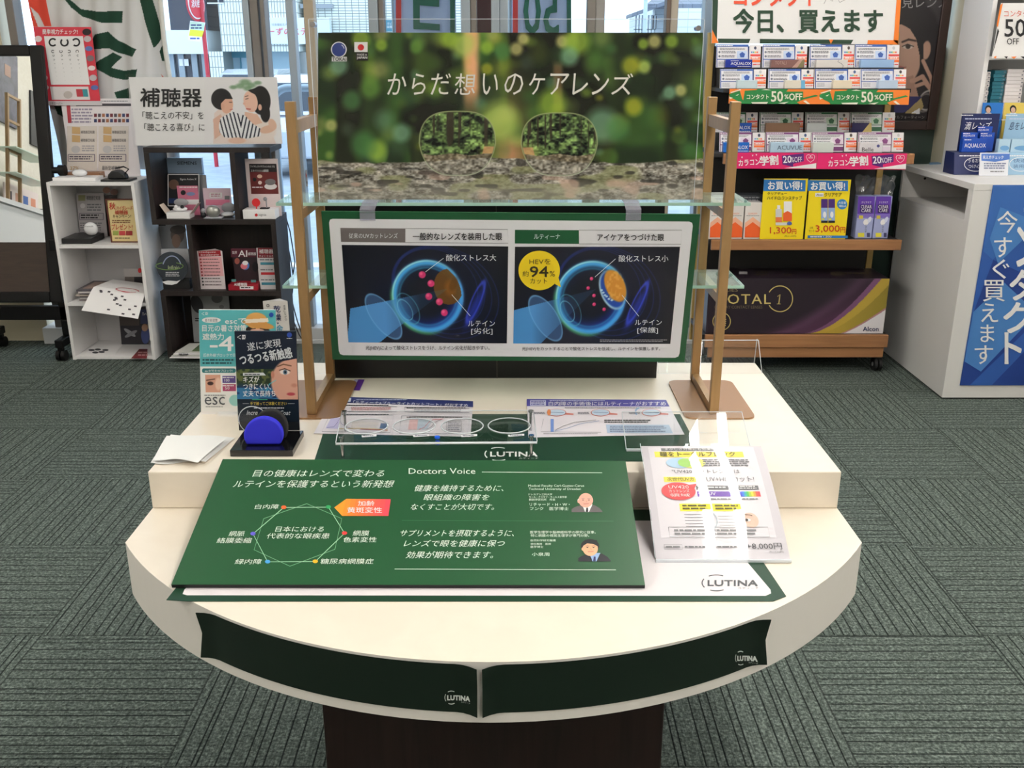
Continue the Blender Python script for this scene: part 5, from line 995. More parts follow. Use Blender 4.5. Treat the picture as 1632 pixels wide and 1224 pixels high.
MB().tube([(p.x + .03, 4.735, Z3 + .03), (p.x + .055, 4.735, Z3 + .055), (p.x + .03, 4.74, Z3 + .066), (p.x - .01, 4.74, Z3 + .058)], .004, bkm).build('ear_hook', bt_)
# tier one
card('leaflet', 'grey leaflet standing at the back of the cubby top tier', 'leaflet', 123, 167, 309, 4.90, Z2, K(186, 180, 182), lambda m, s: (m.G(s, [(125, 311), (136, 311), (136, 320), (125, 320)][::-1], K(150, 150, 110), 2), m.T(s, '補聴器豆知識', 138, 312, 160, 319, INK, 2), m.E(s, 132, 328, 4, 4, K(220, 216, 216), 2), m.frame(s, 127, 340, 165, 350, .8, K(90, 80, 100), 2), m.D(s, 129, 341, 158, 349, 2, INK, 3), m.D(s, 139, 324, 162, 337, 3, GREY, 2, 3), m.D(s, 128, 354, 164, 372, 5, GREY, 2, 4)), tilt=.02)
m = MB(); a_, b_, c_, d_ = aZ(91, 389, Z2 + .0), aZ(143, 387, Z2), aZ(163, 376, Z2), aZ(110, 374, Z2)
xs0 = max(a_.x, CX0 + .02); m.box((xs0, 4.70, Z2), (aY(146, 387, 4.7).x, 4.86, Z2 + .028), bkm); tag(m.build('display_tray', bevel=.002), 'square black display tray in the cubby top tier', 'tray')
p = aY(142, 363, 4.76); m = MB(); m.ball((p.x, 4.78, Z2 + .0285 + .033), .033, _M['gloss_white'], 12, (1.05, .6, 1.0)); m.T(shY(4.752, .0005), 'phonak', p.x and 134, 359, 149, 363, GREY, 1); tag(m.build('charging_case'), 'upright rounded white case on the square black tray', 'case')
rf_ = thing('campaign_frame', 'red-brown framed cream campaign sign in the cubby top tier', 'framed sign', (aY(195, 385, 4.74).x, 4.74, Z2))
fx0, fx1 = aY(172, 350, 4.74).x, aY(220, 350, 4.74).x; fx1 = min(fx1, CX1 - .018); fzt = aY(195, 317, 4.74).z; rbm = M('red_brown_wood', (92, 44, 34), .4)
f_ = MB()
for a, b, c, d in ((fx0, fx0 + .006, Z2, fzt), (fx1 - .006, fx1, Z2, fzt), (fx0 + .006, fx1 - .006, Z2, Z2 + .006), (fx0 + .006, fx1 - .006, fzt - .006, fzt)): f_.box((a, 4.74, c), (b, 4.752, d), rbm)
f_.build('frame', rf_)
f_ = MB(); s4 = shY(4.744, .0006); f_.box((fx0 + .006, 4.745, Z2 + .006), (fx1 - .006, 4.75, fzt - .006), K(226, 206, 150)); rd = K(186, 60, 44)
for s_, a, b, c, d_ in (('秋', 174, 323, 184, 334), ('ハイグレード', 186, 328, 211, 335), ('補聴器', 183, 335, 204, 342), ('キャンペーン!', 180, 341.5, 209, 348), ('プレゼント!', 178, 357, 211, 366)): f_.T(s4, s_, a, b, c, d_, rd if s_ != 'キャンペーン!' else K(90, 60, 40), 2, bold=.02)
f_.D(s4, 179, 350, 210, 356, 2, K(130, 90, 60), 2, 9); f_.R(s4, 180, 368, 189, 375, K(150, 160, 80), 2); f_.R(s4, 190, 368, 200, 375, K(190, 70, 70), 2); f_.R(s4, 201, 368, 211, 375, K(150, 50, 50), 2); f_.D(s4, 183, 378, 208, 381, 1, K(90, 60, 40), 2); f_.build('print', rf_)
card('leaflet', 'dark portrait leaflet leaning behind the campaign frame in the cubby', 'leaflet', 160, 190, 311, 4.925, Z2, K(56, 48, 48), lambda m, s: (m.E(s, 170, 303, 6, 5, K(150, 110, 92), 2), m.E(s, 182, 306, 6, 5, K(120, 90, 80), 2)))
# tier two: magazines and hanging sheet
rnd_ = random.Random(5); mx0 = CX0 + .045
for k in range(7):
    x = mx0 + rnd_.uniform(0, .02); y = 4.695 + rnd_.uniform(0, .02); cc = (K(120, 112, 112), K(196, 190, 190), K(90, 86, 92), K(176, 164, 156))[k % 4]
    m = MB().box((x, y, Z1 + .0003 + .0085 * k), (x + .185, y + .21, Z1 + .0003 + .0085 * k + .008), cc)
    if k == 6: m.box((x + .02, y + .03, Z1 + .0085 * k + .0084), (x + .16, y + .18, Z1 + .0085 * k + .0088), K(150, 128, 118))
    tag(m.build('magazine'), '%s magazine in the stack on the middle cubby shelf, %s from the bottom' % (('dark grey', 'pale', 'charcoal', 'beige')[k % 4], ('lowest', 'second', 'third', 'fourth', 'fifth', 'sixth', 'topmost, seventh')[k]), 'magazine', 'magazines stacked in the cubby')
m = MB(); P0 = Vector((-2.00, 4.80, Z1 + .072)); 
def drp(u, v): x = -2.045 + .215 * u; y = 4.86 - .30 * v; z = Z1 + .078 - .03 * u - (max(0, v - .60) * .22) - .012 * u * v; x -= .06 * v * (1 - u) - .012 * v; return Vector((min(x, -1.823), y, max(z, Z1 + .016 if y > 4.66 else -1)))
m.grid([[drp(u / 8, v / 12) for u in range(9)] for v in range(12, -1, -1)], WHITE)
class Dr:
    e = .0006
    def P(s, px, py, l=0): p = drp(px, py); return p + Vector((0, -.3, .95)) * (l * s.e * 2)
dr_ = Dr(); m.arc(dr_, .62, .5, .22, .10, 0, 330, .025, K(190, 90, 100), 1); rq = random.Random(2)
for k in range(16): u, v = rq.uniform(.12, .9), rq.uniform(.62, .95); m.R(dr_, u, v, u + .05, v + .025, K(70, 66, 72), 1)
tag(m.build('loose_sheet'), 'white printed sheet drooping over the edge of the middle cubby shelf', 'sheet')
card('leaflet_box', 'white and grey card with small red mark behind the drooping sheet', 'card', 199, 226, 428, 4.92, Z1, K(206, 200, 200), lambda m, s: (m.E(s, 223, 431, 3, 4, RED, 2), m.R(s, 199, 441, 214, 453, K(120, 112, 108), 2), m.R(s, 214, 441, 227, 453, K(50, 48, 52), 2)))
# bottom tier
card('brochure', 'dark brochure standing in the bottom tier of the cubby', 'brochure', 190, 233, 491, 4.88, Z0, K(44, 42, 50), lambda m, s: (m.R(s, 191, 493, 222, 519, K(74, 64, 62), 1), m.R(s, 224, 493, 238, 516, K(50, 56, 92), 1), m.T(s, 'Tvへの', 227, 498, 238, 503, WHITE, 2), m.E(s, 207, 530, 11, 3, K(150, 150, 156), 2, .6), m.E(s, 209, 532, 11, 3, K(130, 130, 136), 3, -.5), m.E(s, 232, 534, 7, 14, K(70, 84, 140), 2), m.E(s, 231, 522, 5, 6, K(176, 140, 120), 3), m.E(s, 195, 498, 2, 3, WHITE, 2)), tilt=.02)
sz0 = shZ(Z0 + .0014, .0004)
m = MB(); m.panel(sz0, [(150, 549), (195, 549), (183, 566), (134, 566)][::-1], .001, WHITE)
for x, y in ((146, 558), (156, 557), (152, 562), (162, 561), (168, 558)): m.E(sz0, x, y, 5, 1.6, K(60, 60, 66), 1)
tag(m.build('leaflet'), 'white leaflet with grey dots lying flat on the cubby bottom', 'leaflet')
m = MB(); m.panel(sz0, [(222, 556), (235, 556), (234, 571), (209, 571)][::-1], .001, K(110, 40, 44)); m.D(sz0, 220, 560, 236, 568, 2, K(190, 150, 150), 1); tag(m.build('leaflet'), 'dark red leaflet lying flat on the cubby bottom', 'leaflet')

# --- dark bookcase
bk_ = thing('bookcase', 'black-brown staggered open bookcase under the hearing aid sign', 'bookcase', (-1.45, 4.82, 0)); BX0, BX1, BYa, BYb = -1.752, -1.150, 4.70, 4.945
for z in (.0, .323, .679, 1.021): MB().box((BX0, BYa, z), (BX1, BYb, z + .025), dk).build('shelf_board', bk_, bevel=.001)
for x, z0, z1 in ((BX0, .7042, 1.0208), (-1.345, .7042, 1.0208), (-1.588, .3482, .6788), (BX1 - .025, .3482, .6788), (BX0, .0252, .3228), (BX1 - .025, .0252, .3228)): MB().box((x, BYa, z0), (x + .025, BYb, z1), dk).build('upright_panel', bk_, bevel=.001)
MB().box((-1.5625, BYb - .006, .3485), (BX1 - .026, BYb - .001, .6785), dk).box((BX0 + .026, BYb - .006, .0255), (BX1 - .026, BYb - .001, .3225), dk).build('back_panel', bk_)
W3, W2, W1, W0 = 1.0463, .7043, .3483, .0253
hs_ = shY(4.712, .0008); hq = [(205, 123), (440.5, 123), (450, 229), (218, 232)]
ha = board('hearing_aid_sign', 'white sign with big black characters, mother and child, on the bookcase top', 'sign', hs_, hq[::-1], .005, K(240, 237, 238))
c = CV(326, 124, 448, 229, 1.6, (238, 234, 236)); X, Yc = c.X, c.Y
for x, y, r_ in ((394, 131, 9), (386, 137, 8), (404, 136, 8), (374, 139, 6), (415, 132, 6), (398, 141, 7)): c.blob(x, y, r_, r_ * .5, (96, 140, 92), .8, .7)
c.poly([(340, 229), (342, 180), (352, 172), (372, 190), (398, 184), (418, 192), (432, 205), (440, 229)], (236, 216, 208)); c.blob(415, 208, 26, 20, (238, 222, 214), .2); c.poly([(392, 178), (412, 182), (420, 196), (404, 200), (390, 192)], (230, 186, 164))
c.blob(419, 160, 16, 23, (28, 26, 30), .08); c.blob(425, 180, 8, 15, (30, 26, 30), .15); c.blob(402, 162, 11.5, 17, (236, 190, 170), .08, 1, -.15); c.poly([(398, 144), (418, 138), (426, 150), (412, 152), (404, 148)], (28, 26, 30)); c.blob(417, 171, 3, 5, (226, 176, 156), .2)
c.line([(394, 158), (398, 157)], 1.1, (60, 40, 40)); c.line([(393, 154), (398, 152.6)], 1.0, (80, 60, 56)); c.line([(395, 173.5), (401, 174)], 1.8, (196, 90, 90)); c.blob(391.5, 165, 2.2, 2, (232, 180, 160), .3)
c.blob(354, 158, 17, 17, (30, 28, 32), .06); c.blob(363, 167, 10, 14, (228, 176, 152), .08, 1, .1); c.poly([(350, 142), (368, 148), (373, 158), (360, 158), (350, 168), (340, 160)], (30, 28, 32)); c.blob(356, 170, 3, 4.5, (222, 168, 144), .2); c.line([(367, 163), (371, 163)], 1.0, (50, 40, 40)); c.line([(368, 175), (372, 174)], 1.1, (190, 90, 90))
c.poly([(340, 190), (352, 182), (358, 190), (352, 215), (342, 222)], (228, 184, 164))
body = [(349, 200), (352, 188), (372, 178), (392, 184), (404, 197), (418, 206), (416, 217), (394, 221), (358, 219), (350, 210)]
c.poly(body, (236, 234, 236)); ins = c.inside(body); c.mix(ins * (np.sin((X + (Yc - 200) * .25 * np.sign(X - 385)) * 1.0) > .35), (40, 42, 60)); c.blob(428, 206, 13, 6, (228, 184, 160), .2, 1, -.25); c.blob(436, 198, 6, 9, (230, 188, 166), .2, 1, -.4); c.blob(378, 224, 14, 5, (232, 190, 170), .3)
c.build('picture', hs_, ha, 1, .35, lambda x, y: (x + (y - 229) * .06 * (x - 326) / 122 + (y - 229) * .03 * 0, y - .0))
t = MB(); t.T(hs_, '補聴器', 224, 140.7, 321.5, 170, INK, 3, bold=.03); t.T(hs_, '「聴こえの不安」を', 227.5, 177.6, 324.7, 190, INK, 3, bold=.005); t.T(hs_, '「聴こえる喜び」に', 230.4, 196.4, 326.3, 209, INK, 3, bold=.005); t.build('lettering', ha)
x0, x1 = aY(200, 120, 4.706).x, aY(443, 120, 4.706).x; MB().box((x0, 4.703, W3), (x1, 4.7055, aY(320, 118, 4.706).z), acr).build('acrylic_front', ha)
# tier one of the bookcase
card('product_box', 'pale blue-grey product box standing in the bookcase top tier', 'box', 270, 325, 252, 4.92, W2, K(160, 184, 212), lambda m, s: (m.T(s, 'SIEMENS', 282.4, 257.4, 313.3, 262.6, K(30, 40, 70), 1, bold=.02), m.R(s, 270, 276, 325, 276.6, K(96, 116, 140), 1)), t=.025)
card('brochure', 'black hearing device brochure in the bookcase top tier', 'brochure', 267, 317, 277, 4.86, W2, K(30, 30, 34), lambda m, s: (m.frame(s, 268, 278, 317, 328, 1.5, WHITE, 1), m.T(s, 'Signia Active X', 287, 284, 313, 288, WHITE, 1), m.E(s, 277, 294, 8, 8, K(110, 80, 66), 1), m.R(s, 268, 316, 284, 324, K(40, 60, 110), 1)), tilt=.015)
card('brochure', 'grey narrow brochure half hidden behind the black one', 'brochure', 316, 331, 279, 4.895, W2, K(150, 150, 152))
card('price_card', 'small pink device card in front of the black brochure', 'card', 284, 317, 296, 4.84, W2, K(198, 112, 138), lambda m, s: (m.D(s, 286, 297, 315, 300, 1, WHITE, 1), m.E(s, 292, 307, 4, 4, INK, 1), m.E(s, 304, 309, 7, 3, K(120, 130, 170), 1), m.R(s, 284, 318, 317, 326, WHITE, 1)))
card('price_card', 'cloud shaped pink and white card behind the silver case', 'card', 325, 369, 300, 4.86, W2, K(222, 196, 208), lambda m, s: (m.R(s, 334, 307, 354, 315, WHITE, 1), m.D(s, 336, 308, 352, 314, 2, K(150, 90, 110), 2), m.R(s, 328, 318, 366, 327, K(222, 130, 160), 1), m.R(s, 358, 312, 366, 318, GREY, 1)))
eb_ = thing('earbud_box', 'open white box holding an earbud case in the bookcase top tier', 'box', (aY(283, 340, 4.73).x, 4.75, W2))
p0, p1 = aY(266, 345, 4.73), aY(303, 345, 4.73); MB().box((p0.x, 4.725, W2), (p1.x, 4.80, W2 + .03), WHITE).build('tray', eb_, bevel=.001)
MB().prism([(p0.x - .001, 4.726, W2 + .02), (p0.x - .001, 4.80, W2 + .02), (p0.x - .03, 4.79, W2 + .065), (p0.x - .03, 4.73, W2 + .065)], (0, 0, .002), K(226, 210, 196)).prism([(p1.x + .001, 4.726, W2 + .02), (p1.x + .001, 4.80, W2 + .02), (p1.x + .04, 4.79, W2 + .07), (p1.x + .04, 4.73, W2 + .07)], (0, 0, .002), K(226, 210, 200)).build('flap', eb_)
cs1 = MB(); xm = (p0.x + p1.x) / 2; lg_ = M('case_grey', (140, 140, 144), .35); cs1.ball((xm, 4.765, W2 + .042), .036, _M['gloss_white'], 10, (1, .62, .35)).ball((xm, 4.79, W2 + .07), .036, lg_, 10, (1, .25, .55)); cs1.build('earbud_case', eb_)
MB().ball((xm - .014, 4.75, W2 + .054), .009, WHITE, 8).ball((xm + .016, 4.75, W2 + .054), .009, INK, 8).build('earbud', eb_)
p = aY(339, 335, 4.75); m = MB(); m.ball((p.x, 4.755, W2 + .031), .033, M('satin_silver', (170, 170, 164), .3, .6), 12, (1.05, .7, .94)); m.box((p.x - .045, 4.735, W2), (p.x + .045, 4.78, W2 + .004), acre); tag(m.build('charging_case'), 'silver rounded charging case in the bookcase top tier', 'case')
p = aY(324, 340, 4.74); m = MB(); m.ball((p.x, 4.74, W2 + .016), .016, INK, 8, (.8, .8, 1)).ball((p.x, 4.74, W2 + .036), .012, lg_, 8); tag(m.build('ear_piece'), 'tiny black and grey ear piece between the open box and silver case', 'ear piece')
p = aY(362, 330, 4.79); m = MB(); m.ball((p.x, 4.79, W2 + .012), .036, _M['gloss_white'], 10, (1, .7, .34)).ball((p.x, 4.815, W2 + .04), .036, lg_, 10, (1, .3, .72)); tag(m.build('charging_case'), 'open grey and white charging case beside the middle upright panel', 'case')
# right open compartment
st_ = thing('device_display', 'white tabletop device display with dark red poster and round red logo', 'display stand', (aY(420, 340, 4.74).x, 4.77, W2))
p0, p1 = aY(387, 338, 4.72), aY(452, 338, 4.72); p1.x = min(p1.x, BX1 - .002)
MB().box((p0.x, 4.715, W2), (p1.x, 4.80, W2 + .045), WHITE).build('base', st_, bevel=.002); s5 = shY(4.7145, .0005); m = MB(); m.E(s5, 408.5, 342.7, 2.4, 2.4, RED, 1); m.T(s5, 'signia', 412, 340.6, 424.5, 345, K(70, 66, 70), 1); m.build('lettering', st_)
s6 = shY(4.81, .0007); zt6 = aY(420, 253, 4.81).z; xa6, xb6 = aY(393, 290, 4.81).x, aY(445, 290, 4.81).x
MB().box((xa6, 4.81, W2), (xb6, 4.815, zt6), K(222, 206, 206)).build('poster_panel', st_)
m = MB(); m.G(s6, [(397, 261), (440.5, 261), (444, 309), (400.5, 309)][::-1], K(96, 34, 34)); m.G(s6, [(397, 261), (440.5, 261), (441.5, 274), (398, 274)][::-1], K(30, 24, 26), 2); m.T(s6, 'ワイヤレスイヤフォンのような', 399, 263.5, 438, 267, WHITE, 3); m.T(s6, 'スタイリッシュ補聴器', 400, 270, 428, 274, WHITE, 3); m.E(s6, 406, 286, 3, 3, INK, 3); m.E(s6, 414, 281, 4, 3, K(206, 180, 160), 3); m.E(s6, 414.5, 291, 3, 3, K(220, 200, 196), 3); m.E(s6, 431.5, 297, 10, 5, K(220, 216, 216), 3); m.E(s6, 431, 290, 8.5, 5, K(110, 106, 108), 4); m.D(s6, 402, 297, 419, 300, 1, WHITE, 3); m.build('poster_print', st_)
pc = aY(408, 322, 4.75); m = MB(); m.cyl((pc.x, 4.752, W2 + .075), (pc.x, 4.748, W2 + .075), .02, RED, n=28).cyl((pc.x, 4.75, W2 + .045), (pc.x, 4.75, W2 + .058), .003, RED); m.build('logo_disc', st_)
pc = aY(425, 330, 4.75); MB().cyl((pc.x, 4.75, W2 + .0452), (pc.x, 4.75, W2 + .085), .003, lg_).ball((pc.x - .004, 4.75, W2 + .092), .010, lg_, 8).box((pc.x - .03, 4.735, W2 + .0452), (pc.x + .012, 4.765, W2 + .051), INK).build('device_holder', st_)
# tier two
card('poster', 'grey portrait poster at the back of the bookcase middle tier', 'poster', 252, 300, 357, 4.93, W1, K(150, 150, 150), lambda m, s: (m.E(s, 283, 374, 11, 14, K(110, 96, 88), 1), m.E(s, 281, 384, 7, 11, K(150, 122, 106), 2), m.E(s, 284, 366, 13, 7, K(84, 76, 72), 3), m.R(s, 253, 358, 264, 360, INK, 1)))
rp = thing('round_promo_display', 'round dark promotional disc standing on black tray in the bookcase middle tier', 'display', (aY(273, 455, 4.74).x, 4.75, W1))
p0, p1 = aY(247, 440, 4.75), aY(301, 440, 4.75); p0.x = max(p0.x, BX0); p1.x = min(p1.x, -1.59)
MB().box((p0.x, 4.75, W1), (p1.x, 4.80, W1 + .05), bkm).box((p0.x, 4.78, W1 + .05), (p1.x, 4.79, aY(270, 397, 4.78).z), K(176, 176, 180)).build('tray', rp)
pc = aY(274, 426, 4.74); m = MB(); m.cyl((pc.x, 4.745, pc.z), (pc.x, 4.740, pc.z), .077, M('disc_dark', (44, 50, 58), .4), n=48); s7 = shY(4.7395, .0005)
m.arc(s7, 274, 428, 15, 20, 20, 160, 1.6, K(150, 160, 190), 1); m.T(s7, 'Infinio', 268, 423, 286, 429, K(190, 204, 150), 2); m.arc(s7, 270, 424, 22, 6, 120, 420, .8, K(130, 170, 80), 2); m.D(s7, 264, 433, 286, 441, 3, K(200, 200, 204), 2); m.G(s7, [(258, 449), (268, 447), (282, 448), (288, 446), (282, 452), (274, 454), (264, 453)][::-1], WHITE, 2); m.build('disc', rp)
def tri(name, label, cat, x0, x1, yt, Y, zb, dep, mat, draw):
    zt = aY((x0 + x1) / 2, yt, Y).z; ym = (yt + pj((0, Y, zb))[1]) / 2; xa, xb = aY(x0, ym, Y).x, aY(x1, ym, Y).x
    m = MB().prism([(xa, Y, zb), (xb, Y, zb), ((xa + xb) / 2 + .01, Y + dep, zb)], (0, 0, zt - zb), mat); draw(m, shY(Y, .0008)); return tag(m.build(name), label, cat)
def chk(m, s):
    m.G(s, [(316, 400), (351, 399), (352.5, 408), (317, 409)][::-1], K(150, 30, 40)); m.T(s, 'Checkpoint', 317, 400.5, 344, 403.5, WHITE, 2); m.T(s, '気になる症状ありますか?', 320, 404.5, 349, 408, WHITE, 2); m.G(s, [(317, 410), (352.5, 409), (357, 440), (320, 441)][::-1], K(226, 168, 172))
    for k in range(9): y = 413 + 5.1 * k; m.E(s, 320 + .5 * k, y, 1.5, 1.5, K(150, 40, 46) if k < 6 else INK, 3, n=10); m.D(s, 323 + .5 * k, y - 1.2, 350 + .5 * k, y + 1.2, 1, K(90, 70, 74), 3, k)
tri('checklist_stand', 'three sided checklist stand with red heading and pink rows', 'display stand', 317, 357, 400, 4.745, W1, .06, K(216, 204, 206), chk)
ai = thing('device_display', 'dark red and black device display with glowing coloured ball picture', 'display stand', (aY(388, 455, 4.74).x, 4.77, W1))
p0, p1 = aY(364, 455, 4.72), aY(411, 455, 4.72); MB().box((p0.x, 4.715, W1), (p1.x, 4.80, W1 + .03), K(140, 20, 36)).build('base', ai, bevel=.001); zt7 = aY(388, 396, 4.80).z; MB().box((p0.x + .012, 4.801, W1), (p1.x - .004, 4.806, zt7), K(44, 30, 36)).build('back_panel', ai)
m = MB(); s8 = shY(4.8, .0006); m.R(s8, 368, 396, 408, 410, K(84, 30, 46)); m.T(s8, 'AI', 380, 399, 394, 409, WHITE, 2, bold=.02); m.T(s8, '補聴器', 395, 402, 408, 407, WHITE, 2); m.T(s8, '世界', 370, 400, 378, 405, WHITE, 2); m.E(s8, 391, 423, 6.5, 7, K(70, 120, 190), 2); m.E(s8, 389, 424, 5.5, 5, K(220, 120, 130), 3); m.E(s8, 391, 419, 4.6, 3.6, WHITE, 4); m.E(s8, 378, 416, 4, 5, K(150, 80, 70), 2); m.E(s8, 407, 425, 5, 8, K(20, 18, 24), 2)
s9 = shY(4.7145, .0005); m.T(s9, 'AI補聴器', 373, 450.5, 394, 456, WHITE, 1, bold=.02); m.R(s9, 382, 456.3, 404, 461, WHITE, 1); m.D(s9, 384, 457, 400, 460, 1, INK, 2); m.R(s9, 369, 445, 376, 449, K(90, 140, 140), 1); m.R(s9, 400, 446, 408, 450, K(90, 140, 140), 1); m.build('lettering', ai)
for k in range(4):
    Yk = 4.80 - .02 * k; lab = ('red headed hearing booklet at the back of the tiered booklets', 'white booklet with teal band, second in the tiered booklets', 'white booklet with red band, third in the tiered booklets', 'white booklet with teal band, front of the tiered booklets')[k]
    card('booklet', lab, 'booklet', 411 + 1.2 * k, 437 + k, 395 + 16 * k, Yk, W1, K(214, 208, 210), (lambda k: lambda m, s: (m.R(s, 411, 395, 437, 411, K(130, 24, 40), 1), m.T(s, '補聴器', 413, 397, 436, 404, WHITE, 2, bold=.02), m.T(s, 'がよくなるの', 413, 406, 436, 410, WHITE, 2)) if k == 0 else (m.D(s, 413 + k, 396 + 16 * k, 435 + k, 400 + 16 * k, 1, GREY, 1, k), m.R(s, 414 + k, 402 + 16 * k, 436 + k, 406 + 16 * k, K(60, 130, 150) if k != 2 else K(190, 40, 50), 1)))(k), group='tiered booklets in the bookcase')
# tier three
card('poster', 'grey poster with dark oval device at the bookcase bottom tier', 'poster', 305, 366, 466, 4.90, W0, K(150, 152, 154), lambda m, s: (m.E(s, 314, 485, 9, 15, K(54, 54, 58), 1, -.4), m.E(s, 346, 475, 9, 8, K(90, 90, 92), 1), m.E(s, 353, 489, 4, 3, K(120, 120, 124), 1), m.D(s, 311, 506, 330, 513, 2, INK, 1)), tilt=.02)
for k in range(4):
    s_ = shZ(W0 + .004 + .005 * k, .0005); m = MB(); o = 3 * k; m.panel(s_, [(293 + o, 556 - o), (352, 556 - o), (345, 571 - o), (270 + o, 570 - o)][::-1], .0025, (WHITE, K(200, 200, 196), WHITE, K(206, 206, 200))[k]); m.D(s_, 285, 563, 300, 566, 1, GREY, 1); k == 3 and m.G(s_, [(318, 549), (345, 549), (340, 560), (305, 560)][::-1], K(90, 110, 76), 1)
    tag(m.build('brochure'), ('white brochure at the bottom of the flat pile in the bookcase', 'pale grey brochure second in the flat pile in the bookcase', 'white brochure third in the flat pile in the bookcase', 'white brochure with green picture on top of the flat pile in the bookcase')[k], 'brochure', 'brochures lying in the bookcase bottom tier')
def dry(m, s): m.T(s, '乾', 436, 487, 447, 498, K(26, 40, 84), 1, bold=.03); m.T(s, '燥', 437, 500, 448, 511, K(26, 40, 84), 1, bold=.03); m.E(s, 443, 515, 1.2, 1.2, K(26, 40, 84), 1); m.T(s, '余', 440, 518, 451, 529, K(60, 140, 170), 1, bold=.03); [m.T(s, ch_, 451.5 + k * .5, 486 + 4.2 * k, 455 + k * .5, 489.6 + 4.2 * k, INK, 1) for k, ch_ in enumerate('充電しながら')]; m.arc(s, 427, 487, 2, 2, 0, 359, .8, INK, 1)
tri('tall_box', 'tall white three sided box with navy writing in front of the bookcase', 'box', 423, 462, 480, 4.615, 0.0, .055, K(220, 214, 208), dry)
# cables and window sticker
for k, (xs_, lb) in enumerate((((455, 462, 466, 470, 466, 462, 468, 474, 482), 'thin black cable hanging from the device display, the right one'), ((452, 455, 459, 464, 468, 466, 461, 468, 477), 'thin black cable hanging from the device display, the left one'))):
    pth = [aY(x, y, 4.958 - .01 * k) for x, y in zip(xs_, (344, 368, 392, 418, 444, 466, 490, 512, 534))]; sm_ = []
    for i in range(len(pth) - 1):
        for j in range(4): sm_.append(pth[i].lerp(pth[i + 1], j / 4))
    tag(MB().tube(sm_ + [pth[-1], Vector((pth[-1].x + .02 + .01 * k, 4.955 - .01 * k, .0035))], .003, INK, 6).build('cable'), lb, 'cable')
m = MB(); s_ = shY(YW + .012, .0008); m.panel(s_, [(476, 271), (489, 271), (491, 297), (478, 297)][::-1], .002, K(220, 220, 224)); m.arc(s_, 483, 280, 5, 6.4, 0, 360, 1.4, K(196, 40, 56), 1); m.L(s_, [(479.6, 275.5), (486.6, 284.5)], 1.3, K(196, 40, 56), 1); m.E(s_, 483, 280, 2.4, 3, GREY, 1); m.T(s_, 'ドアに注意', 478.5, 289, 490, 292.5, INK, 1); m.D(s_, 479.5, 294, 489, 296, 1, INK, 1); tag(m.build('door_sticker'), 'small white warning sticker with red circle on the window glass', 'sticker')
# ------------------------------------------------------------------ right side: lens rack, counter, shelving
rkb = M('rack_black', (20, 20, 22), .55); oak = grain('oak_edge', (140, 98, 64), (158, 112, 74), (3, 40, 60), .5, .35); gold = M('gold_post', (176, 146, 84), .45, .2)
RX0, RX1 = .912, 1.80
rc = thing('lens_rack', 'black and oak rolling shop rack filled with contact lens boxes', 'rack', (1.36, 4.6, 0))
MB().box((RX0 + .03, 4.775, .13), (RX1 - .03, 4.79, 1.50), rkb).build('back_panel', rc)
for x in (RX0, RX1 - .03): MB().box((x, 4.765, .075), (x + .03, 4.80, 1.56), gold).build('post', rc, bevel=.002)
for z, yf in ((.648, 4.462), (1.041, 4.462)): MB().box((RX0, yf, z - .018), (RX1, 4.7745, z), rkb).build('shelf', rc)
MB().box((RX0 + .03, 4.500, 1.302), (RX1 - .02, 4.7745, 1.318), rkb).build('shelf', rc)
MB().box((RX0 + .045, 4.615, 1.3182), (RX1 - .02, 4.7745, 1.406), rkb).build('step_ledge', rc); MB().box((RX0 + .03, 4.60, 1.0412), (RX1 - .02, 4.7745, 1.120), rkb).build('step_ledge', rc)
MB().box((RX0 + .012, 4.444, .603), (RX1 + .005, 4.4618, .651), oak).build('shelf_front', rc, bevel=.002); MB().box((RX0 + .04, 4.444, .995), (RX1 + .012, 4.4618, 1.0405), oak).build('shelf_front', rc, bevel=.002)
MB().box((RX0, 4.462, .17), (RX1, 4.7745, .192), rkb).box((RX0 + .02, 4.5, .08), (RX1 - .02, 4.74, .1698), rkb).build('bottom_tray', rc); MB().box((RX0 + .012, 4.442, .133), (RX1, 4.4618, .194), oak).box((RX0 + .03, 4.452, .08), (RX1 - .012, 4.4618, .1328), oak).build('plinth_board', rc, bevel=.002)
for x in (RX0 + .05, RX1 - .02):
    for y in (4.50, 4.74):
        MB().cyl((x - .018, y, .0325), (x - .004, y, .0325), .032, rkb, n=24).cyl((x + .004, y, .0325), (x + .018, y, .0325), .032, rkb, n=24).cyl((x - .02, y, .0325), (x + .02, y, .0325), .01, M('caster_grey', (150, 150, 152), .4)).box((x - .012, y - .014, .05), (x + .012, y + .014, .0798), rkb).build('caster', rc)
# top sign
ts = shY(4.70, .0008); zt8 = aY(1285, -60, 4.70).z; sgn = thing('contact_sign', 'large white sign with thick dark green writing above the lens rack', 'sign', (1.33, 4.70, 1.5))
MB().panel(ts, [(1137, -60), (1440, -60), (1431, 71), (1134, 69)][::-1], .006, WHITE).build('panel', sgn)
m = MB(); dgn, orr = K(36, 62, 46), K(236, 126, 46)
for pts, c_ in (([(1137, -60), (1146, -60), (1142.5, 62), (1134.5, 62)], dgn), ([(1135, 47), (1145, 68.5), (1134, 69)], orr), ([(1144, 61.5), (1196, 62), (1193, 69), (1145, 68.5)], dgn), ([(1211, 62), (1360, 63.5), (1356, 70), (1211, 69.5)], dgn), ([(1321, 63), (1328, 63), (1324, 70)], orr), ([(1383, 64), (1431, 64), (1431, 71), (1382, 70.5)], orr), ([(1433, -60), (1440, -60), (1431, 71), (1424, 65)], orr)): m.G(ts, pts[::-1], c_, 1 if c_ is dgn else 2)
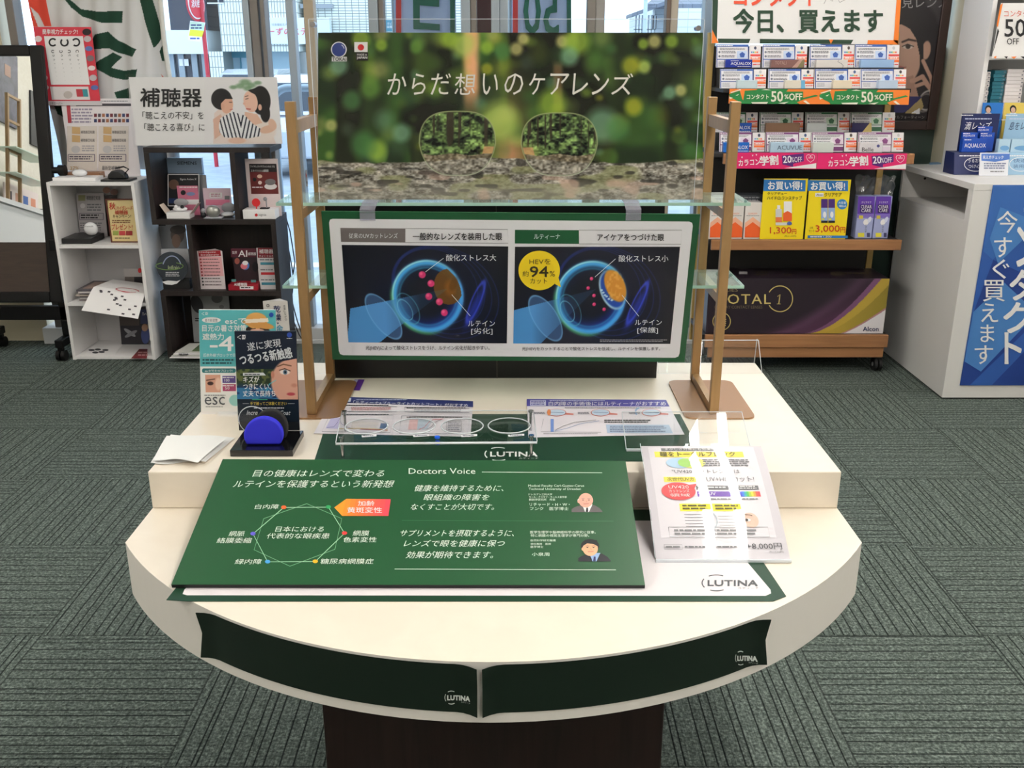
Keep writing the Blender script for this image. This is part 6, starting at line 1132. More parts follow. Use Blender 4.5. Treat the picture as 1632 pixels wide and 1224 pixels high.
m.T(ts, '今日、買えます', 1169, 14.6, 1406, 52, dgn, 3, bold=.045); m.T(ts, 'コンタクト', 1170, -27, 1303, 9.5, K(226, 84, 58), 3, bold=.03); m.L(ts, [(1313, 6), (1318, -4), (1326, 2), (1332, -8), (1338, 4), (1350, -2), (1358, -9), (1366, 0)], .7, GREY, 3); m.build('lettering', sgn)
# info cards, price tags and lens boxes: four rows of four
rowsd = [  # name, base z, depth, heading colour, pale colour, card columns, tag columns, top row, box columns
    ('top', 1.4063, 4.645, (52, 84, 154), (190, 206, 232), ((1142, 1193), (1215.5, 1267), (1290.5, 1341.5), (1363, 1413)), ((1194.5, 1213), (1268.2, 1287), (1343, 1362), (1414.5, 1434)), 71, ((1156, 1199), (1229, 1282), (1301, 1351), (1372, 1425)), (('navy', 'AQUALOX', (28, 48, 140)), ('mauve brown', '', (128, 92, 88)), ('white', '', (222, 216, 212)), ('light blue', '', (150, 182, 222))), 95),
    ('second', 1.3183, 4.545, (52, 84, 154), (190, 206, 232), ((1148, 1200.5), (1225, 1276.5), (1299, 1351), (1372, 1424)), ((1202, 1221.5), (1278, 1297.5), (1352.5, 1371.5), (1425.5, 1445)), 110, ((1175, 1207), (1251, 1283), (1328, 1358), (1400, 1431)), (('pale aqua', '', (196, 216, 224)), ('cream and blue', '', (226, 220, 206)), ('cream', '', (230, 218, 196)), ('icy blue', '', (188, 206, 230))), 128),
    ('third', 1.1203, 4.645, (40, 96, 62), (196, 216, 198), ((1137, 1188.5), (1211, 1261.5), (1284, 1335), (1356, 1406)), ((1189.5, 1208), (1262.5, 1281), (1336, 1354.5), (1407.5, 1427)), 179, ((1155, 1198), (1221, 1275), (1286, 1318), (1358, 1389)), (('royal blue', 'AQUALOX', (28, 80, 170)), ('bronze', '', (140, 108, 88)), ('pale grey', '', (206, 212, 214)), ('navy and gold', '', (44, 42, 84))), 196),
    ('bottom', 1.0413, 4.525, (108, 50, 104), (222, 206, 222), ((1147, 1198.5), (1221, 1273), (1294, 1345), (1368, 1421)), ((1200, 1219.5), (1274, 1293), (1346.5, 1366), (1422.5, 1441)), 211, ((1150, 1194), (1228, 1281), (1296, 1329), (1370, 1407)), (('bright blue', 'AQUALOX', (30, 100, 190)), ('pale blue', 'ACUVUE', (176, 204, 226)), ('pale green', '', (206, 214, 210)), ('white and violet', '', (220, 218, 224))), 227)]
ordn = ('first from the left', 'second from the left', 'third from the left', 'fourth from the left')
for nm, zb_r, Yr, hc, pc_, cols, tags, yt, bcols, bdef, byt in rowsd:
    hk, pk = K(*hc), K(*pc_); hn = {52: 'blue', 40: 'green', 108: 'purple'}[hc[0]]; yb_r = pj((0, Yr, zb_r))[1]
    for k in range(4):
        a, b = cols[k]
        def dc(m, s, a=a, b=b, k=k):
            W = b - a; H = yb_r - yt; f = lambda u, v: (a + W * u + .06 * H * (v - .5) * 0, yt + H * v)
            m.R(s, *f(.0, .0), *f(1, .10), hk); m.D(s, *f(.02, .02), *f(.55, .08), 1, WHITE, 2, k); m.R(s, *f(.0, .1), *f(.025, .98), hk); m.R(s, *f(.975, .1), *f(1, .7), hk); m.R(s, *f(0, .62), *f(1, .66), hk)
            m.D(s, *f(.1, .14), *f(.9, .24), 2, GREY, 2, k + 1)
            for v in (.33, .51): m.E(s, *f(.09, v), W * .035, W * .035, K(110, 114, 130), 2, n=10); m.D(s, *f(.15, v - .06), *f(.6, v + .06), 2, K(90, 90, 100), 2, int(v * 50) + k)
            m.R(s, *f(.64, .28), *f(.95, .6), pk, 2); cx, cy = f(.8, .45); m.G(s, [(cx + W * .095 * math.sin(q), cy - W * .095 * math.cos(q)) for q in (2 * math.pi * i / 5 for i in range(5))][::-1], hk, 3); m.D(s, *f(.06, .7), *f(.3, .92), 4, K(170, 170, 176), 2, k + 5)
            if nm in ('third', 'bottom') : m.R(s, *f(.66, .74), *f(.97, .95), hk if nm == 'third' else K(*(pc_ if k == 3 else hc)), 2)
        card('info_card', '%s headed lens information card in the %s card row, %s' % (hn, nm, ordn[k]), 'card', a, b, yt, Yr, zb_r, K(228, 226, 230), dc, t=.0015, group='information cards on the lens rack', tilt=.018)
        a, b = tags[k]
        def dp(m, s, a=a, b=b, k=k):
            W = b - a; H = yb_r - yt; f = lambda u, v: (a + W * u, yt + H * v)
            m.E(s, *f(.5, .15), W * .11, W * .14, K(*((70, 90, 130), (70, 60, 60), (190, 190, 196), (60, 66, 90))[(k + int(yt)) % 4]), 1, n=12)
            for i, c_ in enumerate(((100, 130, 190), (90, 170, 150), (236, 190, 90), (226, 110, 90))): m.R(s, *f(.12 + .16 * i, .30), *f(.26 + .16 * i, .37), K(*c_), 1)
            m.R(s, *f(.08, .42), *f(.94, .51), K(206, 64, 60), 1); m.R(s, *f(.08, .54), *f(.94, .64), K(232, 140, 112), 1); m.R(s, *f(.08, .66), *f(.94, .77), K(230, 110, 50), 1); m.D(s, *f(.2, .545), *f(.8, .63), 1, WHITE, 2, k); m.D(s, *f(.3, .82), *f(.95, .9), 1, K(220, 70, 60), 1, k + 2)
        card('price_tag', 'white tag with red and orange bands in the %s card row, %s' % (nm, ordn[k]), 'price tag', a, b, yt + .6, Yr + .004, zb_r, K(226, 222, 224), dp, t=.0015, group='price tags on the lens rack', tilt=.018)
        a, b = bcols[k]; cn, tx, rgb = bdef[k]; Yb = Yr - .032; zt_b = aY((a + b) / 2, byt, Yb).z
        xa, xb = aY(a, byt + 6, Yb).x, aY(b, byt + 6, Yb).x; xa = max(xa, RX0 + .047); zt_b = max(zt_b, zb_r + .03)
        m = MB().box((xa, Yb, zb_r), (xb, Yb + .028, zt_b), M('box_gloss_%d_%d_%d' % rgb, rgb, .18, 0, .5)); s = shY(Yb, .0006); ybx = pj((0, Yb, zb_r))[1]; g = lambda u, v: (a + (b - a) * u, byt + (ybx - byt) * v)
        if tx: m.T(s, tx, *g(.2, .3), *g(.95, .72), WHITE if tx[1] == 'Q' else K(70, 84, 110), 1, bold=.01); m.D(s, *g(.45, .8), *g(.95, .92), 1, WHITE, 1)
        if tx == 'AQUALOX': m.D(s, *g(.2, .1), *g(.5, .2), 1, WHITE, 1)
        if cn == 'mauve brown': m.G(s, [g(.62, 1), g(.85, 0), g(.95, 0), g(.78, 1)][::-1], K(176, 140, 130), 1); m.G(s, [g(.78, 1), g(.95, 0), g(1, .2), g(.95, 1)][::-1], K(120, 112, 78), 1); m.T(s, 'TOTAL1', *g(.12, .2), *g(.46, .6), K(170, 140, 130), 1)
        if cn == 'white': m.L(s, [g(.72, .05), g(.68, .25), g(.8, .5), g(.86, .75), g(.84, 1)], .8, GREY, 1)
        if cn == 'cream and blue': m.R(s, *g(.8, 0), *g(1, 1), K(110, 176, 214), 1)
        if cn == 'navy and gold': m.G(s, [g(.5, 1), g(.9, 0), g(1, .0), g(1, 1)][::-1], K(206, 184, 120), 1)
        if cn == 'white and violet': m.E(s, *g(.8, .35), 2.4, 2.4, K(70, 74, 130), 1); m.T(s, 'Belle', *g(.1, .5), *g(.6, .9), INK, 1)
        tag(m.build('lens_box', bevel=.0015), '%s lens box in front of the %s card row, %s' % (cn, nm, ordn[k]), 'box', 'lens boxes on the lens rack')
# strips
def strip50():
    s = shY(4.487, .0008); r = board('sale_strip', 'orange and green sale strip under the second card row', 'sale strip', s, [(1163, 141.5), (1450, 143.5), (1448, 167), (1161, 165)][::-1], .002, K(234, 126, 50)); m = MB(); gn = K(36, 120, 62); wh2 = K(232, 226, 210)
    for o in (0, 143.5):
        q = lambda pts: [(x + o, y + .006 * o) for x, y in pts][::-1]
        m.G(s, q([(1162, 151), (1180, 144), (1184, 141.6), (1204, 141.7), (1188, 143), (1190, 160), (1178, 165.4), (1165, 158)]) if 0 else q([(1162, 150), (1179, 144.5), (1183, 158), (1184.5, 160), (1187, 144.5), (1205, 143.5), (1208, 141.6), (1256, 142), (1253, 146), (1280, 146), (1280, 156), (1300, 151), (1304, 153), (1282, 158), (1270, 163), (1274, 165.8), (1180, 165.2), (1178, 162), (1163, 155)]), gn, 1)
        for pts in ([(1164, 147), (1180, 142), (1181, 143.5), (1165, 148.3)], [(1162, 154), (1168, 156), (1163, 158)], [(1197, 163), (1224, 162.5), (1222, 165.4), (1199, 165.2)], [(1213, 143.5), (1221, 141.8), (1229, 143.8)], [(1240, 164.5), (1257, 162), (1250, 165.6)], [(1280, 161), (1284, 160), (1291, 165.8), (1286, 165.6)], [(1172, 152), (1178, 149.5), (1175, 152.5)]): m.G(s, q(pts), wh2, 2)
        k = .006 * o
        m.T(s, 'コンタクト', 1190 + o, 150.3 + k, 1225 + o, 158 + k, wh2, 3, bold=.03); m.T(s, '50', 1229 + o, 145.5 + k, 1247.5 + o, 161.8 + k, wh2, 3, bold=.04); m.T(s, '%', 1250 + o, 150.5 + k, 1256.5 + o, 157.5 + k, wh2, 3, bold=.03); m.T(s, 'OFF', 1257.5 + o, 149 + k, 1278 + o, 159.5 + k, wh2, 3, bold=.035)
    m.build('lettering', r)
strip50()
for k, (x0, x1, lb) in enumerate(((1166, 1302, 'pink student sale strip on the rack shelf edge, left of two'), (1303, 1446, 'pink student sale strip on the rack shelf edge, right of two'))):
    s = shY(4.441, .0008); y = lambda v, x: 243 + .006 * (x - 1170) + v; r = board('sale_strip', lb, 'sale strip', s, [(x0, y(0, x0)), (x1, y(0, x1)), (x1 - (3 if k else .5), y(25.8, x1)), (x0 - 1, y(25.5, x0))][::-1], .002, K(214, 36, 104), group='pink strips on the rack'); m = MB(); o = 0 if not k else 143; pu = K(84, 34, 112)
    yy = .9 * k
    m.G(s, [(1246 + o, 248 + yy), (1281 + o, 244.5 + yy), (1281 + o, 257 + yy), (1264 + o, 261 + yy), (1264 + o, 266 + yy), (1247 + o, 262 + yy)][::-1], pu, 1); m.G(s, [(1250 + o, 268 + yy), (1301 + o, 260 + yy), (1300.5 + o, 268.6 + yy)][::-1], WHITE, 1)
    m.T(s, 'カラコン', 1177 + o, 254 + yy, 1211 + o, 263.5 + yy, WHITE, 2, rot=-.06, bold=.03); m.T(s, '学割', 1211 + o, 248 + yy, 1240 + o, 263 + yy, WHITE, 2, rot=-.06, bold=.05); m.T(s, '20', 1248 + o, 248.5 + yy, 1261 + o, 259.5 + yy, WHITE, 2, rot=-.04, bold=.03); m.T(s, '%OFF', 1261 + o, 250 + yy, 1278 + o, 258.5 + yy, WHITE, 2, rot=-.04)
    m.arc(s, 1288.5 + o, 250 + yy, 3.6, 3.4, 0, 190, .7, WHITE, 2).arc(s, 1294.8 + o, 250 + yy, 3.6, 3.4, -10, 180, .7, WHITE, 2).L(s, [(1285 + o, 250.5 + yy), (1287 + o, 255 + yy), (1291.6 + o, 258.6 + yy), (1296.5 + o, 255 + yy), (1298.4 + o, 250.5 + yy)], .7, WHITE, 2); m.T(s, '当店', 1288 + o, 249.5 + yy, 1295.5 + o, 252.5 + yy, WHITE, 2)
    for x, y_ in ((1181, 250), (1198, 247), (1204, 246), (1177, 262)): m.G(s, [(x + o, y_ + yy), (x + 2.6 + o, y_ - .6 + yy), (x + 1.6 + o, y_ + 2.4 + yy)][::-1], WHITE, 2)
    m.build('lettering', r)
# mid shelf
ZS = .6483
def orange(m, s, a, b):
    W = b - a; y0 = 323; H = 57; f = lambda u, v: (a + W * u - (v - .5) * 2, y0 + H * v); og = K(226, 96, 44); pk_ = K(236, 176, 146)
    m.G(s, [f(.04, .56), f(.5, .40), f(.96, .56), f(.96, .72), f(.5, .56), f(.04, .72)][::-1], pk_, 1); m.G(s, [f(.04, .70), f(.5, .54), f(.96, .70), f(.96, .97), f(.04, .97)][::-1], og, 2); m.T(s, 'CLEARDEW', *f(.2, .28), *f(.75, .33), K(226, 130, 90), 1); m.D(s, *f(.1, .35), *f(.9, .38), 1, GREY, 1)
for k, (a, b) in enumerate(((1131, 1156), (1159, 1184.5), (1186.5, 1213))):
    Y = 4.485; xa, xb = aY(a, 352, Y).x, aY(b, 352, Y).x; xa = max(xa, RX0 + .002); m = MB().box((xa, Y, ZS), (xb, Y + .07, aY(a, 323, Y).z), K(226, 220, 216)); orange(m, shY(Y, .0007), a, b)
    tag(m.build('solution_box', bevel=.001), 'white and orange lens solution box on the middle rack shelf, %s' % ('left of three', 'middle of three', 'right of three')[k], 'box', 'orange solution boxes on the rack')
for k, (a, b) in enumerate(((1134, 1171), (1174, 1214))):
    Y = 4.60; xa, xb = aY(a, 340, Y).x, aY(b, 340, Y).x; m = MB().box((max(xa, RX0 + .004), Y, ZS), (xb, Y + .09, aY(a, 311, Y).z), K(84, 86, 96)); s = shY(Y, .0007); m.D(s, a + 3, 313, b - 3, 321, 2, K(190, 190, 196), 1, k); m.box((max(xa, RX0 + .004) - .002, Y - .002, ZS + .05), (xb + .002, Y - .001, aY(a, 309, Y).z), acr)
    tag(m.build('wrapped_pack', bevel=.004), 'dark plastic wrapped bottle pack behind the orange boxes, %s one' % ('left', 'right')[k], 'pack', 'wrapped packs on the rack')
yel, bl2 = K(240, 214, 30), K(40, 110, 176)
def y1(m, s):
    m.G(s, [(1217.5, 286), (1284, 287), (1283.5, 305), (1216.5, 304.5)][::-1], bl2); m.T(s, 'お買い得!', 1224, 289, 1278, 302.5, WHITE, 2, bold=.04); m.T(s, 'クリアデュー', 1223, 306, 1254, 310.5, INK, 2, bold=.02); m.T(s, 'ハイドロ:ワンステップ', 1222.5, 312.5, 1278, 318.5, INK, 2, bold=.02)
    m.R(s, 1249, 321, 1262, 352, WHITE, 2); m.G(s, [(1248, 340), (1255, 336), (1262, 340), (1262, 352), (1248, 352)][::-1], K(226, 96, 44), 3); m.R(s, 1236, 333, 1246, 354, K(206, 206, 204), 2); m.R(s, 1236, 346, 1246, 354, K(226, 120, 70), 3); m.R(s, 1238.5, 327, 1243.5, 333, WHITE, 2); m.E(s, 1258, 356, 4, 3, K(70, 90, 160), 3); m.R(s, 1236, 354.5, 1254, 359, K(214, 214, 210), 3)
    m.T(s, '1,300', 1227, 362, 1261, 373.5, K(196, 62, 30), 2, bold=.02); m.T(s, '円', 1262, 365, 1269, 373, K(196, 62, 30), 2, bold=.02); m.T(s, '(税込1,430円)', 1250, 375, 1269, 377.8, INK, 2)
def y2(m, s):
    m.G(s, [(1287.5, 287), (1351.5, 288), (1351.5, 304.5), (1287.5, 304)][::-1], bl2); m.T(s, 'お買い得!', 1292.5, 290, 1346.5, 303, WHITE, 2, bold=.04); m.R(s, 1299, 307.5, 1312.5, 313.5, WHITE, 2); m.T(s, 'Alcon', 1301, 308.6, 1311, 312, INK, 3); m.T(s, 'クリアケア', 1314, 307, 1341, 313.5, INK, 2, bold=.02)
    for x in (1308.5, 1320): m.R(s, x, 317, x + 10.5, 354, K(150, 176, 220), 2); m.R(s, x, 317, x + 10.5, 331, K(70, 40, 110), 3); m.R(s, x, 351.5, x + 10.5, 355, INK, 3); m.E(s, x + 5.5, 342, 2.6, 5, WHITE, 3); m.R(s, x + 1, 348, x + 5, 350.6, K(230, 220, 60), 3)
    m.E(s, 1342, 325.5, 8.2, 8.2, K(52, 126, 186), 2); m.T(s, '大容量', 1336, 321, 1348, 325, WHITE, 3); m.T(s, '480ml', 1336.5, 326.5, 1347.5, 330, WHITE, 3); m.T(s, '2本', 1290.5, 361, 1296, 364.5, INK, 2); m.T(s, 'セット', 1289, 366, 1298, 370, INK, 2); m.T(s, '3,000', 1299.5, 359, 1338, 371, K(196, 62, 30), 2, bold=.02); m.T(s, '円', 1339, 362, 1347, 370.5, K(196, 62, 30), 2, bold=.02); m.G(s, [(1287, 375), (1351, 375.5), (1351, 379.4), (1287, 379.4)][::-1], bl2, 2); m.T(s, '1,500', 1312, 375.8, 1325, 379, WHITE, 3); m.D(s, 1291, 376, 1310, 379, 1, WHITE, 3)
card('price_poster', 'yellow price poster with orange bottle picture on the middle rack shelf', 'price poster', 1214.5, 1284, 285, 4.478, ZS, yel, y1, t=.002, tilt=.006); card('price_poster', 'yellow price poster with two purple bottles picture on the middle rack shelf', 'price poster', 1287, 1352, 286.5, 4.478, ZS, yel, y2, t=.002, tilt=.006)
for k, (a, b) in enumerate(((1366, 1392.5), (1394.5, 1418.5))):
    Y = 4.50; xa, xb = aY(a, 346, Y).x, aY(b, 346, Y).x; m = MB().box((xa, Y, ZS), (xb, Y + .06, aY(a, 313, Y).z), K(164, 172, 214)); s = shY(Y, .0007); W = b - a; f = lambda u, v: (a + W * u - (v - .5) * 4, 313 + 66 * v); pu = K(92, 56, 158)
    m.G(s, [f(0, 0), f(1, 0), f(1, .42), f(0, .42)][::-1], pu, 1); m.G(s, [f(0, .42), f(1, .42), f(1, .52), f(0, .52)][::-1], K(124, 104, 186), 1); m.T(s, 'クリアケア', *f(.2, .12), *f(.8, .17), WHITE, 2); m.R(s, *f(.12, .2), *f(.9, .40), K(56, 34, 100), 2); m.T(s, 'CLEAR', *f(.18, .21), *f(.84, .29), WHITE, 3); m.T(s, 'CARE', *f(.22, .30), *f(.8, .38), WHITE, 3); m.R(s, *f(.1, .46), *f(.36, .54), K(214, 196, 80), 2); m.E(s, *f(.55, .62), W * .16, 5, WHITE, 2, .5); m.E(s, *f(.75, .56), W * .1, 5, K(220, 224, 240), 3, .4)
    for i, ch_ in enumerate('こすらず'): m.T(s, ch_, *f(.5, .68 + .05 * i), *f(.62, .72 + .05 * i), INK, 3)
    m.R(s, *f(.1, .88), *f(.5, .98), K(226, 216, 70), 2); m.R(s, *f(.64, .88), *f(.84, .98), K(70, 70, 110), 2)
    tag(m.build('solution_box', bevel=.001), 'purple and lilac lens solution box on the middle rack shelf, %s' % ('left of two', 'right of two')[k], 'box', 'purple solution boxes on the rack')
bagm = clear('plastic_bag', (.93, .93, .95), .05, rough=.15, haze=.10); m = MB(); rq = random.Random(4)
x0, x1 = aY(1360, 350, 4.56).x + .004, aY(1424, 330, 4.56).x - .006; g = []
for j in range(13):
    v = j / 12; g.append([Vector((x0 + (x1 - x0) * (u / 14) + rq.uniform(-.004, .004) + (.012 if v > .7 else 0) * (u / 14 - .5), 4.575 + rq.uniform(-.008, .008), ZS + .002 + .275 * v + (rq.uniform(-.01, .012) if j == 12 else 0))) for u in range(15)])
m.grid(g, bagm, False); tag(m.build('plastic_bag'), 'crumpled clear plastic bag standing behind the purple boxes', 'bag')
# giant box
gbx = thing('giant_lens_box', 'giant dark plum lens box with gold swoosh on the rack bottom shelf', 'box', (1.35, 4.58, .1945)); plum = M('plum_card', (40, 30, 40), .35); Y = 4.472; xa, xb = .93, 1.781; zt9 = .463
MB().box((xa, Y, .1945), (xb, Y + .235, zt9), plum).build('carton', gbx, bevel=.002)
s = shY(Y, .0007); c = CV(1128, 444, 1422, 532, 1.0, (38, 30, 38)); X, Yc = c.X, c.Y
cr1 = lambda y, a, b, p: a + (b - a) * ((532 - y) / 88.0) ** p
c.mix(np.clip((X - cr1(Yc, 1190, 1380, .75)) / 60, 0, 1), (70, 44, 66)); c.mix(np.exp(-((X - cr1(Yc, 1235, 1372, .62)) / 14) ** 2) * .5, (96, 66, 92)); c.mix(X > cr1(Yc, 1276, 1389, .55), (112, 76, 108)); c.mix(X > cr1(Yc, 1286, 1400, .55), (176, 150, 62)); c.mix((X > cr1(Yc, 1300, 1420, .55)) * np.clip((X - 1300) / 160, 0, .8), (124, 112, 44)); c.mix(X > cr1(Yc, 1341, 1470, .8), (170, 120, 130)); c.mix(X > cr1(Yc, 1345, 1475, .8), (226, 222, 226))
class GB:
    e = .0007
    def P(q, px, py, l=0):
        p = s.P(px, py, l); return Vector((min(max(p.x, xa), xb), p.y, min(max(p.z, .1947), zt9)))
c.build('front_print', GB(), gbx, 1, .35, lambda x, y: (x + (y - 488) * -.125 * (x - 1128) / 294 - (y - 488) * .0, y))
t = MB(); gd = K(196, 176, 108)
t.T(s, 'TOTAL', 1142, 468.6, 1228, 484.4, gd, 3, bold=.012, sp=1.15); t.L(s, [(1239, 472.5), (1243, 469.2), (1241, 484)], 1.6, gd, 3).L(s, [(1238, 484.2), (1244, 484.2)], 1.0, gd, 3.2); t.arc(s, 1243, 476, 20, 20.5, 150, -150, 1.5, gd, 3, 40); t.T(s, 'DAILIES', 1137, 459, 1176, 464.6, K(130, 116, 84), 3); t.T(s, 'ONE-DAY CONTACT LENSES', 1138, 487, 1215, 491.6, K(110, 98, 78), 3); t.T(s, 'Alcon', 1375, 520.5, 1400, 527.6, K(26, 34, 80), 3, bold=.03); t.arc(s, 1150, 512, 14, 14, 0, 360, 1.2, gd, 3, 30); t.D(s, 1143, 504, 1158, 520, 5, gd, 3, 9)
st2 = shZ(zt9 + .0006, .0004); t.E(st2, 1335, 436, 12, 3.6, K(84, 74, 60), 1); t.D(st2, 1342, 433, 1385, 439, 1, K(84, 74, 60), 1, 3); t.R(st2, 1178, 433, 1191, 437, K(190, 186, 190), 1); t.D(st2, 1204, 432, 1224, 440, 2, K(84, 74, 60), 1, 4); t.D(st2, 1250, 436, 1262, 440, 1, K(84, 74, 60), 1, 5); t.build('lettering', gbx)
# ---- portrait poster on the front wall
PY = 4.955; pfr = thing('portrait_poster', 'dark brown framed poster of a dark-haired woman touching her cheek', 'framed poster', (1.8, PY, 1.1)); pX0, pX1, pZ0, pZ1 = 1.50, 2.105, 1.108, 1.98
fw = M('frame_dark_wood', (48, 32, 28), .4); f_ = MB()
for a, b, c_, d in ((pX0, pX0 + .045, pZ0, pZ1), (pX1 - .045, pX1, pZ0, pZ1), (pX0 + .045, pX1 - .045, pZ0, pZ0 + .045), (pX0 + .045, pX1 - .045, pZ1 - .045, pZ1)): f_.box((a, PY, c_), (b, PY + .03, d), fw)
f_.build('frame', pfr, bevel=.004); s = shY(PY + .012, .0008)
c = CV(1300, -100, 1516, 200, 1.0, (58, 54, 56)); X, Yc = c.X, c.Y
c.mix((Yc > 150) * 1.0, (52, 46, 50)); c.blob(1440, 75, 62, 85, (34, 30, 32), .1); c.poly([(1385, 40), (1470, 40), (1505, 120), (1500, 200), (1390, 200)], (36, 32, 34))
c.blob(1430, 88, 38, 54, (186, 148, 130), .06); c.poly([(1418, 130), (1455, 120), (1465, 160), (1420, 165)], (164, 128, 112)); c.poly([(1380, -20), (1380, 44), (1425, 38), (1437, 39), (1450, 46), (1460, 62), (1466, 90), (1472, 60), (1480, 40), (1470, -20)], (36, 32, 34)); c.blob(1476, 80, 7, 15, (176, 138, 120), .2, 1, .15); c.mix((X > 1466) * (X < 1472) * (Yc > 60) * (Yc < 125) * 1.0, (34, 30, 32))
c.line([(1438, 67), (1448, 63), (1459, 65)], 3.2, (60, 44, 40)); c.blob(1447, 74, 8, 4.2, (206, 190, 180), .3); c.blob(1447, 74, 4, 4, (50, 38, 34), .3); c.line([(1438, 74), (1446, 70.5), (1456, 74)], 1.6, (40, 30, 30)); c.blob(1405, 74, 8, 4, (60, 46, 42), .4); c.line([(1396, 66), (1412, 64)], 3, (60, 44, 40)); c.line([(1426, 76), (1424, 96), (1430, 99)], 1.6, (150, 110, 94)); c.blob(1430, 109, 12, 4, (168, 96, 92), .3); c.line([(1420, 108.6), (1444, 107)], 1.0, (110, 60, 60))
for pts, wd in (([(1488, 150), (1484, 125), (1476, 108), (1471, 97)], 6), ([(1487, 148), (1470, 122), (1458, 128), (1453, 129)], 7), ([(1490, 150), (1474, 132), (1460, 137)], 6), ([(1490, 170), (1488, 140)], 15)): c.line(pts, wd, (180, 142, 124))
c.ring(1478, 160, 12, 16, .1, (196, 190, 186), .9, .5); c.ring(1474, 164, 11, 15, .1, (120, 112, 110), .9, .5)
c.poly([(1425, 152), (1468, 154), (1460, 178), (1425, 180)], (52, 50, 96)); c.poly([(1442, 180), (1468, 156), (1472, 170), (1462, 182)], (160, 140, 96)); c.poly([(1452, 180), (1466, 172), (1466, 182)], (220, 220, 224)); c.mix((Yc > 182) * 1.0, (30, 26, 28)); c.mix((Yc < 46) * (X > 1300) * (Yc < 0) * .6, (40, 36, 38))
class PB:
    e = .0008
    def P(q, px, py, l=0):
        p = s.P(px, py, l); return Vector((min(max(p.x, pX0 + .046), pX1 - .046), p.y, min(max(p.z, pZ0 + .046), pZ1 - .046)))
c.build('picture', PB(), pfr, 1, .3); t = MB(); t.T(s, '見レンズ', 1437, -6, 1512, 13, K(150, 146, 146), 3); t.T(s, 'シクルフォーティーン', 1418, 184, 1473, 189.5, K(150, 146, 140), 3); t.build('lettering', pfr)
MB().box((pX0 + .046, PY + .014, pZ0 + .046), (pX1 - .046, PY + .028, pZ1 - .046), rkb).build('backing_board', pfr)
# ---- white counter
cw = M('counter_white', (220, 218, 216), .45); ct = thing('reception_counter', 'white reception counter with an open recess and blue front sign at right', 'counter', (2.6, 4.45, 0)); QX0, QX1, QY0, QY1 = 1.926, 3.35, 4.077, 4.855
MB().box((QX0, QY0, .925), (QX1, QY1, .952), cw).build('counter_top', ct, bevel=.002)
MB().box((QX0, QY0, .008), (QX1, QY0 + .045, .9248), cw).build('front_panel', ct)
MB().box((QX0, QY0 + .0453, .008), (QX0 + .02, QY1 - .001, .775), cw).build('side_panel', ct); MB().box((QX0, QY0 + .0453, .7752), (QX1, QY1 - .021, .795), cw).build('recess_shelf', ct)
MB().box((QX0, QY1 - .0205, .008), (QX1, QY1, .9248), cw).cyl((QX0 + .11, QY1 - .0208, .885), (QX0 + .11, QY1 - .0202, .885), .006, INK).build('back_panel', ct); MB().box((QX0 + .55, QY0 + .0455, .7955), (QX0 + .57, QY1 - .021, .9245), cw).build('recess_end', ct)
MB().box((QX0 + .012, QY0 + .012, 0), (QX1, QY1 - .01, .0078), INK).build('toe_strip', ct)
bs = shY(QY0 - .0005, .0006); b1, b2, b3 = K(44, 84, 156), K(70, 122, 186), K(30, 58, 128)
bsn = board('contact_banner', 'blue vertical writing banner on the front of the white counter', 'banner sign', Sheet((0, QY0 - .0035, 0), (0, -1, 0), .0006), [(1583, 295), (1720, 295), (1690, 614), (1530, 614)][::-1], .003, b1); bs = Sheet((0, QY0 - .0035, 0), (0, -1, 0), .0006); m = MB()
for pts, c_ in (([(1567, 400), (1582, 414), (1632, 360), (1720, 330), (1720, 295), (1583, 295)], K(52, 98, 168)), ([(1552, 496), (1583, 414), (1640, 440), (1720, 360), (1700, 520), (1600, 480)], b3), ([(1551, 497), (1600, 450), (1632, 480), (1700, 430), (1690, 560), (1563, 593), (1537, 577)], b2), ([(1530, 614), (1537, 576), (1563, 592), (1632, 520), (1632, 614)], b3), ([(1545, 614), (1632, 530), (1632, 560), (1580, 614)], b1), ([(1594, 330), (1632, 345), (1632, 380), (1590, 420), (1577, 380)], b2)): zl_ = globals().get('zl_', 1) + .5; m.G(bs, pts[::-1], c_, zl_)
for ch_, a, b, c_, d in (('今', 1589, 336, 1621, 371), ('す', 1584, 378, 1612, 410), ('ぐ', 1581, 413, 1608, 444), ('買', 1566, 446, 1601, 480), ('え', 1563, 483, 1590, 513), ('ま', 1562, 517, 1584, 545), ('す', 1553, 550, 1582, 580)): m.T(bs, ch_, a, b, c_, d, WHITE, 6, bold=.01)
for ch_, a, b, c_, d in (('コ', 1632, 300, 1666, 340), ('ン', 1620, 362, 1655, 424), ('タ', 1609, 430, 1650, 478), ('ク', 1599, 482, 1645, 530), ('ト', 1601, 530, 1627, 579)): m.T(bs, ch_, a, b, c_, d, WHITE, 6, bold=.03)
m.build('lettering', bsn)
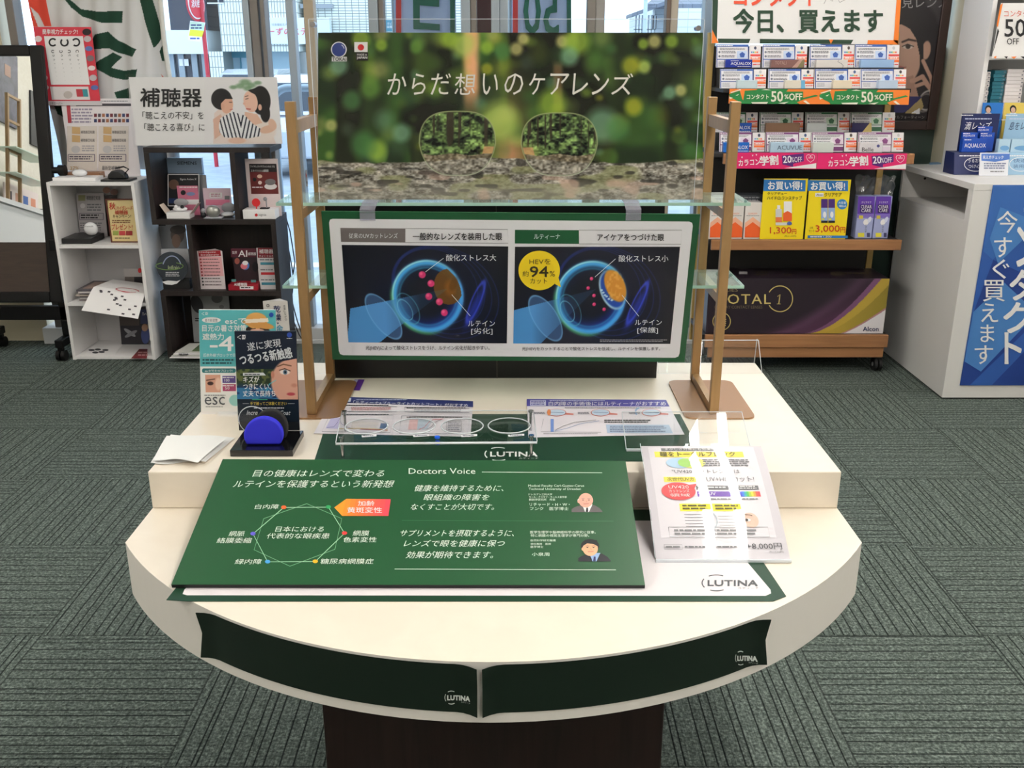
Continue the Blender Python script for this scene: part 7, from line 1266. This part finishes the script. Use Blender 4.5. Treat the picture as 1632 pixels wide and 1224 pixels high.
# things on the counter
ZC = .9523
def lensdisp(x0, x1, label, dark):
    Yd = 4.40; r = thing('lens_display', label, 'display stand', (aY((x0 + x1) / 2, 275, Yd).x, Yd + .05, ZC)); c0 = K(24, 34, 80) if dark else K(150, 186, 214); xa, xb = aY(x0, 275, Yd).x, aY(x1, 275, Yd).x; zl = aY(x0, 244, Yd).z
    m = MB().prism([(xa, Yd, ZC), (xa, Yd + .12, ZC), (xa, Yd + .12, zl), (xa, Yd + .03, zl)], (xb - xa, 0, 0), c0); m.build('base', r); s = shT(Yd, ZC, Yd + .03, zl, .0007); m = MB(); cx = (x0 + x1) / 2
    m.arc(s, cx, 262, 18, 11, 0, 360, .8, WHITE, 1, 40); m.T(s, 'うるおい' if dark else '快適', cx - 12, 253, cx + 10, 259, WHITE if dark else K(60, 90, 140), 1); m.T(s, 'つけ心地' if dark else '装用感', cx - 12, 262, cx + 14, 268, WHITE if dark else K(60, 90, 140), 1); m.D(s, x0 + 8, 247, x1 - 8, 250, 1, WHITE, 1); m.build('lettering', r)
    Yk = Yd + .10; zt = aY(cx, 181, Yk).z; xk0, xk1 = aY(x0 + 8, 215, Yk).x, aY(x1, 215, Yk).x; s2 = shY(Yk, .0007); MB().box((xk0, Yk, zl + .0004), (xk1, Yk + .004, zt), c0).build('back_card', r); m = MB(); m.D(s2, x0 + 10, 182.5, x0 + 30, 185, 1, WHITE, 1); m.D(s2, x0 + 17, 188, x1 - 8, 191, 1, K(200, 206, 226), 1); m.T(s2, '滴レンズ' if dark else '息をレンズ', x0 + 17, 194, x1 - 10, 207, WHITE if dark else K(40, 50, 90), 1, shear=.3); m.build('card_lettering', r)
    return Yd, zl
Yd, zl = lensdisp(1521, 1589, 'navy lens display stand on the white counter', True); lensdisp(1591.5, 1662, 'light blue lens display stand on the white counter, at the photo edge', False)
for k, (a, b, yt, yb_, Y, lb) in enumerate(((1534, 1573, 221, 240, Yd + .035, 'largest blue lens box at the front of the navy display'), (1532, 1556, 211, 220, Yd + .066, 'left blue lens box in the middle row of the navy display'), (1560, 1583, 211, 220, Yd + .066, 'right blue lens box in the middle row of the navy display'), (1556, 1578, 201.5, 211, Yd + .085, 'small blue lens box topmost on the navy display'))):
    xa, xb = aY(a, 230, Y).x, aY(b, 230, Y).x; zt = aY(a, yt, Y).z; m = MB().box((xa, Y, zl + .0004), (xb, Y + (.028 if k == 0 else .017 if k < 3 else .012), zt), M('box_gloss_26_70_166', (26, 70, 166), .25)); s = shY(Y, .0007); m.T(s, 'AQUALOX', a + 3, yt + (yb_ - yt) * .4, b - 2, yt + (yb_ - yt) * .8, WHITE, 1); m.D(s, a + 3, yt + .8, a + 14, yt + 3, 1, WHITE, 1)
    tag(m.build('lens_box', bevel=.001), lb, 'box', 'blue lens boxes on the counter display')
for k, (a, b, yt, lb) in enumerate(((1594, 1625, 222, 'pale blue lens box on the light blue display, left one'), (1611, 1660, 222, 'pale blue lens box on the light blue display, right one'))):
    a, b = (1592, 1610) if k == 0 else (1612, 1655); Y = Yd + .04; m = MB().box((aY(a, 230, Y).x, Y, zl + .0004), (aY(b, 230, Y).x, Y + .03, aY(a, yt, Y).z), K(176, 206, 226)); s = shY(Y, .0007); m.E(s, (a + b) / 2, 236, (b - a) * .4, 4, K(110, 160, 206), 1); tag(m.build('lens_box'), lb, 'box')
card('check_sign', 'small white and blue sign standing in front of the lens displays', 'sign', 1563, 1609, 244, 4.35, ZC, K(222, 224, 232), lambda m, s: (m.G(s, [(1564, 245), (1609, 245), (1609, 254), (1586, 258), (1564, 256)][::-1], K(70, 110, 184)), m.T(s, '見え方チェック', 1566, 248, 1599, 253.5, WHITE, 2, bold=.02), m.D(s, 1568, 259, 1604, 270, 3, K(110, 120, 150), 2, 4), m.D(s, 1578, 272, 1600, 275, 1, GREY, 2)), tilt=.02)
wh_ = thing('white_shelf_unit', 'white open shelf unit standing on the counter at the right edge', 'shelf', (2.7, 4.7, ZC)); SX0, SX1, SYa, SYb = 2.115, 3.3, 4.56, 4.85
MB().box((SX0, SYa, ZC), (SX0 + .02, SYb, 2.0), wm).build('side_panel', wh_)
for z in (ZC, 1.19, 1.44, 1.72, 2.0): MB().box((SX0 + .0202, SYa, z), (SX1, SYb, z + .016), wm).build('shelf_board', wh_)
MB().box((SX0 + .0202, SYb - .005, ZC + .0165), (SX1, SYb, 1.9998), M('shelf_back_grey', (150, 152, 154), .7)).build('back_panel', wh_)
for k, (a, b, yt, n_, col_, cn) in enumerate(((1556.5, 1575.5, 114, 11, (226, 222, 222), 'white'), (1581, 1599, 112, 12, (32, 100, 118), 'teal'), (1602, 1629, 110, 12, (226, 220, 222), 'white'))):
    zb_ = 1.2063; Y = 4.59; zt = aY(a, yt, Y).z; h = (zt - zb_) / n_; xa, xb = aY(a, 145, Y).x, aY(b, 145, Y).x; xa = max(xa, SX0 + .022); rq = random.Random(k)
    for i in range(n_):
        dx = rq.uniform(-.002, .002); z = zb_ + h * i; m = MB().box((max(xa + dx, SX0 + .0205), Y + rq.uniform(0, .006), z), (xb + dx, Y + .16, z + h * .94), K(*col_)); m.box((xb + dx - .012, Y - .0004, z + h * .25), (xb + dx - .005, Y - .0001, z + h * .6), K(120, 120, 130))
        tag(m.build('flat_lens_box'), '%s flat lens box in the %s stack on the white shelf, %s from the bottom' % (cn, ('left', 'middle', 'right')[k], ('first', 'second', 'third', 'fourth', 'fifth', 'sixth', 'seventh', 'eighth', 'ninth', 'tenth', 'eleventh', 'twelfth')[i]), 'box', '%s lens boxes stacked on the white shelf' % cn)
for k, (a, b, lb, c1) in enumerate(((1561, 1593.5, 'blue picture card with a dark-haired person above the navy display', (36, 110, 190)), (1595.5, 1629, 'yellow picture card with a dark-haired person above the light blue display', (222, 196, 96)))):
    card('picture_card', lb, 'card', a, b, 164, 4.535, ZC, K(*c1), (lambda a, k: lambda m, s: (m.E(s, a + 14 + 5 * k, 174, 5.2, 6.4, INK, 1), m.E(s, a + 14 + 5 * k, 175.5, 3.6, 4.6, K(214, 176, 156), 2), m.E(s, a + 14 + 5 * k, 184, 7, 5, WHITE, 1), m.R(s, a, 190, a + 32, 192, WHITE, 1)))(a, k), tilt=.015)
os_ = shY(4.53, .0008); osn = board('half_price_sign', 'white half price sign with large black fifty, standing on the white shelf', 'sign', os_, [(1596, 5), (1690, 5), (1675, 94), (1581, 93)][::-1], .004, WHITE); m = MB(); m.T(os_, 'コンタクト', 1600, 16.7, 1648, 26.5, K(206, 80, 60), 2); m.T(os_, '50', 1601, 30.5, 1634, 58.5, INK, 2, bold=.02); m.T(os_, '%', 1636, 44, 1650, 58, INK, 2); m.T(os_, 'OFF', 1604.5, 61, 1623.5, 71, INK, 2, bold=.01)
for pts, c_ in (([(1594, 8), (1598, 5), (1590, 44), (1588, 40)], orr), ([(1590, 45), (1592, 50), (1584, 78), (1582, 84)], INK), ([(1583, 91), (1588, 89), (1587, 93.5)], orr), ([(1600, 90), (1606, 90), (1604, 93.6)], INK), ([(1611, 90.5), (1620, 90), (1616, 93.8)], orr), ([(1626, 90), (1636, 90), (1632, 93.9)], INK)): m.G(os_, pts[::-1], c_, 2)
m.build('lettering', osn)
MB().box((2.3, 4.545, 1.4565), (2.42, 4.553, 1.50), acr).build('prop', osn)
m = MB(); sc_ = shZ(ZC + .002, .0004); m.panel(sc_, [(1481, 259), (1499, 258), (1500, 261), (1482, 262)][::-1], .0015, K(110, 150, 190)); m.panel(sc_, [(1500, 258), (1518, 258), (1518, 261), (1500, 261)][::-1], .0015, K(220, 210, 180)); m.panel(sc_, [(1512, 257.5), (1521, 258), (1521, 260), (1513, 260)][::-1], .0015, K(60, 60, 64)); tag(m.build('small_leaflet'), 'small pale blue and cream leaflet strip lying at the back of the counter', 'leaflet')
# printing belongs to the panel that carries it
for o in list(SC.objects):
    if o.type == 'EMPTY' and o.get('category'):
        host = next((q for n_ in ('face_print', 'panel', 'sheet', 'carton') for q in o.children if q.name.split('.')[0] == n_), None)
        if host is not None:
            for q in list(o.children):
                if q is not host and any(k in q.name for k in ('lettering', 'picture', 'diagram', 'portrait', 'bubble', 'front_print', 'poster_print')): q.parent = host
